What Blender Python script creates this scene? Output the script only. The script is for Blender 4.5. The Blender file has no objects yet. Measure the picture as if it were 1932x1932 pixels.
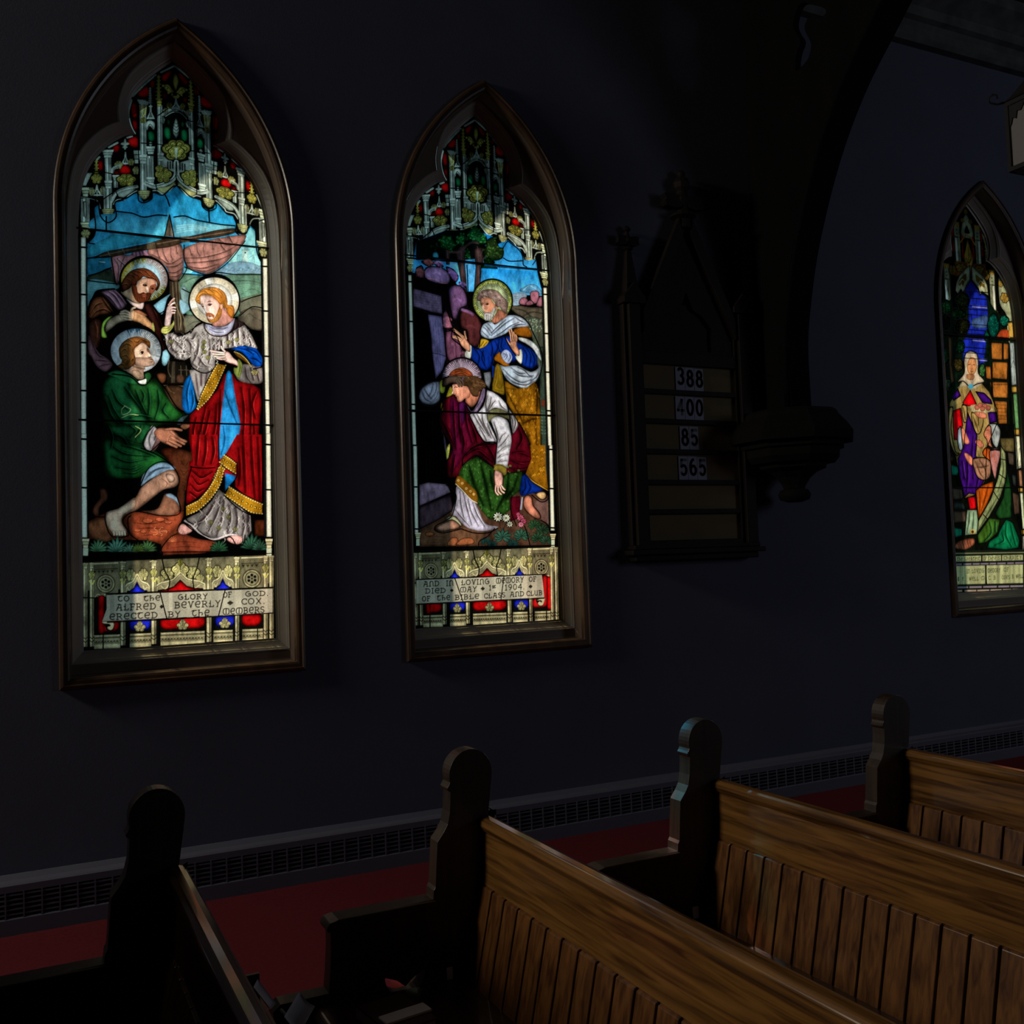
import bpy, math, random
import numpy as np
from mathutils import Vector, Matrix
from mathutils.geometry import tessellate_polygon

C = bpy.context.scene.collection
random.seed(4)
rng = np.random.default_rng(7)
PI = math.pi

LEFT_P, ALTAR_P, OPP_P, TRANSP = 8, 300, 75, .7
# ------------------------------------------------------------------ camera
EYE = 1.7          # eye height
D = 5.479          # distance from the eye to the window wall (wall plane y = D)
F_PX = 1865.335
yaw, pitch, roll = .45823, .0485, -.03513
_f = np.array([math.sin(yaw)*math.cos(pitch), math.cos(yaw)*math.cos(pitch), math.sin(pitch)])
_r = np.array([math.cos(yaw), -math.sin(yaw), 0.0])
_u = np.cross(_r, _f)
_c, _s = math.cos(roll), math.sin(roll)
AX = np.array([_c*_r+_s*_u, -_s*_r+_c*_u, _f])
cam_d = bpy.data.cameras.new('camera')
cam = bpy.data.objects.new('camera', cam_d)
C.objects.link(cam)
cam.matrix_world = Matrix(((AX[0][0], AX[1][0], -AX[2][0], 0), (AX[0][1], AX[1][1], -AX[2][1], 0),
                           (AX[0][2], AX[1][2], -AX[2][2], EYE), (0, 0, 0, 1)))
cam_d.sensor_width = 36
cam_d.lens = 36*F_PX/1932
cam_d.clip_start = .05
bpy.context.scene.camera = cam

# ------------------------------------------------------------------ daylight
world = bpy.data.worlds.new('sky')
bpy.context.scene.world = world
world.use_nodes = True
wn = world.node_tree
bg = wn.nodes['Background']
bg.inputs[0].default_value = (.62, .92, 1.0, 1)
bg.inputs[1].default_value = .36
sd = bpy.data.lights.new('sun', 'SUN')
sd.energy = 14.0
sd.color = (1.0, .89, .70)
sd.angle = .03
sun = bpy.data.objects.new('sun', sd)
C.objects.link(sun)
sun.rotation_euler = Vector((.475, -1, -.975)).to_track_quat('-Z', 'Y').to_euler()

def area(name, loc, to, sx, sy, power, col):
    l = bpy.data.lights.new(name, 'AREA')
    l.shape = 'RECTANGLE'; l.size = sx; l.size_y = sy
    l.energy = power; l.color = col
    o = bpy.data.objects.new(name, l)
    C.objects.link(o)
    o.location = loc
    o.rotation_euler = (Vector(to)-Vector(loc)).to_track_quat('-Z', 'Z').to_euler()
    return o
# added fill lamps standing in for windows out of view; none are built
area('fill_left_wall', (-2.9, D-.06, 3.0), (-2.9, 0, 2.6), 1.0, 3.0, LEFT_P, (1.0, .88, .66))
area('fill_altar_side', (-6.0, 4.9, 5.3), (2, 3.4, .9), .9, 1.6, ALTAR_P, (1.0, .92, .78))
area('fill_opposite_side', (11.5, -2.4, 3.8), (8.4, 5.4, 3.6), 3.0, 3.2, OPP_P, (.78, .85, 1.0))
sc = bpy.context.scene
sc.view_settings.view_transform = 'Standard'
sc.view_settings.look = 'None'
sc.view_settings.exposure = 0
sc.view_settings.gamma = 1
sc.view_settings.use_curve_mapping = False

# ------------------------------------------------------------------ helpers
def srgb(*c):
    a = np.array(c, float)/255.0
    return np.where(a <= .04045, a/12.92, ((a+.055)/1.055)**2.4)

def tag(o, label=None, cat=None, group=None, kind=None):
    if label: o['label'] = label
    if cat: o['category'] = cat
    if group: o['group'] = group
    if kind: o['kind'] = kind
    return o

def mesh(name, V, Fc, mat=None, parent=None, smooth=False, bevel=0, loc=None):
    me = bpy.data.meshes.new(name)
    me.from_pydata([tuple(map(float, v)) for v in V], [], [tuple(f) for f in Fc])
    me.update()
    if smooth:
        me.polygons.foreach_set('use_smooth', [True]*len(me.polygons))
    o = bpy.data.objects.new(name, me)
    C.objects.link(o)
    if mat is not None:
        for m in (mat if isinstance(mat, (list, tuple)) else [mat]): me.materials.append(m)
    if parent is not None: o.parent = parent
    if loc is not None: o.location = loc
    if bevel:
        b = o.modifiers.new('bevel', 'BEVEL'); b.width = bevel; b.segments = 2; b.limit_method = 'ANGLE'; b.angle_limit = .6
        try: b.harden_normals = False
        except Exception: pass
    return o

def empty(name, loc, label=None, cat=None, group=None, kind=None, rz=0):
    o = bpy.data.objects.new(name, None)
    o.empty_display_size = .1
    C.objects.link(o); o.location = loc; o.rotation_euler = (0, 0, rz)
    return tag(o, label, cat, group, kind)

class MB:
    def __init__(s): s.V = []; s.F = []
    def add(s, V, Fc):
        n = len(s.V); s.V += [tuple(v) for v in V]; s.F += [tuple(i+n for i in f) for f in Fc]; return s
    def box(s, x0, x1, y0, y1, z0, z1):
        return s.add([(x0,y0,z0),(x1,y0,z0),(x1,y1,z0),(x0,y1,z0),(x0,y0,z1),(x1,y0,z1),(x1,y1,z1),(x0,y1,z1)],
                     [(0,3,2,1),(4,5,6,7),(0,1,5,4),(1,2,6,5),(2,3,7,6),(3,0,4,7)])
    def prism(s, pts, axis, a, b, holes=()):
        """extrude a closed 2-D outline (with holes) between a and b along an axis; 2-D coords are the two other axes in order"""
        def m(p, t):
            return {'x': (t, p[0], p[1]), 'y': (p[0], t, p[1]), 'z': (p[0], p[1], t)}[axis]
        loops = [list(pts)]+[list(h) for h in holes]
        flat = [p for l in loops for p in l]
        n = len(flat)
        tris = tessellate_polygon([[Vector((p[0], p[1], 0)) for p in l] for l in loops])
        V = [m(p, a) for p in flat]+[m(p, b) for p in flat]
        Fc = [tuple(t) for t in tris]+[tuple(i+n for i in reversed(t)) for t in tris]
        k = 0
        for l in loops:
            for i in range(len(l)):
                j = (i+1) % len(l)
                Fc.append((k+i, k+j, k+j+n, k+i+n))
            k += len(l)
        return s.add(V, Fc)
    def lathe(s, prof, cx, cy, n=24, ph=0, ymax=None, sx=1, sy=1):
        V = []; Fc = []
        for r, z in prof:
            for i in range(n):
                a = 2*PI*i/n+ph
                y = cy+r*sy*math.sin(a)
                if ymax is not None: y = min(y, ymax)
                V.append((cx+r*sx*math.cos(a), y, z))
        for k in range(len(prof)-1):
            for i in range(n):
                j = (i+1) % n
                Fc.append((k*n+i, k*n+j, (k+1)*n+j, (k+1)*n+i))
        Fc.append(tuple(range(n))); Fc.append(tuple((len(prof)-1)*n+i for i in range(n)))
        return s.add(V, Fc)
    def tube(s, P, r, n=8):
        P = [Vector(p) for p in P]; V = []; Fc = []
        for i, p in enumerate(P):
            d = (P[min(i+1, len(P)-1)]-P[max(i-1, 0)]).normalized()
            a = d.cross(Vector((.13, .31, .94))).normalized(); b = d.cross(a)
            for k in range(n):
                t = 2*PI*k/n; V.append(tuple(p+a*r*math.cos(t)+b*r*math.sin(t)))
        for i in range(len(P)-1):
            for k in range(n):
                l = (k+1) % n; Fc.append((i*n+k, i*n+l, (i+1)*n+l, (i+1)*n+k))
        Fc.append(tuple(range(n))); Fc.append(tuple((len(P)-1)*n+i for i in range(n)))
        return s.add(V, Fc)
    def build(s, name, mat, parent=None, smooth=False, bevel=0, loc=None):
        o = mesh(name, s.V, s.F, mat, parent, smooth, bevel, loc)
        import bmesh
        bm = bmesh.new(); bm.from_mesh(o.data); bmesh.ops.recalc_face_normals(bm, faces=bm.faces); bm.to_mesh(o.data); bm.free()
        return o

def unp(px, py, Y):
    d = np.array([(px-966)/F_PX, (966-py)/F_PX, 1])@AX
    t = Y/d[1]
    return (d[0]*t, Y, d[2]*t+EYE)

# ------------------------------------------------------------------ materials
def mat(name, col, rough=.6, noise=0, nscale=6, col2=None, spec=.5, bump=0, bscale=40, coat=0, metal=0, stretch=(1, 1, 1)):
    m = bpy.data.materials.new(name); m.use_nodes = True
    nt = m.node_tree; b = nt.nodes['Principled BSDF']
    b.inputs['Roughness'].default_value = rough
    b.inputs['Specular IOR Level'].default_value = spec
    b.inputs['Metallic'].default_value = metal
    if coat: b.inputs['Coat Weight'].default_value = coat; b.inputs['Coat Roughness'].default_value = .25
    c = srgb(*col)
    tc = nt.nodes.new('ShaderNodeTexCoord')
    mp = nt.nodes.new('ShaderNodeMapping'); mp.inputs['Scale'].default_value = stretch
    nt.links.new(tc.outputs['Object'], mp.inputs['Vector'])
    n = nt.nodes.new('ShaderNodeTexNoise'); n.inputs['Scale'].default_value = nscale; n.inputs['Detail'].default_value = 6
    nt.links.new(mp.outputs['Vector'], n.inputs['Vector'])
    rp = nt.nodes.new('ShaderNodeValToRGB')
    c2 = srgb(*col2) if col2 else c*(1-.35*max(noise, .1))
    rp.color_ramp.elements[0].position = .35; rp.color_ramp.elements[1].position = .68
    rp.color_ramp.elements[0].color = (*c2, 1); rp.color_ramp.elements[1].color = (*c, 1)
    nt.links.new(n.outputs['Fac'], rp.inputs['Fac'])
    nt.links.new(rp.outputs['Color'], b.inputs['Base Color'])
    if bump:
        n2 = nt.nodes.new('ShaderNodeTexNoise'); n2.inputs['Scale'].default_value = bscale; n2.inputs['Detail'].default_value = 5
        nt.links.new(mp.outputs['Vector'], n2.inputs['Vector'])
        bp = nt.nodes.new('ShaderNodeBump'); bp.inputs['Strength'].default_value = bump; bp.inputs['Distance'].default_value = .01
        nt.links.new(n2.outputs['Fac'], bp.inputs['Height']); nt.links.new(bp.outputs['Normal'], b.inputs['Normal'])
    return m

def oak(name, light, dark, rough=.34, coat=.35, along='y', scale=1.0):
    """varnished oak: cathedral figure (wave) with fine pores, grain along one axis"""
    m = bpy.data.materials.new(name); m.use_nodes = True
    nt = m.node_tree; b = nt.nodes['Principled BSDF']; L = nt.links.new
    b.inputs['Roughness'].default_value = rough
    b.inputs['Coat Weight'].default_value = coat; b.inputs['Coat Roughness'].default_value = .10; b.inputs['Coat IOR'].default_value = 1.75
    tc = nt.nodes.new('ShaderNodeTexCoord'); mp = nt.nodes.new('ShaderNodeMapping')
    s = {'y': (1, .05, 1), 'z': (1, 1, .04), 'x': (.05, 1, 1)}[along]
    mp.inputs['Scale'].default_value = s
    L(tc.outputs['Object'], mp.inputs['Vector'])
    oi = nt.nodes.new('ShaderNodeObjectInfo')
    ad = nt.nodes.new('ShaderNodeVectorMath'); ad.operation = 'ADD'
    sc_ = nt.nodes.new('ShaderNodeVectorMath'); sc_.operation = 'SCALE'; sc_.inputs[0].default_value = (3.1, 5.3, 7.7)
    L(oi.outputs['Random'], sc_.inputs['Scale']); L(mp.outputs['Vector'], ad.inputs[0]); L(sc_.outputs[0], ad.inputs[1])
    big = nt.nodes.new('ShaderNodeTexNoise'); big.inputs['Scale'].default_value = 5*scale; big.inputs['Detail'].default_value = 2
    L(ad.outputs[0], big.inputs['Vector'])
    wv = nt.nodes.new('ShaderNodeTexNoise'); wv.inputs['Scale'].default_value = 60*scale; wv.inputs['Detail'].default_value = 4
    wv.inputs['Distortion'].default_value = .8
    L(ad.outputs[0], wv.inputs['Vector'])
    rings = nt.nodes.new('ShaderNodeMath'); rings.operation = 'MULTIPLY'; rings.inputs[1].default_value = 55
    L(big.outputs['Fac'], rings.inputs[0])
    sn = nt.nodes.new('ShaderNodeMath'); sn.operation = 'SINE'; L(rings.outputs[0], sn.inputs[0])
    m1 = nt.nodes.new('ShaderNodeMath'); m1.operation = 'MULTIPLY_ADD'; m1.inputs[1].default_value = .075; L(sn.outputs[0], m1.inputs[0])
    L(wv.outputs['Fac'], m1.inputs[2])
    rp = nt.nodes.new('ShaderNodeValToRGB')
    rp.color_ramp.elements[0].position = .3; rp.color_ramp.elements[1].position = .66
    rp.color_ramp.elements[0].color = (*srgb(*dark), 1); rp.color_ramp.elements[1].color = (*srgb(*light), 1)
    L(m1.outputs[0], rp.inputs['Fac'])
    L(rp.outputs['Color'], b.inputs['Base Color'])
    bp = nt.nodes.new('ShaderNodeBump'); bp.inputs['Strength'].default_value = .12; bp.inputs['Distance'].default_value = .002
    L(m1.outputs[0], bp.inputs['Height']); L(bp.outputs['Normal'], b.inputs['Normal'])
    return m

M = {}
M['wall'] = mat('painted_plaster', (80, 83, 98), .9, .25, 2.2, bump=.06, bscale=120, spec=.2)
M['carpet'] = mat('red_carpet', (100, 36, 42), 1, .6, 60, bump=.6, bscale=400, spec=.05)
M['casing'] = mat('casing_brown_wood', (78, 56, 38), .38, .5, 9, col2=(48, 33, 22), coat=.2, bump=.1, bscale=60, stretch=(1, 1, .3))
M['reveal'] = mat('reveal_brown_paint', (104, 88, 76), .5, .3, 5, bump=.08, bscale=60)
M['tracery'] = mat('frame_stone_paint', (150, 146, 136), .42, .25, 5, bump=.12, bscale=50)
M['lead'] = mat('lead_came', (14, 14, 15), .6, .3, 30)
M['iron'] = mat('black_iron', (14, 12, 11), .75, .4, 30, bump=.3, bscale=90)
M['dark_oak'] = mat('dark_stained_timber', (12, 11, 10), .9, .5, 8, col2=(8, 7, 7), spec=.1, bump=.15, bscale=40, stretch=(1, 1, .2))
M['board_oak'] = mat('hymn_board_dark_oak', (24, 16, 11), .7, .5, 10, col2=(14, 10, 8), spec=.2, stretch=(1, 1, .2))
M['board_panel'] = mat('hymn_board_panel', (104, 92, 66), .8, .3, 8, spec=.2)
M['board_slide'] = mat('number_slide_card', (140, 142, 162), .8, .1, 8)
M['ink'] = mat('black_ink', (14, 14, 20), .6, .1, 8)
M['rail'] = oak('oak_rail', (128, 88, 42), (64, 38, 15), rough=.3, coat=1, along='y')
M['slat'] = oak('oak_slat', (110, 70, 32), (66, 36, 14), along='z')
M['pewend'] = oak('oak_pew_end_shaded', (50, 33, 18), (22, 14, 8), rough=.5, coat=.1, along='z')  # same oak as the rails, darkened to carry the shade on the ends
M['seat'] = oak('oak_seat', (70, 44, 24), (34, 20, 10), along='y')
M['radiator'] = mat('radiator_enamel', (84, 84, 98), .5, .15, 4)
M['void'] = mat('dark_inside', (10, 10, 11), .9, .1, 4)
M['ceiling'] = mat('ceiling_boards', (30, 26, 20), .6, .4, 8, col2=(16, 14, 10))
M['cornice'] = mat('painted_cornice', (74, 78, 74), .5, .4, 8, col2=(50, 54, 52))
M['corbel'] = mat('dark_corbel', (12, 11, 10), .85, .4, 12, spec=.15)
M['paper'] = mat('white_paper', (176, 172, 178), .8, .1, 20)
M['tag'] = mat('white_tag', (235, 232, 240), .6, .05, 20)
M['lamp_glass'] = mat('frosted_lantern_glass', (112, 108, 106), .5, .15, 8)
M['ext'] = mat('outside_stone', (120, 116, 108), .9, .3, 6)

# ------------------------------------------------------------------ room
XL, XR, YR = -9.0, 12.5, -7.6
ZT = 6.35
mesh('floor', [(XL, YR, 0), (XR, YR, 0), (XR, D+.02, 0), (XL, D+.02, 0)], [(0, 1, 2, 3)], M['carpet'])['kind'] = 'structure'
b = MB(); b.box(XL-.2, XL, YR, D, 0, 9); b.build('wall_left', M['wall'])['kind'] = 'structure'
b = MB(); b.box(XR, XR+.2, YR, D, 0, 9); b.build('wall_right', M['wall'])['kind'] = 'structure'
b = MB(); b.box(XL, XR, YR-.2, YR, 0, 9); b.build('wall_rear', M['wall'])['kind'] = 'structure'
b = MB(); b.add([(XL, D+.02, 6.2), (XR, D+.02, 6.2), (XR, -1, 9), (XL, -1, 9), (XL, YR, 7), (XR, YR, 7)], [(0, 1, 2, 3), (3, 2, 5, 4)])
b.build('ceiling', M['ceiling'])['kind'] = 'structure'

# arch loops -----------------------------------------------------------
NB, NS, NA = 10, 16, 44
ZB, ZS, AC = 1.131, 3.6, .667
def arch(hw, zb, r=None):
    """pointed arch loop, local (u, z), from bottom left anticlockwise (seen from the room)"""
    r = (hw+AC) if r is None else r
    P = [(-hw+2*hw*i/NB, zb) for i in range(NB)]
    P += [(hw, zb+(ZS-zb)*i/NS) for i in range(NS)]
    ta = math.acos(AC/r)
    for i in range(NA): t = ta*i/NA; P.append((-AC+r*math.cos(t), ZS+r*math.sin(t)))
    for i in range(NA): t = ta*(1-i/NA); P.append((AC-r*math.cos(t), ZS+r*math.sin(t)))
    P += [(-hw, ZS-(ZS-zb)*i/NS) for i in range(NS)]
    return P
def catmull(P, n=10, closed=False):
    P = np.array(P, float); out = []
    N = len(P); R_ = range(N) if closed else range(N-1)
    for i in R_:
        p1, p2 = P[i], P[(i+1) % N]
        p0 = P[(i-1) % N] if (closed or i > 0) else 2*p1-p2
        p3 = P[(i+2) % N] if (closed or i < N-2) else 2*p2-p1
        for k in range(n):
            t = k/n
            out.append(.5*((2*p1)+(p2-p0)*t+(2*p0-5*p1+4*p2-p3)*t*t+(3*p1-p0-3*p2+p3)*t**3))
    if not closed: out.append(P[-1])
    return np.array(out)
def trefoil(lo, up, hw, zb):
    """lo: springing -> cusp, up: cusp -> apex (right half)"""
    c = catmull(lo, 10)[:-1].tolist()+catmull(up, 10).tolist()
    c = np.array(c); L = np.r_[0, np.cumsum(np.hypot(*np.diff(c, axis=0).T))]
    # keep the cusp exactly on a sample
    k = (len(lo)-1)*10; half = NA//2
    s = np.r_[np.linspace(0, L[k], half, endpoint=False), np.linspace(L[k], L[-1], NA-half+1)]
    q = np.c_[np.interp(s, L, c[:, 0]), np.interp(s, L, c[:, 1])]
    P = [(-hw+2*hw*i/NB, zb) for i in range(NB)]
    z0 = q[0][1]
    P += [(hw, zb+(z0-zb)*i/NS) for i in range(NS)]
    P += [tuple(p) for p in q[:-1]]
    P += [(-p[0], p[1]) for p in q[::-1][:-1]]
    P += [(-hw, z0-(z0-zb)*i/NS) for i in range(NS)]
    return P
GL = trefoil([(.499, 3.5), (.494, 3.62), (.483, 3.73), (.456, 3.836), (.413, 3.925), (.345, 4.011), (.262, 4.078), (.205, 4.098)],
             [(.205, 4.098), (.228, 4.144), (.239, 4.219), (.224, 4.293), (.186, 4.359), (.100, 4.457), (0, 4.549)], .5, 1.307)
T2 = trefoil([(.560, 3.45), (.557, 3.62), (.548, 3.72), (.53, 3.83), (.483, 3.95), (.41, 4.045), (.345, 4.10), (.298, 4.125)],
             [(.298, 4.125), (.302, 4.2), (.285, 4.29), (.245, 4.39), (.18, 4.475), (.095, 4.555), (0, 4.63)], .563, 1.243)
mid = lambda A, B, t: [(a[0]*(1-t)+b_[0]*t, a[1]*(1-t)+b_[1]*t) for a, b_ in zip(A, B)]
def loft(loops, cap=None):
    """loops: list of (points, y) in local window space -> verts / faces"""
    V = []; Fc = []; n = len(loops[0][0])
    for P, y in loops: V += [(p[0], y, p[1]) for p in P]
    for k in range(len(loops)-1):
        for i in range(n):
            j = (i+1) % n
            Fc.append((k*n+i, k*n+j, (k+1)*n+j, (k+1)*n+i))
    return V, Fc
HOLE = arch(.60, ZB+.02); EXT = arch(.53, 1.24)
WT = .76
CX = {1: .767, 2: 2.606, 3: 7.150}
wall = MB()
def seg(p, q): pass
edges = [XL]
for k in (1, 2, 3): edges += [CX[k]-.72, CX[k]+.72]
edges.append(XR)
for i in range(0, len(edges), 2):
    x0, x1 = edges[i], edges[i+1]
    wall.box(x0, x1, D, D+WT, 0, 6.6)
for k in (1, 2, 3):
    cx = CX[k]
    def rect(P, a=.72, z0=0., z1=6.6):
        out = []
        n = len(P)
        for i, p in enumerate(P):
            if i < NB: out.append((-a+2*a*i/NB, z0))
            elif i < NB+NS+NA//2: t = (i-NB)/(NS+NA//2); out.append((a, z0+(z1-z0)*t))
            elif i < NB+NS+NA+NA//2: t = (i-NB-NS-NA//2)/NA; out.append((a-2*a*t, z1))
            else: t = (i-NB-NS-NA-NA//2)/(n-NB-NS-NA-NA//2); out.append((-a, z1-(z1-z0)*t))
        return out
    V, Fc = loft([(rect(HOLE), D), (HOLE, D), (HOLE, D+.02)])
    wall.add([(v[0]+cx, v[1], v[2]) for v in V], Fc)
    V, Fc = loft([(HOLE, D+.02), (arch(.60, ZB+.02), D+.17), (EXT, D+.18), (EXT, D+WT), (rect(EXT), D+WT)])
    wall.add([(v[0]+cx, v[1], v[2]) for v in V], Fc)
wo = wall.build('wall_back', M['wall'])
wo['kind'] = 'structure'

# wall plate and cornice mouldings under the roof
b = MB()
b.prism([(D, 5.70), (D-.07, 5.70), (D-.10, 5.73), (D-.10, 5.80), (D-.13, 5.83), (D-.17, 5.85), (D-.17, 5.93), (D-.22, 5.97), (D-.30, 6.03), (D-.30, 6.12), (D, 6.12)], 'x', XL, XR)
b.build('trim_1', M['cornice'])['kind'] = 'structure'

# ------------------------------------------------------------------ window frames
GY = D+.16
def window_frame(k):
    cx = CX[k]
    root = empty('window_%d' % k, (cx, D, 0), kind='structure')
    A = lambda e, zb=None: arch(.623-e, ZB+e if zb is None else zb)
    V, Fc = loft([(A(0), 0), (A(0), -.022), (A(.006), -.030), (A(.018), -.034), (A(.024), -.026), (A(.040), -.026), (A(.050), -.020), (A(.055), -.008), (A(.057), .012)])
    o = mesh('window_casing', V, Fc, M['casing'], root)
    V, Fc = loft([(A(.057), .010), (A(.058), .070), (A(.062), .084), (mid(A(.062, 1.20), T2, .02), .085), (T2, .085)])
    o = mesh('window_reveal', V, Fc, M['reveal'], root)
    prof = [(0, .083), (.10, .082), (.16, .088), (.26, .094), (.32, .104), (.5, .118), (.72, .134), (.80, .137), (.84, .150), (1.0, .155), (1.0, .175)]
    V, Fc = loft([(mid(T2, GL, t), y) for t, y in prof])
    o = mesh('window_tracery', V, Fc, M['tracery'], root)
    return root
WIN = {k: window_frame(k) for k in (1, 2, 3)}
# ------------------------------------------------------------------ timber wall post with pierced curved brace
post = empty('roof_truss_brace', (4.805, D, 2.66), 'massive dark timber wall post with a pierced curved brace, on a carved corbel', 'roof brace')
out = [(D, 2.66), (5.22, 2.66), (5.21, 3.0)]+[tuple(p) for p in catmull([(5.206, 3.13), (5.147, 3.452), (5.059, 3.762), (4.909, 4.117), (4.744, 4.416), (4.542, 4.684), (4.305, 4.915), (4.0, 5.20), (3.55, 5.55), (3.0, 5.86), (2.3, 6.15)], 5)]+[(2.3, 6.6), (D, 6.18)]
hole = [tuple(p) for p in catmull([(4.871, 5.35), (4.76, 5.28), (4.67, 5.21), (4.655, 5.17), (4.70, 5.165), (4.76, 5.19), (4.808, 5.22), (4.845, 5.19), (4.845, 5.14), (4.815, 5.08), (4.80, 5.02), (4.83, 4.955), (4.90, 4.925), (4.944, 4.918), (4.955, 4.97), (4.935, 5.04), (4.895, 5.10), (4.93, 5.17), (4.955, 5.24), (4.93, 5.31)], 3, closed=True)]
b = MB(); b.prism([(p[0]-D, p[1]-2.66) for p in out], 'x', -.115, -.065, [[(p[0]-D, p[1]-2.66) for p in hole]])
b.build('pierced_spandrel', M['dark_oak'], post)
b = MB(); b.box(-.064, .115, 5.215-D, 0, 0, 3.52); b.build('wall_post', M['dark_oak'], post)
cv0 = catmull([(5.206, 2.68), (5.206, 3.13), (5.147, 3.452), (5.059, 3.762), (4.909, 4.117), (4.744, 4.416), (4.542, 4.684), (4.305, 4.915), (4.0, 5.20), (3.55, 5.55), (3.0, 5.86)], 5)
dv = np.gradient(cv0, axis=0); dv /= np.hypot(dv[:, 0], dv[:, 1])[:, None]
inn = cv0+np.c_[dv[:, 1], -dv[:, 0]]*.17
b = MB(); b.prism([(p[0]-D, p[1]-2.66) for p in np.r_[cv0, inn[::-1]]], 'x', -.064, .115); b.build('curved_brace', M['dark_oak'], post)
# raised chamfer rib following the curve
cv = catmull([(5.19, 2.75), (5.18, 3.13), (5.115, 3.46), (5.02, 3.78), (4.87, 4.14), (4.70, 4.44), (4.50, 4.71), (4.26, 4.95), (3.95, 5.24), (3.5, 5.6), (3.0, 5.9)], 5)
b = MB(); b.tube([(-.118, p[0]-D, p[1]-2.66) for p in cv], .016); b.build('rib_moulding', M['dark_oak'], post, smooth=True)
b = MB()
pf = [(.30, 2.66), (.33, 2.64), (.345, 2.61), (.40, 2.55), (.44, 2.49), (.435, 2.44), (.37, 2.43), (.37, 2.40), (.34, 2.39), (.335, 2.34), (.30, 2.30), (.24, 2.29), (.235, 2.265), (.17, 2.24), (.12, 2.20), (.085, 2.15), (.075, 2.125)]
b.lathe([(r, z-2.66) for r, z in pf], -.01, -.20, 8, PI/8, ymax=0)
b.build('corbel', M['corbel'], post)
b = MB(); b.lathe([(.05, 2.13-2.66), (.095, 2.115-2.66), (.112, 2.085-2.66), (.10, 2.05-2.66), (.05, 2.032-2.66)], -.01, -.20, 20)
b.build('corbel_ball', M['corbel'], post, smooth=True)

# ------------------------------------------------------------------ hymn board
BX = 4.06; BY = D-.002
hb = empty('hymn_board', (BX, BY, 1.66), 'tall dark gothic wooden hymn board with three pinnacles hanging between window and brace', 'hymn board')
zz = lambda z: z-1.66
b = MB(); b.box(-.42, .42, -.03, 0, zz(1.74), zz(3.0)); b.build('back_board', M['board_panel'], hb)
b = MB()
for z in (2.788, 2.589, 2.386, 2.18, 1.984): b.box(-.385, .385, -.055, -.028, zz(z)-.017, zz(z)+.017)
b.box(-.385, .385, -.06, -.028, zz(2.972), zz(3.06))
b.box(-.385, .385, -.06, -.028, zz(1.74), zz(1.795))
b.build('slot_rails', M['board_oak'], hb, bevel=.004)
for sx in (-1, 1):
    x = sx*.45
    b = MB(); b.box(x-.072, x+.072, -.06, 0, zz(1.76), zz(3.36)); b.box(x-.045, x+.045, -.09, -.055, zz(1.76), zz(3.36))
    b.build('side_post', M['board_oak'], hb, bevel=.008)
    b = MB()
    b.prism([(x-.085, zz(3.36)), (x+.085, zz(3.36)), (x+.085, zz(3.40)), (x, zz(3.50)), (x-.085, zz(3.40))], 'y', -.10, 0)
    b.add([(x-.05, -.08, zz(3.42)), (x+.05, -.08, zz(3.42)), (x+.05, 0, zz(3.42)), (x-.05, 0, zz(3.42)), (x-.016, -.045, zz(3.74)), (x+.016, -.045, zz(3.74)), (x+.016, -.01, zz(3.74)), (x-.016, -.01, zz(3.74))],
          [(0, 1, 5, 4), (1, 2, 6, 5), (2, 3, 7, 6), (3, 0, 4, 7), (4, 5, 6, 7), (0, 3, 2, 1)])
    b.lathe([(.02, zz(3.72)), (.04, zz(3.735)), (.02, zz(3.75)), (.016, zz(3.77)), (.03, zz(3.785)), (.03, zz(3.80)), (.018, zz(3.83)), (.014, zz(3.85)), (.028, zz(3.865)), (.02, zz(3.88)), (.004, zz(3.895))], x, -.03, 10)
    for dx in (-1, 1):
        b.prism([(x+dx*.01, zz(3.765)), (x+dx*.05, zz(3.755)), (x+dx*.085, zz(3.77)), (x+dx*.08, zz(3.80)), (x+dx*.088, zz(3.82)), (x+dx*.05, zz(3.825)), (x+dx*.01, zz(3.815))][::dx], 'y', -.05, -.012)
    b.build('pinnacle', M['board_oak'], hb, bevel=.003)
b = MB()   # steep gable
b.prism([(-.37, zz(3.0)), (.37, zz(3.0)), (.37, zz(3.26)), (.06, zz(3.93)), (-.06, zz(3.93)), (-.37, zz(3.26))], 'y', -.045, 0,
        [[(-.20, zz(3.08)), (-.20, zz(3.24)), (-.12, zz(3.33)), (-.05, zz(3.36)), (0, zz(3.48)), (.05, zz(3.36)), (.12, zz(3.33)), (.20, zz(3.24)), (.20, zz(3.08))][::-1]])
b.box(-.36, .36, -.02, 0, zz(3.02), zz(3.4))
b.build('gable', M['board_oak'], hb, bevel=.004)
for sx in (-1, 1):
    b = MB()
    b.prism([(sx*.385, zz(3.17)), (sx*.385, zz(3.31)), (sx*.055, zz(3.985)), (sx*.03, zz(3.87))][::sx], 'y', -.085, -.04)
    b.build('gable_moulding', M['board_oak'], hb, bevel=.006)
b = MB()
b.lathe([(.055, zz(3.92)), (.05, zz(3.98)), (.095, zz(4.0)), (.085, zz(4.02)), (.045, zz(4.03)), (.035, zz(4.07)), (.045, zz(4.09)), (.06, zz(4.12)), (.045, zz(4.15)), (.035, zz(4.17)), (.055, zz(4.20)), (.06, zz(4.235)), (.045, zz(4.265)), (.022, zz(4.28)), (.03, zz(4.295)), (.026, zz(4.315)), (.004, zz(4.33))], 0, -.045, 14)
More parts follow.
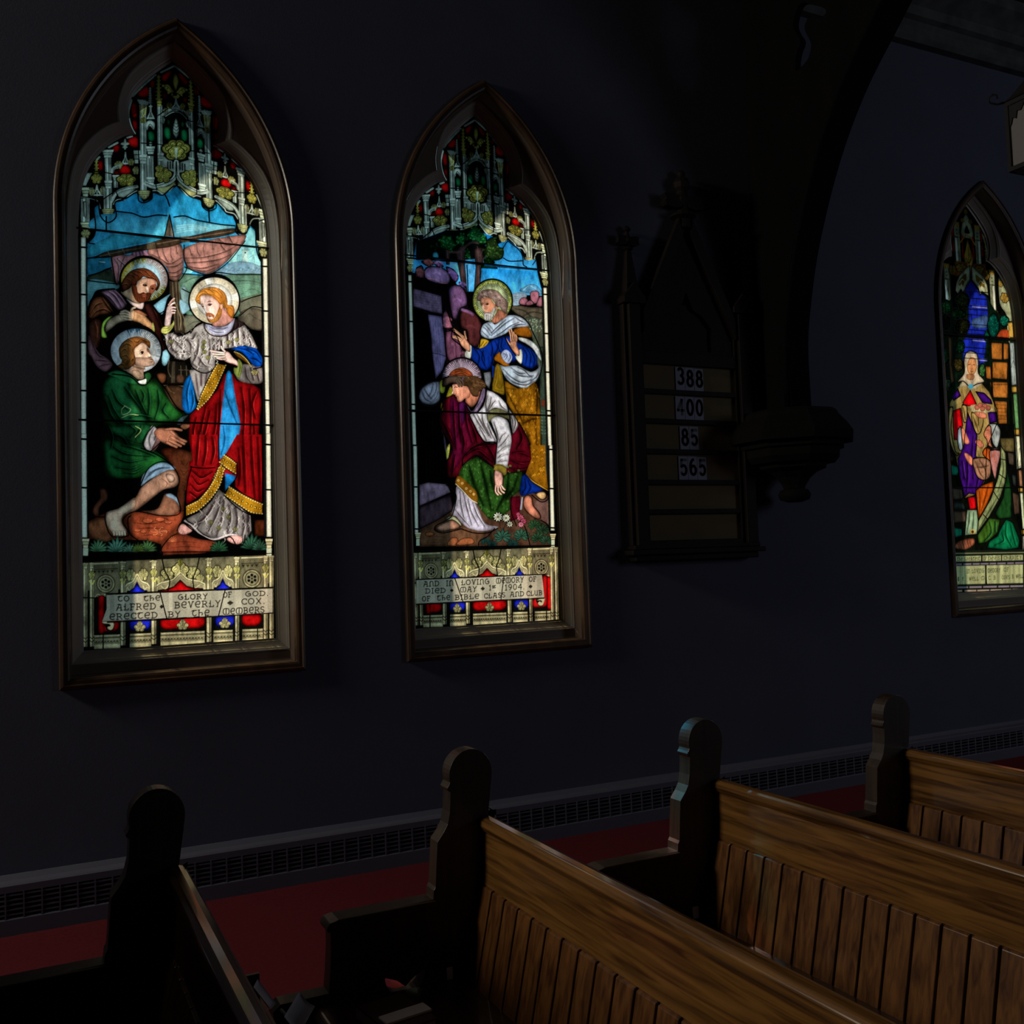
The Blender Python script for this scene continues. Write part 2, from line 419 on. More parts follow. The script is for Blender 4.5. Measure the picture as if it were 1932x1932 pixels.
for dx in (-1, 1):
    b.prism([(dx*.02, zz(4.065)), (dx*.08, zz(4.05)), (dx*.15, zz(4.06)), (dx*.165, zz(4.085)), (dx*.15, zz(4.105)), (dx*.17, zz(4.14)), (dx*.12, zz(4.15)), (dx*.02, zz(4.135))][::dx], 'y', -.08, -.015)
b.build('finial', M['board_oak'], hb, bevel=.004)
b = MB(); b.box(-.56, .53, -.12, 0, zz(1.70), zz(1.735)); b.box(-.53, .50, -.10, 0, zz(1.735), zz(1.765)); b.box(-.52, .49, -.09, 0, zz(1.66), zz(1.70))
b.build('base_shelf', M['board_oak'], hb, bevel=.008)

def digit(ch, x, z, h, y, parent):
    """one numeral cut as strokes with depth"""
    w = h*.52; t = h*.17
    def arcpts(cx, cz, rx, rz, a0, a1, n=12): return [(cx+rx*math.cos(math.radians(a0+(a1-a0)*i/n)), cz+rz*math.sin(math.radians(a0+(a1-a0)*i/n))) for i in range(n+1)]
    S_ = {'0': [arcpts(.5, .5, .38, .44, 0, 360, 24)],
          '3': [arcpts(.48, .73, .34, .22, 150, -80), arcpts(.48, .28, .38, .25, 80, -150)],
          '4': [[(.68, .04), (.68, .95), (.08, .3), (.95, .3)]],
          '5': [[(.85, .93), (.2, .93), (.16, .52)]+arcpts(.46, .32, .38, .28, 130, -150)],
          '6': [arcpts(.5, .31, .36, .26, 0, 360, 20), arcpts(.62, .5, .5, .46, 95, 190)],
          '8': [arcpts(.5, .73, .3, .21, 0, 360, 20), arcpts(.5, .28, .37, .25, 0, 360, 20)]}[ch]
    b = MB()
    for st in S_:
        P = [(x+p[0]*w, z+p[1]*h) for p in st]
        for a, c in zip(P[:-1], P[1:]):
            dx, dz = c[0]-a[0], c[1]-a[1]; l = math.hypot(dx, dz) or 1
            ex, ez = dx/l*t*.3, dz/l*t*.3; nx, nz = -dz/l*t/2, dx/l*t/2
            a2 = (a[0]-ex, a[1]-ez); c2 = (c[0]+ex, c[1]+ez)
            b.prism([(a2[0]+nx, a2[1]+nz), (a2[0]-nx, a2[1]-nz), (c2[0]-nx, c2[1]-nz), (c2[0]+nx, c2[1]+nz)], 'y', y-.0008, y)
    b.build('numeral', M['ink'], parent)
rows = [('388', 2.806, 3.950, 0), ('400', 2.606, 3.940, 0), ('85', 2.403, 3.965, 0), ('565', 2.199, 3.944, 0)]
names_row = ['top', 'second', 'third', 'fourth']
for ri, (txt, z, x0, _) in enumerate(rows):
    for i, ch in enumerate(txt):
        x = x0+i*.0775
        o = empty('number_slide', (x, BY-.034, z), 'pale numeral %s card, %s in the %s row of the hymn board' % (ch, ['first', 'second', 'third'][i], names_row[ri]), 'number card', 'number cards on the hymn board')
        b = MB(); b.box(0, .0745, -.003, 0, 0, .158 if i != 2 else .155); b.build('card', M['board_slide'], o)
        dz = .012 if (ri == 0 and i > 0) else 0
        digit(ch, .012, .03+(.012 if i == 0 else 0)*(ri in (0,))-.0, .112, -.0032, o)

# ------------------------------------------------------------------ baseboard radiators
def radiator(x0, x1, label):
    y0 = D-.10
    r = empty('baseboard_radiator', (x0, D, 0), label, 'radiator', 'baseboard radiators along the window wall')
    L = x1-x0
    b = MB()
    b.prism([(0, .0), (0, .262), (-.012, .262), (-.03, .240), (-.092, .240), (-.10, .232), (-.10, .200), (-.088, .200), (-.088, .228), (-.02, .228), (-.02, 0)], 'x', 0, L)
    b.prism([(-.088, .0), (-.088, .080), (-.10, .080), (-.104, .074), (-.104, 0)], 'x', 0, L)
    b.box(0, .02, -.10, -.01, 0, .235); b.box(L-.02, L, -.10, -.01, 0, .235)
    b.build('housing', M['radiator'], r)
    b = MB(); b.box(.02, L-.02, -.03, -.022, .07, .21); b.build('dark_backing', M['void'], r)  # near-black sheet; the darkness behind the slots is in its colour
    b = MB()
    n = int(L/.0785)
    for i in range(n+1):
        x = .012+i*(L-.03)/n; b.box(x, x+.007, -.1025, -.094, .078, .202)
    for j in range(5):
        z = .094+j*.0225; b.box(.01, L-.01, -.100, -.094, z, z+.0075)
    b.build('grille', M['radiator'], r)
radiator(-3.2, 2.44, 'long grey baseboard radiator with slotted grille left of the seam, under the two left windows')
radiator(2.46, 7.62, 'grey baseboard radiator with slotted grille right of the seam, reaching under the right window')
b = MB(); b.tube([(7.62, D-.04, .22), (7.70, D-.04, .225), (7.735, D-.035, .26), (7.74, D-.03, .60)], .012)
tag(b.build('heating_pipe', M['iron'], smooth=True), 'thin dark pipe rising from the right end of the radiator', 'pipe')

# added plain screen, unseen at the left, placed to shade the first pew
b = MB(); b.box(-.74, -.68, -2.2, 3.4, 0, 1.8)
b.build('added_shade_screen', M['pewend'])['kind'] = 'structure'

# ------------------------------------------------------------------ pews
YE = 2.834; PT = .06
PEWX = [.309, 1.225, 2.118, 3.036, 3.985]
hole_end = None
def pew(px, label, length=4.6):
    r = empty('pew', (px, YE, 0), label, 'pew', 'oak pews in the row by the window aisle')
    # end panel outline, x relative to head centre
    O = [(-.055, 0), (.065, 0), (.060, .60), (.030, .80), (.052, .90)]
    O += [(.072*math.cos(t)+0.0, 1.047+.075*math.sin(t)) for t in np.linspace(-.15, PI+.25, 22)]
    O += [(-.074, 1.020), (-.080, 1.012), (-.078, 1.005), (-.070, 1.000), (-.071, .975), (-.074, .940), (-.082, .905), (-.096, .882), (-.113, .861), (-.117, .856), (-.122, .80), (-.127, .735), (-.1275, .725), (-.134, .715), (-.136, .690)]
    O += [(-.25, .688), (-.43, .686), (-.448, .680), (-.452, .668), (-.452, .60), (-.458, .52), (-.462, .485), (-.60, .485), (-.62, .47), (-.62, .40), (-.56, .34), (-.54, 0)]
    base = O[:1]
    hole = []
    cx, cz, R_ = -.232, .489, .062
    hole = [(cx+R_*math.cos(t), cz+R_*math.sin(t)*.95) for t in np.linspace(-PI-.05, .05, 18)]
    hole += [(cx+.028, cz-.012), (cx, cz-.034), (cx-.026, cz-.012)]
    b = MB(); b.prism(O, 'y', 0, PT, [hole])
    e = b.build('pew_end', M['pewend'], r, bevel=.004)
    # arm cap
    b = MB(); b.prism([(-.130, .688), (-.43, .688), (-.458, .682), (-.466, .668), (-.462, .655), (-.44, .664), (-.130, .666)], 'y', -.010, PT+.01)
    b.build('arm_cap', M['pewend'], r, bevel=.004)
    # back: rail with rounded roll along the top, reclined
    b = MB()
    b.prism([(.022, .712), (.050, .712), (.072, .880), (.075, .896), (.068, .908), (.050, .914), (.030, .912), (.020, .902), (.018, .888), (.026, .874), (.033, .868)], 'y', -length, 0)
    b.build('top_rail', M['rail'], r, bevel=.003)
    # bevel/groove under rail & slats: matchboard back
    b = MB()
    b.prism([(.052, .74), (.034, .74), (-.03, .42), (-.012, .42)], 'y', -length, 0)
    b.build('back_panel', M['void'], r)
    b = MB(); pitch_ = .0865
    n = int(length/pitch_)
    for i in range(n):
        y1 = -.006-i*pitch_; y0 = y1-pitch_+.009
        p = [(.016, .708), (.034, .716), (-.030, .42), (-.048, .42)]
        b.prism(p, 'y', y0, y1)
    s = b.build('backrest_slats', M['slat'], r, bevel=.0025)
    b = MB(); b.prism([(-.01, .44), (-.01, .41), (-.50, .43), (-.52, .445), (-.50, .46)], 'y', -length, 0)
    b.build('seat', M['seat'], r, bevel=.006)
    b = MB(); b.prism([(.062, .38), (.062, 0), (.040, 0), (.030, .38)], 'y', -length, 0); b.box(-.47, -.45, -length, 0, .02, .42)
    b.build('seat_riser', M['seat'], r)
    return r
labels = ['leftmost oak pew, nearest the camera, its back in deep shadow', 'second oak pew from the left, with a broad sheen along its top rail',
          'third oak pew from the left, warm patch of sun on its slats', 'fourth oak pew from the left, short length showing behind the third',
          'fifth oak pew, only the edge of its end in view at the right side']
for x, l in zip(PEWX, labels): pew(x, l)

# hymn-book rack behind the first pew, papers standing in it
b = MB()
x0 = PEWX[0]+.075
rk = empty('hymn_rack', (x0, 1.6, .60), 'dark wooden book rack on the rear of the leftmost pew', 'book rack')
b = MB(); b.box(.0, .10, -.45, .82, .0, .015); b.box(.088, .10, -.45, .82, .0, .10); b.box(0, .10, .81, .82, 0, .15); b.box(0, .10, -.45, -.44, 0, .15)
b.build('rack_box', M['pewend'], rk)
def sheet(name, pts, label, lines=True):
    """paper with thickness from four corners"""
    P = [Vector(p) for p in pts]; n = (P[1]-P[0]).cross(P[3]-P[0]).normalized()*.0012
    V = []; N = 6
    def at(u, v): return P[0]*(1-u)*(1-v)+P[1]*u*(1-v)+P[2]*u*v+P[3]*(1-u)*v+n*6*math.sin(u*PI)*1.0
    for i in range(N+1):
        for j in range(N+1): V.append(at(i/N, j/N))
    m = len(V); V += [v+n for v in V]
    Fc = []
    q = lambda i, j: i*(N+1)+j
    for i in range(N):
        for j in range(N): Fc += [(q(i, j), q(i+1, j), q(i+1, j+1), q(i, j+1)), (m+q(i, j), m+q(i, j+1), m+q(i+1, j+1), m+q(i+1, j))]
    rim = [q(i, 0) for i in range(N)]+[q(N, j) for j in range(N)]+[q(i, N) for i in range(N, 0, -1)]+[q(0, j) for j in range(N, 0, -1)]
    for a, c in zip(rim, rim[1:]+rim[:1]): Fc.append((a, c, m+c, m+a))
    return tag(mesh(name, V, Fc, M['paper'], smooth=True), label, 'paper')
sheet('service_sheet', [unp(479, 1863, 2.10), unp(486, 1847, 2.16), unp(521, 1893, 2.08), unp(508, 1900, 2.03)], 'curled white service sheet in the rack just behind the leftmost pew rail')
sheet('service_sheet', [unp(565, 1870, 2.02), unp(594, 1898, 1.98), unp(568, 1945, 1.94), unp(536, 1918, 1.98)], 'tilted square white sheet standing up from the rack, right of the curled sheet')
b = MB(); b.tube([unp(530, 1905, 2.05), unp(556, 1932, 1.99), unp(590, 1975, 1.95)], .003)
tag(b.build('cover_edge', M['paper'], smooth=True), 'thin pale edge of a booklet cover between the two sheets', 'booklet')

# small things
def book(loc, rz, label):
    r = empty('hymnal', loc, label, 'book', rz=rz)
    b = MB(); b.box(0, .14, 0, .20, 0, .004); b.box(0, .14, 0, .20, .026, .030); b.box(0, .004, 0, .20, 0, .03); b.build('cover', M['cover'], r)
    b = MB(); b.box(.004, .136, .003, .197, .004, .026); b.build('page_block', M['paper'], r)
M['cover'] = mat('maroon_book_cover', (70, 24, 34), .5, .3, 20)
book((.83, 2.50, .462), .15, 'maroon hymnal with pale page edges lying on the second pew seat')
for (px, z, w, h, lab) in ((1.124, .446, .019, .036, 'small bluish tag fixed low on the end of the second pew'), (2.031, .455, .024, .040, 'small white tag fixed low on the end of the third pew')):
    b = MB(); b.box(px, px+w, YE-.004, YE, z, z+h)
    tag(b.build('number_tag', M['tag'], bevel=.001), lab, 'tag')

b = MB(); b.prism([(.838, 2.545), (.972, 2.565), (.965, 2.615), (.831, 2.595)], 'z', .4925, .4985)  # added so its top catches light where the page edge stays dark
tag(b.build('added_leaflet', M['tag'], bevel=.001), 'white leaflet added on the maroon hymnal for its pale edge', 'leaflet')

# ------------------------------------------------------------------ hanging lantern
LX, LY = 5.17, 3.5
lt = empty('hanging_lantern', (LX, LY, 3.79), 'black iron gothic lantern with frosted panes hanging at the right edge', 'lantern')
b = MB(); W_ = .150
for sx in (-1, 1):
    for sy in (-1, 1): b.box(sx*W_-.011, sx*W_+.011, sy*W_-.011, sy*W_+.011, 0, .40)
for z in (0, .375):
    for sx in (-1, 1):
        b.box(sx*W_-.012, sx*W_+.012, -W_, W_, z, z+.025); b.box(-W_, W_, sx*W_-.012, sx*W_+.012, z, z+.025)
b.build('cage', M['iron'], lt)
b = MB()   # cusped arch heads
for ang in range(4):
    prof = [(-W_, .40), (W_, .40), (W_, .24), (W_*.86, .27), (W_*.80, .30), (W_*.66, .29), (W_*.60, .33), (W_*.45, .325), (W_*.3, .36), (0, .385), (-W_*.3, .36), (-W_*.45, .325), (-W_*.60, .33), (-W_*.66, .29), (-W_*.80, .30), (-W_*.86, .27), (-W_, .24)]
    t = MB(); t.prism(prof, 'y', -W_-.004, -W_+.002)
    c_, s_ = [(1, 0), (0, 1), (-1, 0), (0, -1)][ang]
    b.add([(v[0]*c_-v[1]*s_, v[0]*s_+v[1]*c_, v[2]) for v in t.V], t.F)
b.build('arch_fret', M['iron'], lt)
b = MB(); b.lathe([(W_*1.60, .40), (W_*1.30, .43), (W_*.7, .53), (.03, .60), (.02, .64)], 0, 0, 4, PI/4); b.build('roof_cap', M['iron'], lt)
b = MB()
for sx in (-1, 1):
    for sy in (-1, 1):
        P = [(sx*(W_+.01), sy*(W_+.01), .405), (sx*(W_+.035), sy*(W_+.035), .40), (sx*(W_+.062), sy*(W_+.062), .415), (sx*(W_+.066), sy*(W_+.066), .445), (sx*(W_+.05), sy*(W_+.05), .462), (sx*(W_+.035), sy*(W_+.035), .452), (sx*(W_+.034), sy*(W_+.034), .435)]
        MB().tube(P, .006, 6).build('corner_scroll', M['iron'], lt, smooth=True)
b = MB()
for sx in (-1, 1): b.box(sx*(W_-.006)-.001, sx*(W_-.006)+.001, -W_+.01, W_-.01, .02, .39); b.box(-W_+.01, W_-.01, sx*(W_-.006)-.001, sx*(W_-.006)+.001, .02, .39)
b.build('frosted_glass', M['lamp_glass'], lt)
b = MB(); b.tube([(0, 0, .62), (0, 0, 1.5), (0, 0, 4.0)], .008); b.build('hanging_rod', M['iron'], lt)
# ------------------------------------------------------------------ stained glass: paint engine
# every window is one leaded panel; its glass colours are painted on a grid of the real glass plane (u across, v up, metres)
PPM = 800                      # paint cells per metre (two per glass grid cell)
GW, GZ0, GZ1 = 1.06, 1.28, 4.58
CWID, CHEI = int(GW*PPM), int((GZ1-GZ0)*PPM)
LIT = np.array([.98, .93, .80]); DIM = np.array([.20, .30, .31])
def unproj(P, y):
    P = np.atleast_2d(np.array(P, float))
    d = np.c_[(P[:, 0]-966)/F_PX, (966-P[:, 1])/F_PX, np.ones(len(P))]@AX
    t = y/d[:, 1]
    return np.c_[d[:, 0]*t, d[:, 2]*t+EYE]

class Art:
    def __init__(s, cx, base):
        s.cx = cx; s.img = np.zeros((CHEI, CWID, 3), np.float32); s.img[:] = base
        s.leads = []; s.ox = s.oy = 0; s.k = 1; s.mirror = False; s.frame = None
        s.bars = []; s.mpp = .00277
    def crop(s, ox, oy, k, cx=None):      # coordinates are read in a zoomed view of the photograph
        s.ox, s.oy, s.k = ox, oy, k; s.frame = 'px'; s.rcx = s.cx if cx is None else cx
    def local(s): s.frame = 'uv'
    def T(s, P):
        P = np.atleast_2d(np.array(P, float))
        if s.frame == 'px':
            q = unproj(np.c_[s.ox+P[:, 0]/s.k, s.oy+P[:, 1]/s.k], GY); q[:, 0] -= s.rcx
        else: q = P
        return np.c_[(q[:, 0]+GW/2)*PPM, (GZ1-q[:, 1])*PPM]
    def wpx(s, w):                      # stroke width: crop pixels -> paint cells
        return w/s.k*s.mpp*PPM if s.frame == 'px' else w*PPM
    def mask(s, Q):
        x0 = max(int(Q[:, 0].min())-2, 0); x1 = min(int(Q[:, 0].max())+3, CWID)
        y0 = max(int(Q[:, 1].min())-2, 0); y1 = min(int(Q[:, 1].max())+3, CHEI)
        if x1 <= x0 or y1 <= y0: return None
        W, H_ = x1-x0, y1-y0
        SS = 2
        tg = np.zeros((H_*SS, W*SS+1), np.int16)
        A = (Q-[x0, y0])*SS
        B = np.roll(A, -1, 0)
        for (ax, ay), (bx, by) in zip(A, B):
            if ay == by: continue
            if ay > by: ax, ay, bx, by = bx, by, ax, ay
            r0 = max(int(math.ceil(ay-.5)), 0); r1 = min(int(math.ceil(by-.5)), H_*SS)
            if r1 <= r0: continue
            rr = np.arange(r0, r1)
            xx = ax+(rr+.5-ay)*(bx-ax)/(by-ay)
            xi = np.clip(np.ceil(xx-.5).astype(int), 0, W*SS)
            np.add.at(tg, (rr, xi), 1)
        m = (np.cumsum(tg, 1)[:, :-1] % 2).astype(np.float32)
        return m.reshape(H_, SS, W, SS).mean((1, 3)), x0, y0, x1, y1
    def blur(s, m, r):
        r = max(int(r), 1)
        for ax in (0, 1):
            for _ in range(2):
                p = np.pad(m, [(r+1, r) if a == ax else (0, 0) for a in (0, 1)])
                c = np.cumsum(p, ax)
                m = (np.take(c, range(2*r+1, c.shape[ax]), ax)-np.take(c, range(0, c.shape[ax]-2*r-1), ax))/(2*r+1)
        return m
    def P(s, pts, col, rim=0, rw=5, smooth=True, grad=None, a=1., lead=0, clip=None):
        """filled pane. rim: matting (0-1) towards its edge, rw its reach; grad: (colour2, dx, dy) blend across the pane; lead: came width"""
        Q = s.T(pts)
        if smooth and len(Q) > 2: Q = catmull(Q, 8, True)
        r = s.mask(Q)
        if r is None: return
        m, x0, y0, x1, y1 = r
        c = np.array(col, np.float32)
        fill = np.broadcast_to(c, (*m.shape, 3)).copy()
        if grad is not None:
            c2, dx, dy = grad
            yy, xx = np.mgrid[0:m.shape[0], 0:m.shape[1]]
            t = (xx/m.shape[1]-.5)*dx+(yy/m.shape[0]-.5)*dy+.5
            t = np.clip(t, 0, 1)[..., None]; fill = fill*(1-t)+np.array(c2)*t
        if rim:
            w = s.wpx(rw); pad = int(w)+2
            e = s.blur(np.pad((m > .5).astype(np.float32), pad), w/1.4)[pad:-pad, pad:-pad]
            e = np.clip((e-.5)*2, 0, 1); fill *= (1-min(rim*1.7, .93)*(1-e)**1.1)[..., None]
        al = (m*a)[..., None]
        if clip is not None: al = al*clip[y0:y1, x0:x1, None]
        s.img[y0:y1, x0:x1] = s.img[y0:y1, x0:x1]*(1-al)+fill*al
        if lead: s.S(list(pts)+[pts[0], pts[1]] if smooth else list(pts)+[pts[0]], lead, (.004, .004, .004), smooth=smooth, came=True)
    def S(s, pts, w, col=(.006, .006, .006), smooth=True, taper=0, soft=0, a=1., came=False):
        """painted stroke or (came) leaded line"""
        Q = s.T(pts)
        if smooth and len(Q) > 2: Q = catmull(Q, 6)
        if came: s.leads.append((Q.copy(), s.wpx(w)))
        if s.mpp > .003: w *= .95
        w = s.wpx(w); soft = s.wpx(soft)
        n = len(Q)
        x0 = max(int(Q[:, 0].min()-w-soft)-2, 0); x1 = min(int(Q[:, 0].max()+w+soft)+3, CWID)
        y0 = max(int(Q[:, 1].min()-w-soft)-2, 0); y1 = min(int(Q[:, 1].max()+w+soft)+3, CHEI)
        if x1 <= x0 or y1 <= y0: return
        cov = np.zeros((y1-y0, x1-x0), np.float32)
        for i in range(n-1):
            a0, b0 = Q[i], Q[i+1]
            wt = 1.0
            if taper: t = (i+.5)/(n-1); wt = max(min(t, 1-t)*2/taper if taper <= 1 else 1, 0.15); wt = min(wt, 1)
            hw = w*wt/2; R2 = hw+soft+1
            ix0 = max(int(min(a0[0], b0[0])-R2), x0); ix1 = min(int(max(a0[0], b0[0])+R2)+2, x1)
            iy0 = max(int(min(a0[1], b0[1])-R2), y0); iy1 = min(int(max(a0[1], b0[1])+R2)+2, y1)
            if ix1 <= ix0 or iy1 <= iy0: continue
            yy, xx = np.mgrid[iy0:iy1, ix0:ix1]
            d = b0-a0; l2 = d@d+1e-9
            t = np.clip(((xx-a0[0])*d[0]+(yy-a0[1])*d[1])/l2, 0, 1)
            dist = np.hypot(xx-a0[0]-t*d[0], yy-a0[1]-t*d[1])
            al = np.clip((hw+soft-dist)/(soft+1)+.5*(soft == 0), 0, 1)
            sub = cov[iy0-y0:iy1-y0, ix0-x0:ix1-x0]; np.maximum(sub, al, out=sub)
        al = (cov*a)[..., None]
        s.img[y0:y1, x0:x1] = s.img[y0:y1, x0:x1]*(1-al)+np.array(col, np.float32)*al
    def scatter(s, pts, n, size, cols, w=5, vert=1.0, seed=3, a=.75):
        """little pen curls of a damask pattern, kept inside one pane (sizes in crop pixels)"""
        R_ = random.Random(seed); Q = s.T(pts); r = s.mask(catmull(Q, 6, True))
        if r is None: return
        m, x0, y0, x1, y1 = r; P = np.array(pts, float); lo, hi = P.min(0), P.max(0)
        for _ in range(n):
            x, y = R_.uniform(lo[0], hi[0]), R_.uniform(lo[1], hi[1]); q = s.T([(x, y)])[0]; i, j = int(q[1])-y0, int(q[0])-x0
            if not (0 <= i < m.shape[0] and 0 <= j < m.shape[1]) or m[i, j] < .5: continue
            k = R_.uniform(.6, 1.2)*size; d = R_.choice((-1, 1))
            s.S([(x-d*k*.5, y-k*vert), (x+d*k*.4, y-k*.3*vert), (x-d*k*.2, y+k*.3*vert), (x+d*k*.5, y+k*vert)], w, cols[_ % len(cols)], taper=1, a=a)
    def matting(s, r=.015, k=.66):
        """brown enamel wash stippled thick beside every lead and thin in the middle of a pane"""
        lum = s.img.max(2); m = (lum > .03).astype(np.float32)
        e = np.clip(s.blur(m, r*PPM)*1.25-.1, 0, 1)
        s.img *= ((1-k)+k*e**1.3)[..., None]
        g = np.zeros((CHEI, CWID), np.float32); R_ = np.random.default_rng(5)
        for st, am in ((26, .5), (11, .32), (5, .18)):      # uneven stippling, slightly drawn out up and down
            q = R_.random((CHEI//(st*2)+3, CWID//st+3)).astype(np.float32)
            yy = np.arange(CHEI)/(st*2.); xx = np.arange(CWID)/st; y0 = yy.astype(int); x0 = xx.astype(int); fy = (yy-y0)[:, None]; fx = (xx-x0)[None]
            fy = fy*fy*(3-2*fy); fx = fx*fx*(3-2*fx)
            g += am*((q[y0][:, x0]*(1-fx)+q[y0][:, x0+1]*fx)*(1-fy)+(q[y0+1][:, x0]*(1-fx)+q[y0+1][:, x0+1]*fx)*fy)
        s.img *= np.clip(.62+(g-.5)*1.5+.38, .45, 1.4)[..., None]
        s.img = np.clip(1.16*s.img**1.16, 0, .97)
    def M_(s, lines, w, col, taper=1, soft=0, a=1.):
        for l in lines: s.S(l, w, col, taper=taper, soft=soft, a=a)
    def D(s, x, y, r, col, a=1., n=14, sy=1, **k):
        s.P([(x+r*math.cos(2*PI*i/n), y+r*sy*math.sin(2*PI*i/n)) for i in range(n)], col, smooth=False, a=a, **k)
    def rays(s, x, y, r0, r1, n, col, w=1.2, sy=1, a=.8):
        for i in range(n):
            t = 2*PI*i/n+.04; f = .86+.14*((i*7) % 3)/2
            s.S([(x+r0*math.cos(t), y+r0*sy*math.sin(t)), (x+r1*f*math.cos(t), y+r1*f*sy*math.sin(t))], w, col, smooth=False, a=a)
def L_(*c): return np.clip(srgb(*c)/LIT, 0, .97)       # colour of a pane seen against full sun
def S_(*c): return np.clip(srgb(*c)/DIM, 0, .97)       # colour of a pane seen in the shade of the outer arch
BK = (.004, .004, .004)
# ------------------------------------------------------------------ drawings shared by the two matching windows
SIL = np.array([.60, .70, .62]); SILD = SIL*.30; YS = np.array([.56, .52, .13]); RED = np.array([.80, .010, .012]); GRN = np.array([.012, .20, .075]); BLU = np.array([.02, .03, .60])
STONE = np.array([.56, .50, .31]); UM = np.array([.10, .075, .03])

def leafy(a, x, y, w, h, col=YS, dark=(.03, .03, .008), sd=1):
    """curling crocket foliage: paired volutes round a bud"""
    col = np.array(col); parts = [(-.27, -.06, .27), (.27, -.06, .27), (-.17, .28, .22), (.17, .28, .22), (-.12, -.30, .20), (.12, -.30, .20), (0, .02, .24)]
    for dx, dy, r in parts: a.D(x+dx*w, y+dy*h, r*w+w*.035, (.006, .006, .004), n=12, sy=h/w)
    for dx, dy, r in parts:
        cx, cy = x+dx*w, y+dy*h; s_ = 1 if dx >= 0 else -1
        a.D(cx, cy, r*w*.92, col, n=12, sy=h/w, rim=.45, rw=w*.08)
        a.S([(cx-s_*r*w*.55, cy+r*h*.3), (cx-s_*r*w*.2, cy-r*h*.5), (cx+s_*r*w*.45, cy-r*h*.15), (cx+s_*r*w*.3, cy+r*h*.4), (cx-s_*r*w*.05, cy+r*h*.15)], max(w*.034, .002 if w < 1 else 2.5), dark)
    a.S([(x, y-h*.45), (x, y+h*.42)], max(w*.03, .002 if w < 1 else 2.5), dark, smooth=False)

def column(a, xc, w, y0, y1, xb=None, col=SIL, dark=SILD):
    xb = xc if xb is None else xb
    f = lambda k, y: (xc+(xb-xc)*(y-y0)/(y1-y0)+k*w/2, y)
    a.P([f(-1.15, y0), f(1.15, y0), f(1.15, y1), f(-1.15, y1)], (.008, .008, .008), smooth=False)
    a.P([f(-1, y0), f(1, y0), f(1, y1), f(-1, y1)], col*.75, smooth=False)
    a.P([f(-.55, y0), f(-.05, y0), f(-.05, y1), f(-.55, y1)], col*1.25, smooth=False)
    a.S([f(.18, y0), f(.18, y1)], w*.12, dark*.3, smooth=False); a.S([f(.62, y0), f(.62, y1)], w*.10, dark*.5, smooth=False)
    a.S([f(-.72, y0), f(-.72, y1)], w*.08, dark*.6, smooth=False)

def cap(a, x, y, w, h, col=SIL, tiers=3):
    for i in range(tiers):
        t = i/tiers; ww = w*(1, .82, .66, .8)[i % 4]
        a.P([(x-ww/2, y+h*t), (x+ww/2, y+h*t), (x+ww*.46, y+h*(t+.8/tiers)), (x-ww*.46, y+h*(t+.8/tiers))], col*(1.1 if i % 2 == 0 else .8), smooth=False)
        a.S([(x-ww/2, y+h*(t+.86/tiers)), (x+ww/2, y+h*(t+.86/tiers))], max(h*.035, 3), (.01, .01, .008), smooth=False)

def pendant(a, x, y, r, col=SIL):
    a.P([(x-r, y-r*.75), (x-r*1.05, y-r*.35), (x-r*.9, y-r*.1), (x-r*.75, y+r*.35), (x-r*.3, y+r*.72), (x, y+r*.85), (x+r*.3, y+r*.72), (x+r*.75, y+r*.35), (x+r*.9, y-r*.1), (x+r*1.05, y-r*.35), (x+r, y-r*.75)], BK)
    a.P([(x-r*.85, y-r*.7), (x+r*.85, y-r*.7), (x+r*.85, y-r*.2), (x+r*.6, y+r*.3), (x, y+r*.7), (x-r*.6, y+r*.3), (x-r*.85, y-r*.2)], YS*.75+col*.35, rim=.4, rw=r*.25)
    a.S([(x-r*.85, y-r*.42), (x+r*.85, y-r*.42)], r*.07); a.S([(x-r*.8, y-r*.15), (x+r*.8, y-r*.15)], r*.09)
    for k in (-.45, 0, .45): a.S([(x+k*r-.12*r, y), (x+k*r, y+.3*r), (x+k*r+.12*r, y)], r*.06)

def pinnacle(a, x, y0, y1, w, col=YS):
    """slender crocketed spire"""
    a.P([(x-w*.16, y0), (x+w*.16, y0), (x+w*.42, y1), (x-w*.42, y1)], col, smooth=False)
    n = max(int((y1-y0)/(w*.8)), 2)
    for i in range(n):
        t = (i+.6)/n; ww = w*(.25+.45*t)
        for s_ in (-1, 1): a.D(x+s_*ww, y0+(y1-y0)*t, w*.16, col, n=7)

def gablet(a, x, y0, y1, w, col=SIL):
    """little ogee gable with a finial"""
    a.P([(x-4, y0), (x+4, y0), (x+w*.12, y0+(y1-y0)*.5), (x+w*.5, y1), (x-w*.5, y1), (x-w*.12, y0+(y1-y0)*.5)], col, smooth=False)
    a.P([(x, y0+(y1-y0)*.45), (x+w*.22, y1-(y1-y0)*.12), (x-w*.22, y1-(y1-y0)*.12)], (.02, .02, .018), smooth=False)
    a.S([(x, y0+(y1-y0)*.62), (x, y1)], w*.06, col, smooth=False)

def cross_fin(a, x, y, s_, col=SIL):
    a.P([(x, y-s_*1.2), (x+s_*.25, y-s_*.5), (x+s_*.18, y+s_), (x-s_*.18, y+s_), (x-s_*.25, y-s_*.5)], col)
    a.P([(x-s_*.9, y-s_*.1), (x-s_*.45, y-s_*.4), (x, y-s_*.1), (x+s_*.45, y-s_*.4), (x+s_*.9, y-s_*.1), (x+s_*.4, y+s_*.2), (x-s_*.4, y+s_*.2)], col)
    a.P([(x-s_*.55, y+s_*.6), (x, y+s_*.35), (x+s_*.55, y+s_*.6), (x, y+s_*.85)], col)

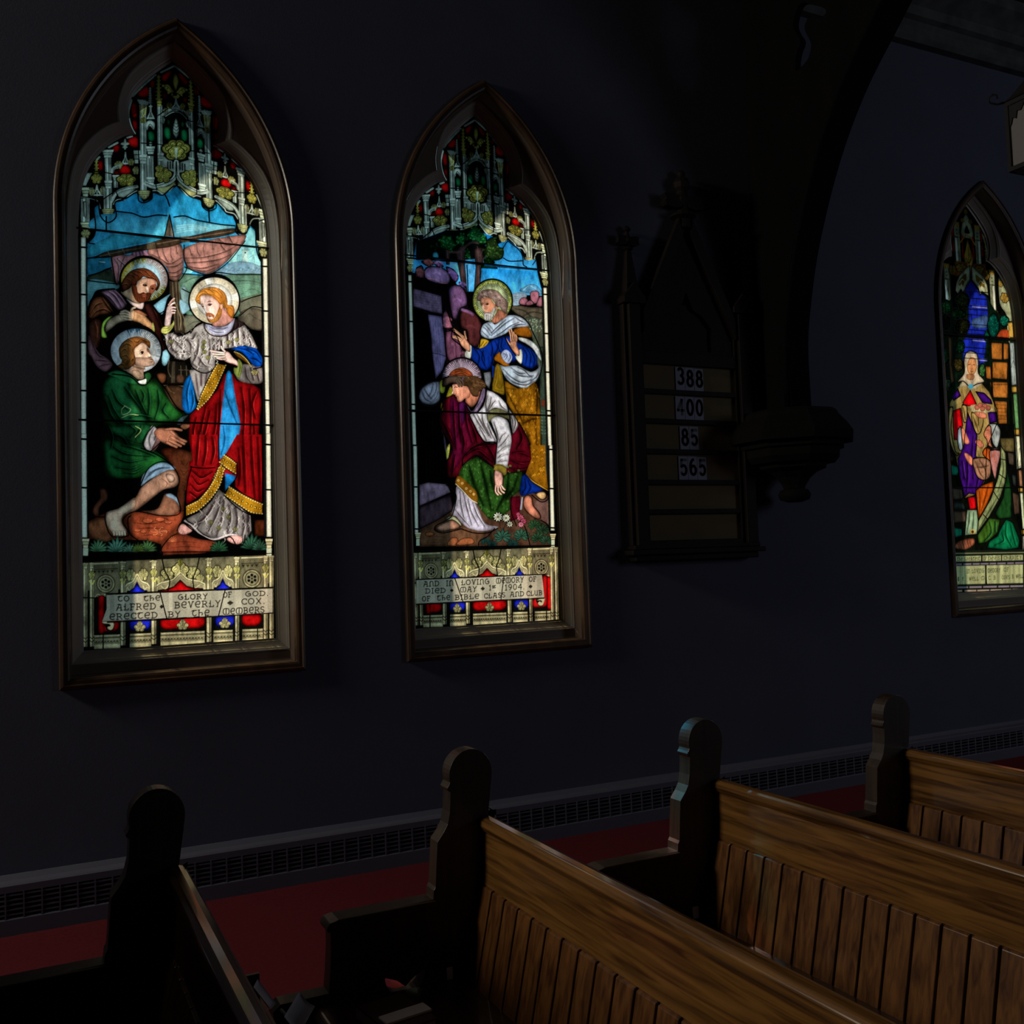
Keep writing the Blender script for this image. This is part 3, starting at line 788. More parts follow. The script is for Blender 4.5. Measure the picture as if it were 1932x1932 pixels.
class Mirror:
    """draws the same thing on both sides of the window's centre line"""
    def __init__(s, a, c=.008): s.a = a; s.c = c
    def __call__(s, fn):
        a = s.a; fn(a)
        T0 = a.T
        def T1(P):
            q = T0(P); q[:, 0] = 2*(s.c+GW/2)*PPM-q[:, 0]; return q
        a.T = T1; fn(a); del a.T

def canopy(a):
    a.crop(100, 20, 3.864, CX[1])
    mir = Mirror(a)
    # dark ground of the whole canopy
    g = [(897, 365), (740, 455), (600, 555), (530, 690), (550, 870), (600, 920), (480, 945), (330, 1060), (225, 1200), (180, 1330), (180, 1700), (250, 1700), (262, 1620), (300, 1560), (296, 1440), (350, 1420), (350, 1500), (400, 1540), (455, 1490), (450, 1400), (540, 1370), (610, 1325), (620, 1380), (665, 1400), (718, 1370), (725, 1320), (800, 1345), (897, 1270)]
    mir(lambda a: a.P(g, (.010, .010, .010), smooth=False))
    def half(a):
        for pl in ([(880, 404), (785, 450)], [(748, 468), (660, 543), (582, 624)], [(572, 650), (550, 735), (556, 800), (575, 860), (596, 895)], [(575, 915), (540, 925)], [(470, 962), (405, 996)], [(338, 1066), (320, 1085)]):
            a.S(pl, 13, SIL*.9)
        a.P([(250, 1185), (235, 1215), (215, 1275), (240, 1275), (270, 1210), (285, 1185)], SIL*.8, smooth=False)
        for pl in ([(788, 478), (868, 428), (858, 470), (812, 524)], [(706, 520), (738, 497), (744, 560), (716, 572)], [(608, 606), (690, 548), (700, 625), (625, 628)], [(572, 680), (606, 668), (610, 780), (576, 772)], [(578, 800), (610, 800), (612, 885), (592, 872)], [(798, 600), (826, 606), (836, 658), (806, 640)], [(545, 938), (615, 918), (628, 985), (590, 1002), (552, 975)], [(438, 992), (486, 972), (478, 1030), (440, 1032)], [(330, 1090), (360, 1098), (360, 1170), (330, 1168)], [(486, 1140), (530, 1124), (566, 1152), (560, 1190), (488, 1186)], [(440, 1172), (480, 1172), (484, 1196), (442, 1194)]):
            a.P(pl, RED, rim=.75, rw=22)
        for pl in ([(812, 852), (852, 858), (856, 936), (815, 926)], [(832, 790), (852, 800), (850, 838), (834, 834)], [(693, 880), (737, 890), (737, 950), (700, 948)]):
            a.P(pl, GRN*1.3, rim=.6, rw=16)
        # spires
        pinnacle(a, 770, 468, 655, 30); pinnacle(a, 709, 558, 680, 20, SIL); cross_fin(a, 709, 640, 12)
        # tall outer shaft with gold ornament, hanging pendant
        column(a, 655, 44, 650, 1310, 660); a.P([(610, 645), (700, 665), (690, 690), (628, 680)], SIL*1.1, smooth=False)
        a.S([(632, 690), (640, 745), (655, 765), (672, 745), (678, 690)], 9, YS*1.3); a.S([(655, 690), (655, 740)], 9, YS*1.3); a.D(655, 770, 9, YS); leafy(a, 658, 800, 40, 40, YS, sd=3)
        cap(a, 655, 1050, 60, 70, SIL); pendant(a, 665, 1345, 46)
        # inner shaft
        column(a, 778, 34, 690, 1150, 782); cap(a, 775, 640, 44, 60, YS); leafy(a, 800, 800, 34, 50, SIL, sd=7)
        cap(a, 785, 1040, 46, 60, SIL)
        # gablet panel between
        gablet(a, 712, 690, 790, 60); cross_fin(a, 712, 700, 16); column(a, 712, 20, 960, 980)
        a.P([(680, 820), (705, 800), (740, 820), (735, 870), (705, 840), (684, 872)], SIL, rim=.3, rw=10); a.S([(690, 850), (707, 826), (728, 850)], 5)
        cross_fin(a, 712, 972, 14, SIL); cap(a, 712, 990, 64, 60, SIL); column(a, 708, 46, 1060, 1270, 712); a.P([(690, 1075), (728, 1075), (728, 1250), (692, 1250)], SIL*.55, smooth=False); a.S([(705, 1080), (705, 1245)], 4); a.S([(716, 1080), (716, 1245)], 4)
        cap(a, 712, 1215, 60, 60, SIL)
        # wall tracery with small windows
        a.P([(800, 1060), (890, 1110), (890, 1180), (800, 1140)], SIL*.55, smooth=False)
        for x in (832, 850, 868): a.P([(x, 1098), (x+10, 1100), (x+10, 1160), (x, 1150)], (.01, .01, .01), smooth=False)
        # ogee arch
        a.S([(897, 1100), (894, 1190), (870, 1235), (815, 1265), (740, 1285), (675, 1262)], 28, SIL*.85); a.S([(897, 1100), (894, 1190), (868, 1232), (812, 1260), (740, 1278), (675, 1255)], 5, (.015, .015, .015)); a.S([(893, 1190), (864, 1226), (808, 1252), (735, 1270), (675, 1247)], 4, SIL*1.4)
        a.P([(893, 1262), (830, 1322), (800, 1333), (765, 1310), (760, 1290), (840, 1278), (880, 1250)], YS*.7+SIL*.3, rim=.5, rw=14); a.S([(890, 1270), (832, 1326), (800, 1337), (760, 1312), (728, 1312)], 7, SIL*1.1)
        leafy(a, 805, 1200, 120, 110, YS, sd=5); leafy(a, 775, 1152, 60, 50, YS, sd=6)
        # side bay
        column(a, 400, 44, 1030, 1450, 408); cap(a, 400, 1015, 84, 60, SIL); cap(a, 403, 1240, 56, 60, SIL); pendant(a, 402, 1478, 46)
        cross_fin(a, 525, 975, 34); gablet(a, 528, 1030, 1120, 64); leafy(a, 478, 1125, 60, 60, YS*.8+SIL*.2, sd=9); leafy(a, 570, 1105, 46, 50, YS*.8+SIL*.2, sd=10); leafy(a, 605, 1165, 50, 60, YS*.7+SIL*.3, sd=19)
        a.S([(430, 1175), (440, 1150), (480, 1130)], 20, SIL*.8); a.S([(436, 1180), (446, 1152), (480, 1136)], 4)
        cap(a, 612, 1020, 48, 100, SIL); column(a, 458, 30, 1210, 1290); cap(a, 458, 1200, 50, 40, SIL)
        leafy(a, 535, 1235, 140, 90, YS, sd=11)
        a.S([(610, 1282), (520, 1300), (460, 1330), (425, 1390)], 22, SIL*.85); a.S([(610, 1278), (520, 1295), (455, 1325), (420, 1385)], 4)
        a.P([(600, 1300), (535, 1350), (510, 1362), (470, 1350), (500, 1318)], SIL*.7, rim=.4, rw=10); a.S([(610, 1312), (548, 1352), (530, 1376), (470, 1378), (440, 1410)], 7, SIL*1.1); a.S([(460, 1330), (430, 1370), (420, 1440)], 8, SIL*1.1)
        # far side shaft and small gable
        pinnacle(a, 316, 1085, 1185, 26); leafy(a, 318, 1225, 80, 75, YS, sd=13); gablet(a, 320, 1270, 1350, 96, SIL*.9+YS*.1); leafy(a, 282, 1318, 44, 60, YS*.6+SIL*.4, sd=14); leafy(a, 362, 1310, 40, 60, YS*.6+SIL*.4, sd=15)
        column(a, 235, 60, 1370, 1540); cap(a, 236, 1290, 56, 70, SIL*.8+YS*.3); a.P([(218, 1390), (246, 1390), (246, 1520), (222, 1500)], (.05, .055, .045), smooth=False); a.S([(232, 1400), (232, 1500)], 6, SIL)
        a.S([(205, 1355), (300, 1375), (330, 1400), (345, 1440)], 8, SIL*.9); a.S([(372, 1290), (375, 1440)], 10, SIL*.8)
        cap(a, 246, 1545, 92, 56, SIL*.7+YS*.5); leafy(a, 238, 1628, 66, 70, YS*.7+SIL*.3, sd=17)
        for k in range(5): a.S([(212+k*8, 1410), (214+k*8, 1500)], 2, (.02, .02, .02))
    mir(half)
    # the middle: fleuron, tall finial leaf, crown boss
    a.P([(893, 448), (905, 480), (922, 512), (912, 560), (897, 600), (878, 560), (866, 512), (882, 480)], BK); a.P([(893, 455), (916, 512), (905, 560), (896, 590), (884, 560), (872, 512)], YS*1.2, rim=.5, rw=14)
    def scroll(a):
        a.P([(886, 600), (850, 610), (820, 590), (796, 560), (800, 540), (830, 528), (858, 540), (872, 570), (884, 590)], BK)
        a.P([(884, 594), (852, 602), (826, 584), (804, 556), (806, 545), (830, 536), (852, 546), (866, 572)], YS*1.2, rim=.5, rw=12); a.S([(812, 556), (824, 548), (838, 558), (830, 572)], 5, (.03, .03, .005)); a.S([(842, 560), (858, 580), (870, 596)], 4, (.03, .03, .005))
        a.D(802, 548, 8, YS*1.2); a.D(842, 600, 8, YS*1.2); a.D(868, 612, 8, YS)
    mir(scroll)
    a.P([(868, 622), (926, 622), (915, 640), (880, 640)], YS, smooth=False)
    gablet(a, 897, 640, 730, 110); a.S([(800, 760), (840, 730), (895, 712), (950, 735), (995, 775)], 22, SIL*.8); a.S([(800, 770), (840, 738), (895, 720), (950, 743), (990, 780)], 4); a.S([(820, 770), (860, 745), (895, 738), (935, 750), (975, 790)], 5, SIL*1.1)
    leafy(a, 848, 690, 40, 50, YS, sd=21); leafy(a, 945, 700, 40, 50, YS, sd=22); leafy(a, 820, 730, 36, 40, SIL*.6+YS*.4, sd=23); leafy(a, 985, 745, 36, 44, SIL*.6+YS*.4, sd=24)
    a.P([(897, 772), (915, 810), (925, 870), (915, 920), (898, 942), (882, 920), (868, 870), (878, 810)], BK); a.P([(897, 780), (918, 868), (908, 915), (898, 932), (886, 915), (874, 868)], SIL*.9, rim=.5, rw=12)
    for k in range(5): a.S([(880, 810+k*24), (897, 826+k*24), (914, 812+k*24)], 5, (.03, .04, .03))
    leafy(a, 898, 1015, 200, 150, YS, sd=25); leafy(a, 898, 1030, 110, 90, YS*1.1, sd=26); a.P([(888, 1000), (908, 1000), (902, 1080), (894, 1080)], SIL*.9, smooth=False)
    # main cames of the canopy
    for pl in ([(740, 480), (742, 640), (750, 760), (745, 1100), (742, 1200), (755, 1310)], [(1045, 540), (1048, 700), (1050, 900), (1045, 1150), (1048, 1340)], [(560, 632), (640, 640)], [(1200, 745), (1150, 740)], [(610, 640), (620, 900), (630, 1300)], [(1180, 760), (1175, 1000), (1165, 1380)], [(640, 965), (780, 975), (810, 990)], [(1000, 1020), (1140, 1040)], [(897, 1100), (897, 1280)], [(240, 1180), (330, 1172), (430, 1190)], [(200, 1352), (300, 1372), (330, 1395), (430, 1330)], [(1330, 1325), (1430, 1330)], [(1440, 1550), (1550, 1520)], [(455, 1310), (480, 1370)], [(765, 765), (830, 720)], [(950, 735), (990, 800), (1035, 808)]):
        a.S(pl, 7, came=True)
    outl = [(300, 1700), (300, 1560), (298, 1440)]

def border(a, L, R_, ticksL, ticksR, wL=.030):
    """white border strips at both jambs between two heights, in crop coordinates"""
    for strip, ticks in ((L, ticksL), (R_, ticksR)):
        (x0a, x0b, y0), (x1a, x1b, y1) = strip
        f = lambda t, k: (x0a+(x1a-x0a)*t if k else x0b+(x1b-x0b)*t, y0+(y1-y0)*t)
        a.P([(x0a-18, y0), (x0b+12, y0), (x1b+12, y1), (x1a-18, y1)], (.006, .006, .006), smooth=False)
        a.P([(x0a, y0), (x0b, y0), (x1b, y1), (x1a, y1)], (.88, .90, .78), rim=.35, rw=12, smooth=False)
        for y in ticks:
            t = (y-y0)/(y1-y0); a.S([(x0a+(x1a-x0a)*t-14, y), (x0b+(x1b-x0b)*t+8, y+3)], 13, smooth=False, came=True)

# ------- pen strokes of the uncial lettering, unit box, y down
def _arc(cx, cy, rx, ry, a0, a1, n=9): return [(cx+rx*math.cos(math.radians(a0+(a1-a0)*i/n)), cy-ry*math.sin(math.radians(a0+(a1-a0)*i/n))) for i in range(n+1)]
GLY = {
 'A': (.85, [[(.08, 1), (.3, .45), (.45, .02)], [(.25, .05), (.45, .0), (.62, .1), (.68, 1)], [(.2, .6), (.68, .6)], [(.58, 1), (.82, .97)]]),
 'B': (.72, [[(.15, .03), (.15, .97)], [(.02, .03)]+_arc(.3, .26, .3, .23, 90, -90), [(.15, .49)]+_arc(.32, .73, .34, .24, 90, -90)+[(.02, .97)]]),
 'C': (.66, [_arc(.42, .5, .36, .48, 50, 310), [(.64, .06), (.64, .24)], [(.64, .78), (.64, .95)]]),
 'D': (.80, [[(.15, .03), (.15, .97)], [(.02, .03)]+_arc(.3, .5, .42, .47, 90, -90)+[(.02, .97)]]),
 'E': (.72, [_arc(.42, .5, .36, .48, 60, 300), [(.1, .5), (.6, .5)], [(.64, .1), (.64, .42)]]),
 'F': (.64, [[(.16, .03), (.16, 1)], [(.02, .03), (.6, .03), (.6, .2)], [(.16, .5), (.5, .5)], [(.02, 1), (.3, 1)]]),
 'G': (.82, [_arc(.42, .5, .36, .48, 70, 330), [(.45, .48), (.72, .48), (.72, .85)], _arc(.62, .62, .12, .16, 180, 0)]),
 'H': (.74, [[(.14, .0), (.14, 1)], [(.14, .5)]+_arc(.4, .66, .24, .24, 120, -60), [(.02, 0), (.24, 0)]]),
 'I': (.30, [[(.15, .0), (.15, 1)], [(.03, .0), (.27, .0)], [(.03, 1), (.27, 1)]]),
 'L': (.66, [[(.2, .0), (.2, .97)], [(.2, .5), (.05, .4)], [(.05, .97), (.6, .97), (.62, .75)]]),
 'M': (1.02, [_arc(.28, .5, .24, .48, 80, 280), [(.5, .0), (.5, 1)], _arc(.74, .5, .24, .48, 100, -100), [(.28, .02), (.74, .02)]]),
 'N': (.74, [[(.14, .1), (.14, 1)], [(.14, .3)]+_arc(.38, .34, .26, .32, 120, 0)+[(.64, .8), (.7, 1)], [(.02, 1), (.26, 1)]]),
 'O': (.80, [_arc(.4, .5, .35, .48, 0, 360, 16)]),
 'R': (.78, [[(.15, .03), (.15, .97)], [(.02, .03)]+_arc(.32, .28, .3, .25, 90, -90)+[(.2, .53)], [(.4, .53), (.72, .97)], [(.02, .97), (.28, .97)]]),
 'S': (.60, [_arc(.3, .26, .24, .23, 30, 240)+_arc(.3, .74, .25, .24, 70, -150)]),
 'T': (.74, [[(.04, .16), (.2, .02), (.66, .04)], _arc(.42, .55, .3, .42, 110, 320)]),
 'U': (.74, [[(.12, .0), (.12, .6)]+_arc(.36, .66, .24, .32, 180, 360)+[(.6, .0)], [(.6, .6), (.6, 1)]]),
 'V': (.78, [[(.06, .1), (.16, .0), (.38, 1), (.62, .0), (.74, .1)]]),
 'W': (1.0, [[(.06, .0), (.28, 1), (.5, .1), (.72, 1), (.94, .0)]]),
 'X': (.78, [[(.1, .0), (.66, 1)], [(.66, .0), (.1, 1)]]),
 'Y': (.74, [[(.08, .0), (.36, .5), (.64, .0)], [(.36, .5), (.34, 1), (.2, 1)]]),
 'K': (.74, [[(.15, .0), (.15, 1)], [(.6, .0), (.18, .5), (.66, 1)]]),
 'J': (.44, [[(.3, .0), (.3, .8), (.05, 1)]]),
 '1': (.34, [[(.05, .2), (.18, .0), (.18, 1)], [(.04, 1), (.3, 1)]]),
 '9': (.58, [_arc(.3, .3, .22, .28, 0, 360, 14), [(.52, .3), (.46, .7), (.2, 1)]]),
 '0': (.60, [_arc(.3, .5, .24, .48, 0, 360, 14)]),
 '4': (.62, [[(.46, 1), (.46, .02), (.04, .66), (.6, .66)]]),
 '.': (.24, [[(.1, .92), (.12, .98)]]),
 '+': (.56, [_arc(.28, .32, .1, .12, 0, 360, 8), _arc(.28, .72, .1, .12, 0, 360, 8), _arc(.1, .52, .09, .11, 0, 360, 8), _arc(.46, .52, .09, .11, 0, 360, 8)]),
 ' ': (.5, [])}
def words(a, items, w=6.5, col=(.012, .010, .006)):
    """items: (text, x0, x1, y_base_left, y_base_right, height): lettering stretched between two points of the crop"""
    for txt, x0, x1, yb0, yb1, h in items:
        tot = sum(GLY[c][0] for c in txt)+.16*(len(txt)-1)
        x = 0.
        for c in txt:
            gw, st = GLY[c]
            for l in st:
                Q = [(x0+(x+p[0])/tot*(x1-x0), yb0+(yb1-yb0)*(x+p[0])/tot-h*(1-p[1])) for p in l]
                a.S(Q, w, col, smooth=False)
            x += gw+.16

def base_panel(a, scroll_left):
    """arcaded base with roundels, blue and red grounds (traced on the left window)"""
    a.crop(100, 820, 3.864, CX[1])
    yt = lambda x: 925-(x-215)*.030; sl = -.030
    def q(x, y): return (x, y-(x-900)*.040)          # the arcade runs level on the window: undo the tilt of the view
    def poly(P, c, **k): a.P([q(*p) for p in P], c, **k)
    def st(P, w, c=BK, **k): a.S([q(*p) for p in P], w, c, **k)
    poly([(190, 890), (1625, 890), (1625, 1530), (190, 1530)], (.012, .012, .01), smooth=False)
    UMB = STONE*.3
    poly([(215, 905), (1605, 905), (1605, 1110), (215, 1110)], UMB, smooth=False)
    for x0, x1 in ((290, 470), (515, 710), (745, 1110), (1150, 1325), (1375, 1530)):
        n = int((x1-x0)/16)
        st([(x0, 917), (x1, 917)], 9, STONE*1.2, smooth=False); st([(x0, 958), (x1, 958)], 6, UM*.4, smooth=False)
        for i in range(n):
            a.D(*q(x0+8+i*(x1-x0-10)/n, 938), 6, UM*.5, n=8); a.D(*q(x0+8+i*(x1-x0-10)/n, 938), 2.5, STONE, n=6)
        for i in range(n//2): poly([(x0+i*32, 968), (x0+26+i*32, 968), (x0+13+i*32, 990)], UM*.45, smooth=False)
    # grounds below the arches
    BLp, RDp = BLU*1.2, RED*.8
    for x0, x1, c in ((520, 705, BLp), (745, 1110, RDp), (1155, 1320, BLp)):
        xm = (x0+x1)/2; w = x1-x0
        poly([(x0, 905), (x1, 905), (x1, 1150), (x0, 1150)], STONE*.3, smooth=False)
        for sx in (-1, 1):
            leafy(a, *q(xm+sx*w*.25, 1010), min(w*.38, 100), 90, STONE*.8+YS*.4, sd=int(x0)+sx)
            if w > 300: leafy(a, *q(xm+sx*w*.40, 1055), 60, 60, STONE*.8+YS*.4, sd=int(x0)+5+sx)
        if w > 300: leafy(a, *q(xm, 990), 120, 110, STONE*.8+YS*.5, sd=3); leafy(a, *q(xm, 930), 36, 60, YS, sd=4)
        arch_ = [(x0+4, 1150), (x0+8, 1100), (x0+w*.12, 1080), (x0+w*.25, 1072), (xm-w*.13, 1058), (xm, 1010), (xm+w*.13, 1058), (x1-w*.25, 1072), (x1-w*.12, 1080), (x1-8, 1100), (x1-4, 1150)]
        poly(arch_, STONE*.5, smooth=False)
        fld = [(x0+10, 1150), (x0+16, 1128)]+[(p[0], p[1]+46) for p in arch_[3:-3]]+[(x1-16, 1128), (x1-10, 1150)]
        poly(fld, BK, smooth=False); poly([(xm+(p[0]-xm)*.94, p[1]+6) for p in fld], c, rim=.8, rw=22, smooth=False)
        st(arch_, 20, STONE*.9, smooth=False); st([(p[0], p[1]+4) for p in arch_], 4, UM*.3, smooth=False); st([(p[0], p[1]-7) for p in arch_], 4, STONE*1.4, smooth=False)
        for sx in (-1, 1):
            st([(xm+sx*w*.38, 1102), (xm+sx*w*.30, 1120), (xm+sx*w*.24, 1094)], 7, STONE)
    # roundels
    for xc in (385, 1450):
        poly([(xc-90, 990), (xc+90, 990), (xc+90, 1160), (xc-90, 1160)], STONE*.35, smooth=False)
        yc = 1066 if xc < 900 else 1072
        a.D(*q(xc, yc), 70, UM*.4, n=28); a.D(*q(xc, yc), 63, STONE*.62, n=28); a.D(*q(xc, yc), 52, UM*.5, n=28); a.D(*q(xc, yc), 46, STONE*.55, n=28)
        for k in range(6):
            t = k*PI/3+.5; a.D(*q(xc+26*math.cos(t), yc+26*math.sin(t)), 11, (.01, .01, .01), n=12)
        a.D(*q(xc, yc), 13, STONE*.5, n=12); a.D(*q(xc, yc), 7, (.02, .02, .02), n=10)
        for sx in (-1, 0, 1): st([(xc+sx*58-24, 1162), (xc+sx*58, 1140), (xc+sx*58+24, 1162)], 7, STONE*.9)
    # lower grounds
    for x0, x1, c in ((330, 485, RDp), (550, 715, BLp), (780, 1110, RDp), (1180, 1325, BLp), (1375, 1520, RDp)):
        poly([(x0, 1330), (x1, 1330), (x1, 1392), (x1-30, 1418), (x0+30, 1418), (x0, 1392)], c*.75, rim=.7, rw=22, smooth=False)
        if c is BLp or x1-x0 > 300:
            xm = (x0+x1)/2; leafy(a, *q(xm, 1395), 84, 60, STONE*.8+YS*.2, sd=int(x0)); leafy(a, *q(xm, 1372), 40, 46, STONE+YS*.1, sd=int(x0)+1)
    poly([(330, 1150), (375, 1150), (375, 1430), (330, 1430)], RDp, rim=.7, rw=18, smooth=False)
    if not scroll_left: poly([(1500, 1150), (1550, 1150), (1550, 1430), (1500, 1430)], RDp, rim=.7, rw=18, smooth=False)
    # plinth blocks
    for x0, x1 in ((300, 490), (560, 715), (785, 1105), (1170, 1310), (1380, 1530)):
        poly([(x0, 1440), (x1, 1440), (x1, 1540), (x0, 1540)], STONE*.5, smooth=False)
        poly([(x0, 1440), (x1, 1440), (x1-4, 1452), (x0+4, 1452)], STONE*1.1, smooth=False); st([(x0, 1458), (x1, 1458)], 5, UM*.3, smooth=False); st([(x0, 1472), (x1, 1472)], 4, STONE, smooth=False)
        poly([(x0, 1510), (x1, 1510), (x1, 1535), (x0, 1535)], STONE*.95, smooth=False)
        for i in range(int((x1-x0)/22)): st([(x0+6+i*22, 1496), (x0+14+i*22, 1484), (x0+20+i*22, 1498)], 5, UM*.2)
    # shafts
    for xc, w in ((235, 30), (283, 28), (510, 34), (735, 34), (1137, 34), (1340, 32), (1550, 28), (1592, 30)):
        f = lambda k, y: q(xc+k*w/2, y)
        a.P([f(-1.2, 905), f(1.2, 905), f(1.2, 1535), f(-1.2, 1535)], (.01, .01, .008), smooth=False)
        a.P([f(-1, 908), f(1, 908), f(1, 1520), f(-1, 1520)], STONE*.7, smooth=False); a.P([f(-.7, 908), f(-.1, 908), f(-.1, 1520), f(-.7, 1520)], STONE*1.35, smooth=False)
        a.S([f(.35, 908), f(.35, 1520)], 4, UM*.3, smooth=False)
        if 260 < xc < 1560: leafy(a, *q(xc, 1000), 50, 60, YS*.7+STONE*.4, sd=int(xc)); a.S([q(xc-18, 1040), q(xc, 1065), q(xc+18, 1040)], 8, YS*1.1)
        for y in (1455, 1480): a.S([q(xc-w*.6, y-8), q(xc, y+8), q(xc+w*.6, y-8)], 6, UM*.3, smooth=False)
        cap(a, *q(xc, 912), w*1.25, 40, STONE)
    # ribbon
    for xx in (370, 540, 560, 770, 790, 1110, 1160, 1330): pass
    for pl in ([(795, 905), (815, 990), (850, 1060), (835, 1145)], [(1065, 905), (1048, 980), (1020, 1060), (1030, 1140)], [(365, 1440), (365, 1540)], [(560, 1320), (553, 1540)], [(775, 1330), (772, 1540)], [(1110, 1320), (1112, 1540)], [(1325, 1310), (1325, 1520)], [(1490, 1440), (1492, 1520)], [(205, 1160), (330, 1168)], [(205, 893), (1620, 893)]):
        a.S([q(*p) for p in pl], 8, came=True)
    a.S([q(195, 893), q(1630, 893)], 24, smooth=False)
# ------------------------------------------------------------------ window 1: three standing and seated figures by a boat
def folds(a, dark, lines, w=7, soft=5, light=None, off=(6, 0), lw=4):
    for l in lines:
        a.S(l, w*1.2, dark, taper=1, soft=soft*2.4, a=.55); a.S(l, w*.9, dark, taper=1, soft=soft*.8, a=.85)
        if light is not None: a.S([(p[0]+off[0], p[1]+off[1]) for p in l], lw, light, taper=1, soft=2, a=.6)
def hand(a, palm, fingers, col, dark, w=11):
    a.P(palm, dark); a.P(palm, col, rim=.45, rw=14)
    for f in fingers:
        a.S(f, w+5, dark); a.S(f, w, col)
def beads(a, P, n, r, col):
    Q = catmull(P, 10); L = np.r_[0, np.cumsum(np.hypot(*np.diff(Q, axis=0).T))]
    for t in np.linspace(0, L[-1], n): a.D(np.interp(t, L, Q[:, 0]), np.interp(t, L, Q[:, 1]), r, col, n=8)
def gilt(a, P, n=7, sd=1):
    """gold hem with dark leaf ornament between two edges given as one centre line and width"""
    pass

def window_1(a):
    canopy(a)
    base_panel(a, True)
    # ---------------- sky, clouds (crop of the canopy)
    a.crop(100, 20, 3.864)
    SKY = np.array([.030, .34, .62]); SKY2 = np.array([.07, .40, .66])
    a.P([(300, 1440), (330, 1418), (345, 1500), (400, 1535), (450, 1500), (455, 1400), (520, 1385), (560, 1345), (615, 1330), (660, 1398), (715, 1375), (730, 1330), (800, 1340), (860, 1310), (900, 1282), (960, 1340), (1000, 1360), (1075, 1385), (1090, 1430), (1130, 1455), (1170, 1445), (1190, 1400), (1230, 1425), (1260, 1480), (1310, 1500), (1335, 1560), (1330, 1620), (1400, 1640), (1440, 1570), (1470, 1600), (1490, 1720), (1500, 1800), (1525, 1840), (1525, 1940), (250, 1940), (250, 1700), (300, 1640), (310, 1560)], SKY, grad=(SKY2, 0, 1.6), smooth=False)
    a.P([(470, 1478), (560, 1482), (660, 1512), (760, 1498), (820, 1500), (810, 1650), (300, 1600), (310, 1500)], SKY2*.9, rim=.2, rw=30, grad=((.10, .50, .70), .4, 1))
    a.P([(885, 1510), (960, 1505), (1040, 1535), (1140, 1550), (1320, 1575), (1200, 1600), (1000, 1640), (890, 1650)], (.12, .46, .68), rim=.2, rw=30, grad=((.30, .66, .74), 1, .6))
    for y in range(5): a.S([(560+y*30, 1560+y*12), (680, 1552+y*16), (800, 1566+y*12)], 3, (.16, .55, .72), soft=4, a=.5)
    for y in range(4): a.S([(900, 1570+y*16), (1000, 1560+y*14), (1120, 1580+y*6)], 4, (.45, .75, .80), soft=5, a=.6)
    a.P([(255, 1720), (440, 1630), (800, 1665), (690, 1690), (560, 1710), (380, 1760), (255, 1800)], (.05, .36, .52), rim=.2, rw=20, smooth=False)
    a.P([(1400, 1650), (1440, 1580), (1470, 1610), (1485, 1720), (1500, 1800), (1520, 1850), (1500, 1870), (1380, 1845), (1300, 1850), (1270, 1830), (1350, 1740)], (.22, .60, .72), grad=((.35, .70, .76), 0, 1), smooth=False)
    a.P([(1210, 1932), (1250, 1880), (1320, 1850), (1345, 1835), (1400, 1830), (1450, 1840), (1520, 1890), (1520, 1950), (1200, 1950)], (.20, .34, .46), rim=.3, rw=30)
    for k in range(16): a.S([(1240+k*17, 1925-abs(8-k)*2), (1262+k*17, 1900-abs(8-k)), (1290+k*16, 1895)], 2.5, (.04, .07, .12), taper=1)
    a.P([(1378, 1745), (1424, 1745), (1430, 1835), (1378, 1835)], (.46, .66, .66), smooth=False); a.P([(1372, 1738), (1430, 1738), (1430, 1752), (1372, 1752)], (.3, .45, .46), smooth=False); a.D(1402, 1765, 7, (.05, .1, .12))
    a.S([(1340, 1840), (1345, 1785), (1378, 1778)], 3, (.1, .15, .16), smooth=False); a.S([(1430, 1800), (1460, 1780), (1470, 1835)], 3, (.1, .15, .16), smooth=False)
    for pl in ([(455, 1462), (520, 1470), (580, 1478), (660, 1505), (760, 1490), (830, 1495)], [(880, 1505), (960, 1497), (1040, 1525), (1140, 1545), (1230, 1560), (1325, 1568)], [(388, 1500), (388, 1605)], [(1135, 1450), (1140, 1545)], [(815, 1340), (835, 1380), (850, 1425)], [(250, 1805), (320, 1800)]):
        a.S(pl, 10, came=True)
    a.S([(285, 1598), (520, 1625), (800, 1660), (1000, 1682), (1480, 1725)], 12, smooth=False); a.bars.append(('px', 335, 450))
    outl = [(300, 1700), (260, 1690), (300, 1640), (310, 1560), (298, 1440), (330, 1400), (345, 1495), (400, 1545), (460, 1500), (452, 1400), (530, 1370), (610, 1325), (625, 1385), (668, 1400), (720, 1370), (730, 1322), (800, 1345), (897, 1275), (1000, 1355), (1075, 1380), (1090, 1430), (1135, 1460), (1185, 1440), (1195, 1400), (1265, 1480), (1325, 1500), (1335, 1560), (1330, 1610), (1370, 1640), (1410, 1620), (1425, 1570), (1450, 1565), (1475, 1600), (1480, 1720), (1500, 1800), (1525, 1840)]
    a.S(outl, 9, came=True)
    # ---------------- landscape and boat (crop 100,400)
    a.crop(100, 400, 3.864)
    a.P([(255, 335), (420, 330), (420, 420), (330, 450), (255, 460)], (.03, .22, .36), rim=.3, rw=20); a.S([(340, 362), (375, 366)], 6, (.6, .9, .95), a=.9)
    a.P([(255, 470), (330, 440), (420, 410), (450, 520), (255, 500)], (.035, .05, .035), rim=.4, rw=16)
    a.P([(255, 500), (460, 520), (470, 560), (340, 580), (255, 690)], (.13, .30, .34), rim=.2, rw=16)
    for y in range(9): a.S([(262, 512+y*17), (400-y*8, 520+y*15)], 2, (.05, .16, .2), smooth=False)
    a.P([(1215, 420), (1300, 370), (1400, 360), (1520, 400), (1520, 460), (1130, 455)], (.25, .42, .55), rim=.15, rw=20)
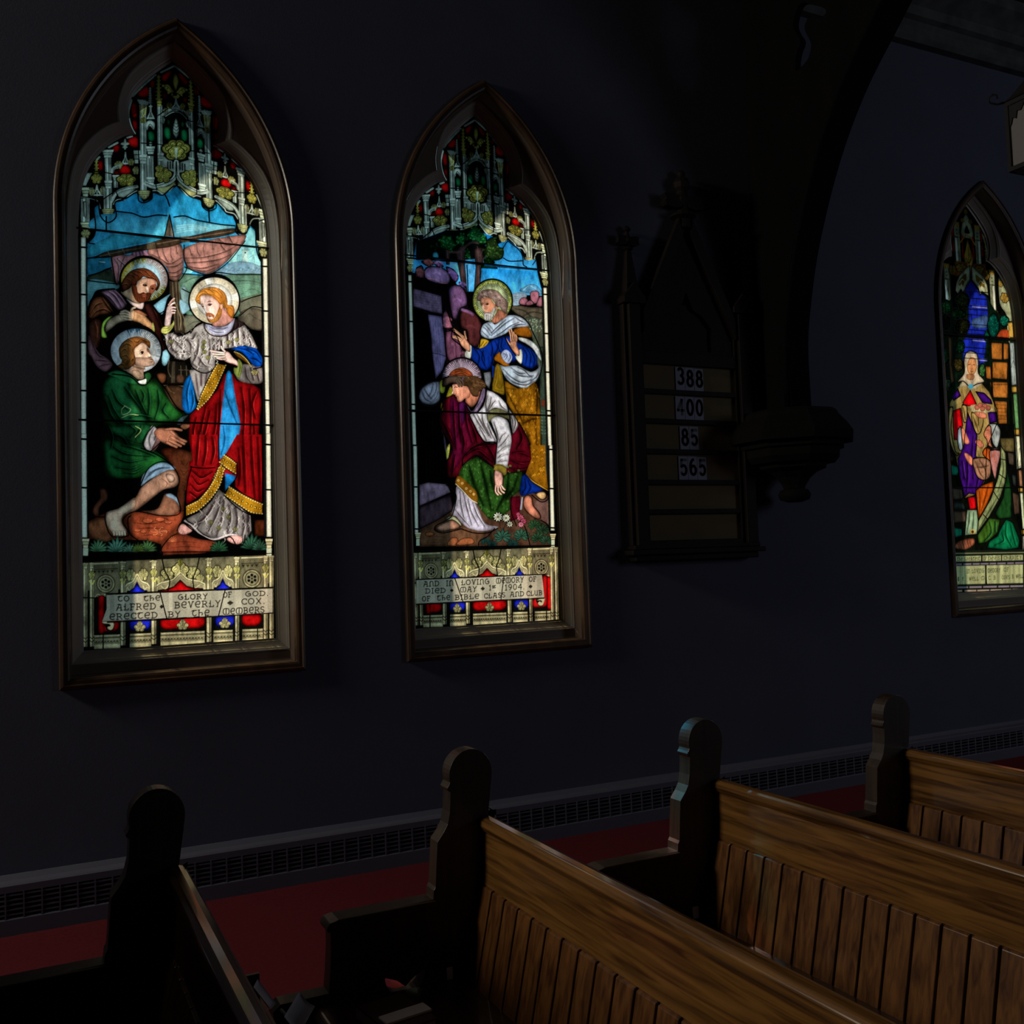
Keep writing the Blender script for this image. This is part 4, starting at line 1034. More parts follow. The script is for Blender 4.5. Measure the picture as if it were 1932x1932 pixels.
    for k in range(14): a.S([(1225+k*20, 440), (1245+k*20, 405+(k % 3)*9), (1275+k*19, 430)], 3, (.06, .10, .16), taper=1)
    a.P([(955, 410), (1025, 420), (1010, 445), (955, 447)], (.30, .72, .85), smooth=False)
    HG = np.array([.16, .26, .20])
    a.P([(940, 455), (1130, 470), (1520, 460), (1525, 700), (1400, 720), (1350, 760), (1000, 760), (930, 600), (920, 500)], HG, rim=.2, rw=30, grad=((.16, .34, .26), .3, .6))
    a.P([(930, 560), (960, 540), (990, 600), (985, 680), (940, 640)], (.28, .42, .44), rim=.3, rw=14)
    a.P([(1360, 640), (1420, 615), (1530, 600), (1530, 730), (1370, 740)], (.16, .16, .12), rim=.3, rw=20)
    a.P([(1360, 740), (1430, 700), (1530, 725), (1535, 850), (1470, 860), (1400, 830), (1350, 790)], (.15, .13, .10), rim=.4, rw=24)
    a.P([(960, 760), (1060, 760), (1110, 800), (1040, 850), (960, 900)], (.17, .17, .13), rim=.4, rw=20)
    for pl in ([(1170, 560), (1280, 510), (1420, 500), (1520, 520)], [(940, 520), (1020, 480), (1090, 470)], [(1370, 600), (1450, 560), (1520, 590)], [(1400, 770), (1430, 740), (1470, 770), (1530, 800)], [(980, 830), (1030, 800), (1090, 800)]): a.S(pl, 5, HG*.25, taper=1, soft=4, a=.8)
    for y in range(8): a.S([(1320+y*4, 540+y*14), (1420, 530+y*13), (1515, 545+y*8)], 3, (.26, .50, .36), soft=5, a=.5)
    for pl in ([(930, 448), (1130, 462), (1200, 440), (1330, 455), (1520, 455)], [(1370, 655), (1440, 625), (1530, 600)], [(1360, 755), (1430, 700), (1470, 690), (1530, 700)], [(925, 660), (1000, 720)], [(960, 890), (1050, 830), (1100, 800)], [(940, 560), (1000, 590)]):
        a.S(pl, 8, came=True)
    PK = np.array([.50, .25, .22]); PD = PK*.22
    a.P([(425, 330), (560, 312), (575, 300), (640, 345), (560, 370), (500, 440), (475, 525), (455, 520)], S_(95, 78, 84), rim=.5, rw=24)
    folds(a, S_(28, 20, 26), [[(450, 345), (480, 400), (470, 500)], [(520, 330), (500, 380), (490, 420)], [(470, 340), (540, 400)]], light=S_(150, 125, 130))
    a.P([(575, 262), (640, 245), (705, 330), (600, 330)], S_(88, 76, 92), rim=.4, rw=14); folds(a, S_(30, 24, 34), [[(600, 262), (606, 320)], [(640, 262), (665, 325)], [(618, 258), (640, 325)]])
    a.P([(690, 262), (820, 250), (930, 235), (950, 330), (948, 430), (905, 500), (850, 485), (835, 420), (770, 350), (710, 325)], PK, rim=.45, rw=30)
    folds(a, PD, [[(800, 265), (810, 310), (845, 370), (870, 345)], [(720, 310), (790, 345), (850, 378), (940, 330)], [(830, 400), (890, 395), (945, 360)], [(838, 440), (890, 440), (945, 405)], [(850, 470), (900, 468), (935, 440)], [(860, 260), (862, 320), (872, 345)], [(760, 280), (775, 330)], [(900, 250), (905, 300)]], light=PK*1.9, off=(3, -9))
    a.P([(948, 270), (1050, 225), (1200, 190), (1390, 165), (1402, 200), (1350, 270), (1270, 360), (1180, 430), (1120, 450), (1040, 430), (975, 400), (955, 330)], PK, rim=.45, rw=34)
    folds(a, PD, [[(960, 335), (1100, 330), (1250, 290), (1340, 240)], [(965, 370), (1080, 365), (1210, 345), (1290, 310)], [(1050, 235), (1055, 290), (1070, 320)], [(1110, 215), (1100, 270), (1105, 320)], [(1215, 195), (1230, 250), (1260, 285)], [(1290, 190), (1310, 230)], [(980, 395), (1080, 410), (1200, 380)], [(1020, 420), (1110, 430), (1180, 405)], [(1170, 215), (1165, 270)], [(1000, 270), (1010, 310)], [(1210, 200), (1270, 240), (1340, 225)]], light=PK*1.9, off=(3, -9))
    a.P([(310, 322), (400, 285), (560, 255), (680, 230), (830, 190), (1000, 175), (1200, 130), (1330, 120), (1330, 150), (1200, 185), (1000, 210), (850, 255), (700, 275), (560, 300), (420, 330), (310, 335)], (.055, .035, .022), rim=.4, rw=10)
    for k in range(7): a.S([(684+k*9, 222), (690+k*9, 268)], 4, (.20, .16, .10), smooth=False); a.S([(935+k*9, 180), (940+k*9, 222)], 4, (.20, .16, .10), smooth=False)
    a.S([(760, 232), (900, 205), (1180, 160), (1300, 140)], 7, (.18, .12, .08)); a.S([(340, 322), (500, 285), (640, 262)], 5, (.14, .13, .11)); a.S([(400, 290), (420, 325)], 4, (.2, .18, .14)); a.S([(505, 270), (525, 305)], 4, (.2, .18, .14))
    a.P([(850, 5), (882, 180), (815, 175)], (.16, .13, .10), smooth=False); a.S([(850, 30), (848, 172)], 4, (.03, .03, .03)); a.S([(858, 60), (870, 172)], 4, (.35, .30, .24)); a.S([(835, 60), (832, 90)], 5, (.03, .03, .03)); a.S([(800, 186), (905, 190)], 18, (.01, .01, .01))
    for pl in ([(955, 240), (955, 340), (975, 400), (955, 450), (910, 505), (850, 500)], [(960, 400), (1040, 435), (1120, 455), (1190, 430), (1290, 350), (1400, 210)], [(850, 20), (882, 185)], [(848, 20), (812, 180)], [(425, 330), (455, 520)], [(255, 335), (420, 325)], [(255, 465), (340, 440), (425, 405)], [(255, 500), (470, 525)]): a.S(pl, 8, came=True)
    # mast below, ropes, boat side
    a.P([(850, 500), (910, 500), (935, 640), (945, 800), (980, 900), (900, 930), (880, 820), (880, 640), (850, 600)], (.045, .032, .020), smooth=False)
    for x in (870, 895, 915): a.S([(x, 510), (x+8, 640), (x+22, 860)], 6, (.16, .12, .08)); 
    a.S([(880, 640), (905, 700), (930, 780), (925, 860)], 4, (.3, .24, .14)); a.S([(935, 720), (960, 800), (965, 880)], 5, (.2, .15, .09))
    a.P([(725, 690), (850, 600), (830, 640), (800, 740), (770, 730)], (.25, .48, .62), rim=.15, rw=10); a.P([(925, 640), (1000, 690), (985, 720), (940, 740)], (.3, .5, .62), rim=.2, rw=8)
    a.P([(245, 880), (1000, 880), (1000, 1700), (245, 1700)], (.007, .006, .005), smooth=False)
    a.P([(800, 1010), (835, 1010), (850, 1060), (820, 1120), (795, 1100)], (.30, .55, .68), rim=.3, rw=10)
    a.P([(835, 1090), (960, 1090), (1000, 1180), (1000, 1250), (830, 1250)], (.022, .017, .012), smooth=False)
    a.P([(870, 1090), (890, 1090), (890, 1245), (860, 1245)], (.09, .07, .05), smooth=False); a.S([(846, 1080), (838, 1150), (856, 1200)], 6, (.16, .13, .10))
    a.P([(755, 1180), (820, 1180), (820, 1230), (790, 1250)], (.18, .07, .035), rim=.5, rw=14); a.P([(905, 1190), (950, 1190), (950, 1240), (905, 1240)], (.16, .08, .05), rim=.4, rw=10)
    for x in (930, 970): a.S([(x, 1120), (x+4, 1190)], 5, (.2, .17, .13)); a.S([(x-14, 1150), (x+16, 1152)], 4, (.2, .17, .13))
    a.S([(800, 1265), (960, 1270)], 8, (.22, .16, .10)); a.P([(800, 1275), (960, 1280), (1000, 1400), (960, 1460), (860, 1400)], (.09, .045, .025), rim=.5, rw=26); a.S([(830, 1270), (850, 1300), (885, 1320)], 4, (.25, .15, .08))
    # ---------------- figure at the back left (crop 150,460 x9.66)
    a.crop(150, 460, 9.66)
    BR = S_(62, 44, 30)
    a.P([(165, 1150), (250, 960), (340, 850), (640, 820), (830, 1000), (900, 1100), (1180, 1090), (1300, 1080), (1450, 1260), (1500, 1400), (1560, 1700), (1560, 1932), (165, 1932)], (.012, .008, .006), rim=.3, rw=30)
    a.P([(165, 1250), (230, 1040), (340, 950), (470, 1000), (560, 1120), (600, 1260), (420, 1290), (250, 1360), (170, 1400)], S_(70, 48, 32), rim=.6, rw=70)
    a.P([(340, 880), (620, 830), (700, 870), (860, 1080), (820, 1160), (710, 1210), (560, 1060), (440, 930)], S_(70, 62, 74), rim=.55, rw=50)
    for pl in ([(420, 900), (560, 1000), (700, 1190)], [(520, 870), (640, 960), (760, 1160)], [(620, 860), (720, 960), (830, 1110)]): a.S(pl, 26, S_(20, 16, 22), taper=1, soft=16, a=.9); a.S([(p[0]+22, p[1]-16) for p in pl], 9, S_(125, 112, 130), taper=1, soft=6, a=.7)
    for pl in ([(180, 1280), (280, 1130), (400, 1080)], [(190, 1360), (300, 1240), (440, 1200), (560, 1260)], [(410, 1000), (500, 1130), (590, 1250)]): a.S(pl, 30, (.006, .004, .003), taper=1, soft=20, a=.85); a.S([(p[0]+10, p[1]-24) for p in pl], 8, S_(120, 88, 60), taper=1, soft=6, a=.6)
    a.P([(180, 1420), (320, 1350), (420, 1420), (400, 1700), (330, 1932), (200, 1932), (170, 1600)], S_(40, 26, 20), rim=.7, rw=60); a.S([(290, 1420), (330, 1560), (320, 1700)], 16, S_(100, 66, 48), taper=1, soft=10, a=.7)
    a.P([(1180, 1100), (1300, 1090), (1420, 1230), (1490, 1420), (1500, 1700), (1560, 1932), (1400, 1932), (1350, 1500), (1230, 1290)], L_(70, 34, 28), rim=.6, rw=50); folds(a, (.008, .004, .004), [[(1300, 1130), (1380, 1300), (1460, 1520)], [(1420, 1300), (1500, 1600), (1520, 1800)]], w=20, soft=14, light=L_(140, 70, 50), off=(26, 0), lw=10)
    # halo
    a.D(1180, 655, 446, BK, n=40); a.P([(1180+430*math.cos(t), 655+400*math.sin(t)) for t in np.linspace(0, 2*PI, 36, endpoint=False)], L_(112, 104, 40), smooth=False)
    a.P([(1180, 655)]+[(1180+430*math.cos(t), 655+400*math.sin(t)) for t in np.linspace(-1.45, .35, 14)], L_(150, 130, 122), smooth=False)
    a.P([(1180, 655)]+[(1180+420*math.cos(t), 655+395*math.sin(t)) for t in np.linspace(PI-.1, PI*1.32, 14)], S_(95, 98, 36), smooth=False)
    a.P([(1180+300*math.cos(t), 640+285*math.sin(t)) for t in np.linspace(0, 2*PI, 24, endpoint=False)], L_(150, 190, 205), a=.75, smooth=False, rim=.3, rw=60)
    a.rays(1180, 655, 200, 405, 74, L_(200, 228, 235), w=8, sy=.95, a=.75)
    a.S([(1180+440*math.cos(t), 655+410*math.sin(t)) for t in np.linspace(0, 2*PI, 40)], 34, came=True)
    # neck, face, hair
    a.P([(760, 870), (900, 790), (1000, 760), (1100, 1000), (1080, 1090), (920, 1020), (800, 930)], S_(105, 104, 88)*.9, rim=.35, rw=50)
    a.P([(860, 1000), (960, 1060), (1080, 1090), (1170, 1075), (1140, 1190), (1020, 1150), (920, 1080)], S_(105, 112, 112), rim=.3, rw=20)
    a.P([(1060, 700), (1110, 640), (1200, 620), (1300, 620), (1380, 660), (1400, 760), (1370, 850), (1310, 930), (1240, 990), (1120, 990), (1040, 900), (1020, 800)], L_(226, 184, 152), rim=.4, rw=50, grad=(L_(190, 130, 100), 1.1, .3))
    a.P([(1290, 770), (1400, 740), (1380, 840), (1310, 930), (1270, 900)], L_(150, 88, 62), rim=.3, rw=30)
    a.P([(960, 720), (1040, 780), (1060, 880), (1100, 905), (1170, 880), (1200, 905), (1250, 890), (1300, 900), (1310, 950), (1250, 1040), (1140, 1075), (1050, 1055), (980, 940), (950, 830)], L_(104, 52, 30), rim=.35, rw=40)
    a.P([(1140, 925), (1190, 915), (1230, 945), (1190, 970), (1150, 955)], L_(168, 92, 66)); a.S([(1140, 935), (1190, 945), (1235, 940)], 9, L_(50, 18, 12))
    a.S([(1100, 905), (1160, 890), (1200, 910), (1260, 915), (1300, 960)], 22, L_(90, 42, 24), taper=1)
    for k in range(12): a.S([(990+k*24, 930+(k % 3)*12), (1010+k*21, 1000), (1050+k*14, 1060)], 7, L_((150, 84, 48) if k % 2 else (52, 24, 16))[0:3] if False else L_(*((150, 84, 48) if k % 2 else (52, 24, 16))), taper=1, a=.7)
    a.S([(1235, 760), (1250, 830), (1262, 880), (1225, 890)], 10, L_(150, 90, 62), taper=1); a.P([(1215, 780), (1250, 790), (1262, 870), (1235, 885), (1210, 850)], L_(250, 214, 182), rim=.3, rw=14)
    a.S([(1150, 720), (1200, 712), (1262, 745)], 14, L_(70, 34, 22), taper=1); a.P([(1150, 742), (1200, 728), (1240, 755), (1210, 778), (1165, 770)], L_(60, 30, 20)); a.D(1196, 752, 13, L_(20, 10, 8)); a.D(1188, 746, 4, L_(220, 190, 170))
    a.S([(1310, 790), (1345, 780), (1380, 790)], 12, L_(70, 34, 22), taper=1); a.P([(1300, 810), (1335, 800), (1358, 818), (1330, 836)], L_(50, 26, 18))
    a.P([(760, 780), (780, 680), (860, 560), (960, 480), (1080, 445), (1200, 445), (1320, 500), (1420, 600), (1470, 720), (1440, 820), (1400, 860), (1380, 830), (1410, 760), (1390, 680), (1330, 640), (1250, 630), (1170, 600), (1120, 640), (1060, 690), (1030, 760), (960, 740), (930, 800), (850, 850), (770, 880)], L_(98, 52, 34), rim=.5, rw=60, grad=(L_(126, 66, 36), 1, -.3))
    for pl in ([(1000, 500), (1100, 520), (1180, 580)], [(1080, 470), (1200, 500), (1300, 600), (1400, 660)], [(900, 560), (1000, 600), (1040, 700)], [(860, 640), (930, 680), (950, 740)], [(1300, 520), (1400, 640), (1440, 740)], [(780, 760), (860, 740), (900, 790)], [(1180, 600), (1280, 620), (1360, 640)], [(960, 520), (1060, 580), (1110, 640)]):
        a.S(pl, 20, L_(38, 20, 16), taper=1, soft=8, a=.8); a.S([(p[0]-4, p[1]-22) for p in pl], 8, L_(176, 104, 62), taper=1, soft=5, a=.7)
    # hands and arms
    GR = S_(92, 96, 84)
    a.P([(480, 1500), (520, 1400), (640, 1320), (740, 1290), (860, 1320), (880, 1390), (700, 1450), (560, 1560), (480, 1600)], GR, rim=.45, rw=50)
    a.P([(400, 1560), (430, 1430), (520, 1340), (600, 1318), (540, 1370), (480, 1440), (450, 1560), (500, 1700), (410, 1700)], S_(95, 140, 60), rim=.4, rw=24); a.S([(450, 1470), (450, 1600), (490, 1690)], 7, (.02, .03, .01))
    a.P([(960, 1220), (1080, 1240), (1180, 1300), (1290, 1420), (1340, 1480), (1350, 1610), (1260, 1570), (1120, 1450), (980, 1400), (940, 1330)], L_(214, 160, 112), rim=.4, rw=50)
    a.P([(1000, 1225), (1090, 1215), (1220, 1290), (1220, 1310), (1150, 1300)], L_(170, 110, 80), rim=.3, rw=14)
    a.P([(1330, 1430), (1370, 1540), (1360, 1640), (1330, 1600)], L_(170, 170, 90), rim=.3, rw=10)
    for pl in ([(960, 1290), (840, 1220), (760, 1240)], [(960, 1320), (840, 1270), (745, 1275)], [(960, 1350), (850, 1320), (755, 1315)], [(960, 1380), (860, 1375), (775, 1350)], [(940, 1240), (960, 1180), (1010, 1160)]):
        a.S(pl, 44, (.02, .02, .016)); a.S(pl, 34, GR)
    a.P([(930, 1230), (1000, 1220), (1010, 1300), (985, 1390), (940, 1380)], L_(190, 142, 104), rim=.35, rw=30, grad=(GR, -1, 0))
    for pl in ([(165, 1150), (250, 960), (340, 850), (640, 815)], [(1300, 1075), (1360, 1180), (1450, 1265), (1530, 1230)], [(165, 1700), (250, 1850), (330, 1932)]): a.S(pl, 22, came=True)
    # ---------------- the middle figure (crop 150,600 x8.782)
    a.crop(150, 600, 8.782)
    a.P([(150, 290), (210, 400), (330, 580), (430, 650), (520, 720), (540, 800), (420, 890), (280, 790), (200, 640), (150, 570)], S_(66, 56, 64), rim=.4, rw=40); folds(a, S_(20, 16, 20), [[(200, 400), (300, 600), (400, 660)], [(260, 700), (380, 700), (460, 720)], [(330, 800), (420, 770), (500, 760)]], w=16, soft=10, light=S_(110, 96, 104), off=(10, -12), lw=6)
    a.P([(165, 420), (240, 500), (400, 640), (430, 600), (300, 380), (200, 300)], (.006, .005, .004), a=.0)
    a.D(933, 540, 440, BK, n=40)
    hp = [(933+418*math.cos(t), 540+368*math.sin(t)) for t in np.linspace(0, 2*PI, 36, endpoint=False)]
    a.P(hp, S_(84, 104, 112), smooth=False)
    a.P([(933, 540)]+[(933+418*math.cos(t), 540+368*math.sin(t)) for t in np.linspace(-1.7, .32, 16)], L_(118, 124, 124), smooth=False)
    a.P([(933, 540)]+[(933+418*math.cos(t), 540+368*math.sin(t)) for t in np.linspace(-1.95, -1.3, 8)], L_(58, 92, 112), smooth=False)
    a.rays(933, 540, 150, 405, 76, S_(160, 190, 190)*.8, w=7, sy=.88, a=.7)
    a.S([(933+432*math.cos(t), 540+382*math.sin(t)) for t in np.linspace(0, 2*PI, 40)], 30, came=True)
    SK = L_(232, 190, 158); SKD = L_(184, 146, 120)
    a.P([(720, 860), (860, 830), (900, 760), (1000, 780), (1090, 800), (1060, 900), (1060, 1000), (960, 1010), (860, 930)], SKD*1.1, rim=.3, rw=40); a.P([(870, 870), (960, 860), (1010, 900), (1050, 980), (960, 1000), (880, 940)], L_(190, 158, 128), rim=.4, rw=30, a=.85)
    a.P([(900, 560), (930, 470), (1020, 420), (1100, 420), (1140, 520), (1185, 600), (1190, 640), (1220, 680), (1250, 740), (1230, 780), (1150, 790), (1080, 800), (960, 780), (900, 720)], SK, rim=.3, rw=40)
    a.P([(925, 650), (1180, 655), (1185, 650), (1235, 700), (1250, 740), (1230, 785), (1150, 795), (1080, 805), (960, 785), (905, 740)], SKD, rim=.3, rw=40, smooth=False)  # lower face painted darker, a cast shadow softened into the skin colour
    a.P([(1110, 520), (1150, 520), (1185, 600), (1180, 640), (1140, 650), (1130, 620), (1150, 600)], L_(160, 108, 80), rim=.3, rw=16); a.P([(1130, 560), (1160, 590), (1182, 615), (1170, 640), (1140, 640), (1130, 600)], L_(255, 216, 186), rim=.2, rw=10)
    a.S([(985, 575), (1010, 530), (1060, 518)], 12, L_(90, 50, 34), taper=1); a.P([(995, 590), (1020, 548), (1062, 552), (1055, 590), (1020, 606)], L_(70, 40, 28)); a.D(1035, 572, 14, L_(20, 12, 10)); a.P([(1002, 594), (1015, 570), (1025, 600)], L_(200, 170, 150))
    a.S([(1120, 500), (1150, 520)], 10, L_(80, 44, 30)); a.S([(1140, 640), (1160, 650), (1190, 640)], 8, L_(90, 50, 36)); a.S([(1150, 690), (1190, 683), (1230, 702)], 15, L_(46, 26, 20), taper=1); a.S([(1165, 714), (1195, 724), (1224, 714)], 14, L_(96, 56, 46), taper=1); a.S([(1000, 800), (1120, 802), (1235, 775)], 12, L_(40, 32, 24), taper=1); a.S([(900, 800), (1000, 830), (1080, 840)], 30, L_(50, 42, 34), taper=1, soft=24, a=.7); a.S([(905, 690), (920, 760), (960, 790)], 14, L_(60, 50, 40), taper=1, soft=8); a.S([(1130, 648), (1165, 662), (1200, 650)], 12, L_(60, 36, 28), taper=1); a.D(1170, 745, 26, L_(150, 136, 118), a=.5, rim=.5, rw=20)
    H = L_(112, 76, 40)
    a.P([(655, 590), (655, 500), (720, 400), (830, 330), (960, 305), (1060, 330), (1150, 370), (1175, 430), (1170, 500), (1140, 490), (1110, 450), (1040, 410), (980, 450), (920, 500), (905, 560), (925, 650), (925, 740), (880, 800), (800, 850), (700, 850), (590, 800), (680, 760), (700, 700), (670, 660)], H, rim=.45, rw=50, grad=(L_(150, 92, 44), 1.2, -.3))
    for pl in ([(700, 480), (780, 430), (860, 470), (870, 560)], [(690, 560), (760, 520), (820, 600)], [(700, 640), (780, 620), (820, 700), (780, 780)], [(860, 560), (900, 640), (860, 720), (880, 780)], [(620, 790), (720, 770), (760, 830)], [(900, 380), (960, 400), (1000, 360)], [(980, 330), (1060, 370), (1120, 420)], [(800, 350), (880, 400), (900, 460)], [(740, 680), (790, 700), (760, 780)], [(1060, 340), (1110, 390), (1160, 400)], [(880, 620), (900, 680), (930, 740)]):
        a.S(pl, 20, L_(44, 26, 16), taper=1, soft=8, a=.8); a.S([(p[0]-6, p[1]-20) for p in pl], 8, L_(196, 130, 66), taper=1, soft=5, a=.6)
    a.crop(100, 400, 3.864)
    G = S_(30, 100, 62)*.36; G2 = np.array([.020, .090, .028]); GD = np.array([.002, .010, .005])
    body = [(360, 1260), (400, 1205), (440, 1190), (560, 1200), (640, 1240), (720, 1220), (750, 1210), (800, 1280), (850, 1370), (900, 1450), (960, 1480), (900, 1540), (760, 1560), (700, 1640), (700, 1700), (860, 1840), (720, 1870), (650, 1932), (400, 1932), (370, 1760), (350, 1700), (380, 1600), (355, 1500), (350, 1380)]
    a.P(body, G2*.45, rim=.3, rw=40)
    a.P([(360, 1270), (400, 1205), (450, 1195), (530, 1220), (600, 1330), (640, 1450), (720, 1520), (560, 1560), (440, 1500), (380, 1400)], G, rim=.5, rw=40)
    a.P([(540, 1230), (640, 1260), (730, 1240), (790, 1300), (880, 1420), (940, 1480), (860, 1520), (720, 1530), (640, 1430), (580, 1330)], G2, rim=.4, rw=40, grad=((.03, .20, .04), 1, 0))
    a.P([(500, 1560), (620, 1540), (730, 1560), (690, 1620), (660, 1690), (560, 1670), (420, 1620), (380, 1560)], G*.9, rim=.5, rw=36)
    a.P([(380, 1640), (520, 1680), (700, 1720), (850, 1830), (700, 1870), (640, 1932), (420, 1932), (375, 1760)], G*.8, rim=.5, rw=46, grad=((.02, .16, .03), .9, .3))
    a.P([(400, 1180), (470, 1155), (560, 1190), (620, 1240), (600, 1255), (520, 1240), (440, 1200)], G*1.1, rim=.3, rw=12); a.P([(670, 1185), (700, 1170), (715, 1200), (685, 1240)], G2*1.3, rim=.3, rw=8); a.P([(620, 1235), (650, 1225), (680, 1218), (675, 1250), (640, 1252)], S_(150, 175, 200), rim=.2, rw=6)
    dk = [[(430, 1300), (470, 1380), (540, 1440)], [(520, 1280), (580, 1360), (640, 1440)], [(400, 1340), (440, 1440), (500, 1530)], [(380, 1380), (420, 1480), (470, 1540)], [(600, 1300), (640, 1400), (690, 1500)], [(690, 1290), (700, 1380), (690, 1500)], [(760, 1300), (770, 1400), (740, 1510)], [(820, 1400), (800, 1450), (840, 1500)], [(640, 1300), (660, 1340), (650, 1380)], [(560, 1500), (620, 1480), (720, 1500)], [(560, 1560), (600, 1600), (560, 1640)], [(640, 1560), (620, 1620), (600, 1660)], [(440, 1620), (500, 1640), (540, 1700)], [(420, 1700), (520, 1760), (700, 1780)], [(430, 1780), (540, 1820), (680, 1800)], [(460, 1860), (560, 1870), (640, 1840)], [(520, 1900), (590, 1900), (660, 1860)], [(500, 1700), (620, 1730), (740, 1780)], [(400, 1560), (430, 1640), (420, 1720)]]
    folds(a, GD, dk, w=16, soft=12, light=G*2.4, off=(9, -4), lw=3)
    for pl in ([(520, 1410), (545, 1425), (565, 1440), (545, 1465), (505, 1475), (500, 1440), (525, 1412)], [(500, 1500), (560, 1475), (620, 1480)], [(600, 1560), (640, 1590), (600, 1640)]): a.S(pl, 4, S_(100, 130, 90), a=.7)
    # sleeve cuffs, hand, leg
    a.P([(720, 1560), (750, 1575), (770, 1620), (740, 1720), (700, 1740), (665, 1700), (690, 1620)], S_(120, 140, 150)*.5, rim=.3, rw=14); folds(a, (.02, .02, .03), [[(730, 1580), (700, 1650), (710, 1720)], [(755, 1600), (740, 1660)]], w=6)
    a.P([(770, 1620), (790, 1650), (750, 1730), (715, 1740), (740, 1680)], L_(110, 80, 76), rim=.3, rw=12)
    a.P([(900, 1540), (930, 1500), (985, 1480), (960, 1510), (930, 1550)], L_(70, 92, 92), rim=.3, rw=8); a.P([(930, 1560), (980, 1530), (1000, 1560), (960, 1585)], L_(150, 98, 70), rim=.3, rw=8)
    a.P([(735, 1610), (760, 1580), (820, 1575), (870, 1590), (920, 1640), (900, 1680), (850, 1700), (800, 1680), (760, 1650)], L_(178, 118, 90), rim=.4, rw=20)
    for pl in ([(860, 1600), (920, 1650), (968, 1672)], [(860, 1640), (920, 1672), (955, 1690)], [(850, 1665), (900, 1690), (930, 1705)], [(830, 1680), (870, 1700), (900, 1712)], [(820, 1585), (880, 1580), (935, 1590)]): a.S(pl, 22, L_(60, 32, 24)); a.S(pl, 16, L_(186, 126, 96))
    a.P([(790, 1740), (860, 1720), (1000, 1750), (1010, 1850), (960, 1932), (880, 1932), (850, 1830)], L_(86, 40, 22), rim=.4, rw=30)
    for k in range(6): a.S([(800+k*10, 1755+k*22), (900, 1750+k*20), (995, 1765+k*24)], 4, L_(40, 18, 10), taper=1)
    a.S([(200, 1518), (700, 1528), (1000, 1545), (1590, 1552)], 9, smooth=False); a.bars.append(('px', 335, 797))
    for pl in ([(355, 1260), (345, 1400), (370, 1560), (350, 1700), (370, 1800)], [(430, 1180), (560, 1200), (640, 1262), (690, 1245), (730, 1190)], [(750, 1210), (820, 1290), (900, 1420), (985, 1470)], [(640, 1720), (760, 1770), (900, 1860)], [(730, 1560), (680, 1620), (655, 1690), (700, 1745), (780, 1680)]): a.S(pl, 9, came=True)
    # leg, feet and ground (crop 100,820)
    a.crop(100, 820, 3.864)
    a.P([(250, 640), (400, 560), (940, 560), (1010, 100), (1010, 300), (960, 420), (950, 600), (900, 700), (1100, 780), (1080, 860), (800, 880), (790, 800), (700, 770), (260, 760)], L_(96, 46, 26), smooth=False)
    a.P([(870, 120), (1000, 130), (1010, 220), (960, 400), (950, 560), (900, 500), (920, 330), (880, 240)], L_(92, 48, 28), rim=.3, rw=20)
    for k in range(9): a.S([(905+k*3, 180+k*26), (950, 190+k*26), (985-k*3, 180+k*30)], 4, L_(42, 20, 12), taper=1, a=.8)
    a.S([(930, 190), (960, 230), (985, 200)], 4, L_(40, 18, 10)); a.S([(925, 250), (955, 290), (980, 260)], 4, L_(40, 18, 10))
    a.P([(530, 600), (600, 560), (800, 590), (940, 560), (930, 640), (850, 720), (790, 780), (680, 770), (570, 720)], L_(150, 72, 44), rim=.35, rw=30)
    for pl in ([(580, 640), (700, 650), (900, 620)], [(600, 690), (700, 680), (850, 690)], [(640, 740), (720, 730), (800, 745)], [(760, 600), (820, 610), (860, 640)]): a.S(pl, 6, L_(70, 30, 18), taper=1, soft=3)
    for x, y, r in ((690, 630, 42), (780, 620, 36), (615, 700, 26), (660, 710, 24), (840, 640, 28)): a.D(x, y, r, L_(60, 26, 16), sy=.45); a.D(x, y-2, r*.88, L_(176, 92, 58), sy=.42)
    for t in range(7): a.S([(770, 710), (770+50*math.cos(t), 705+26*math.sin(t)), (770+66*math.cos(t+.3), 705+36*math.sin(t+.3))], 9, L_(70, 30, 20)); a.S([(770, 710), (770+50*math.cos(t), 705+26*math.sin(t)), (770+62*math.cos(t+.3), 705+34*math.sin(t+.3))], 5, L_(196, 116, 76))
    a.P([(255, 650), (380, 610), (430, 740), (400, 780), (320, 770), (265, 730)], S_(68, 50, 34), rim=.4, rw=30)
    a.P([(820, 870), (790, 830), (850, 760), (930, 730), (1060, 760), (1200, 790), (1120, 860)], L_(140, 66, 42), rim=.3, rw=20)
    for pl in ([(840, 790), (950, 780), (1080, 790)], [(830, 830), (960, 815), (1110, 825)], [(870, 850), (980, 848), (1080, 850)]): a.S(pl, 5, L_(66, 28, 18), taper=1)
    for t in np.linspace(PI, 2*PI, 8): a.S([(870, 780), (870+32*math.cos(t), 775+34*math.sin(t))], 3, L_(190, 110, 70), smooth=False)
    a.P([(1470, 620), (1545, 620), (1545, 740), (1470, 740)], L_(90, 44, 22), rim=.4, rw=16, smooth=False)
    LG = L_(206, 160, 132)
    a.P([(640, 560), (760, 540), (820, 430), (890, 470), (925, 540), (880, 585), (790, 590)], L_(140, 96, 72), rim=.4, rw=24)
    a.P([(640, 360), (660, 290), (740, 220), (820, 205), (890, 240), (870, 260), (780, 290), (700, 330), (650, 370)], L_(128, 150, 165), rim=.3, rw=14); folds(a, L_(40, 44, 56), [[(670, 330), (720, 270), (800, 240)], [(700, 300), (760, 250), (850, 240)]], w=6, soft=4)
    a.P([(820, 440), (860, 430), (910, 470), (925, 520), (890, 480), (850, 460)], L_(150, 168, 180), rim=.3, rw=8)
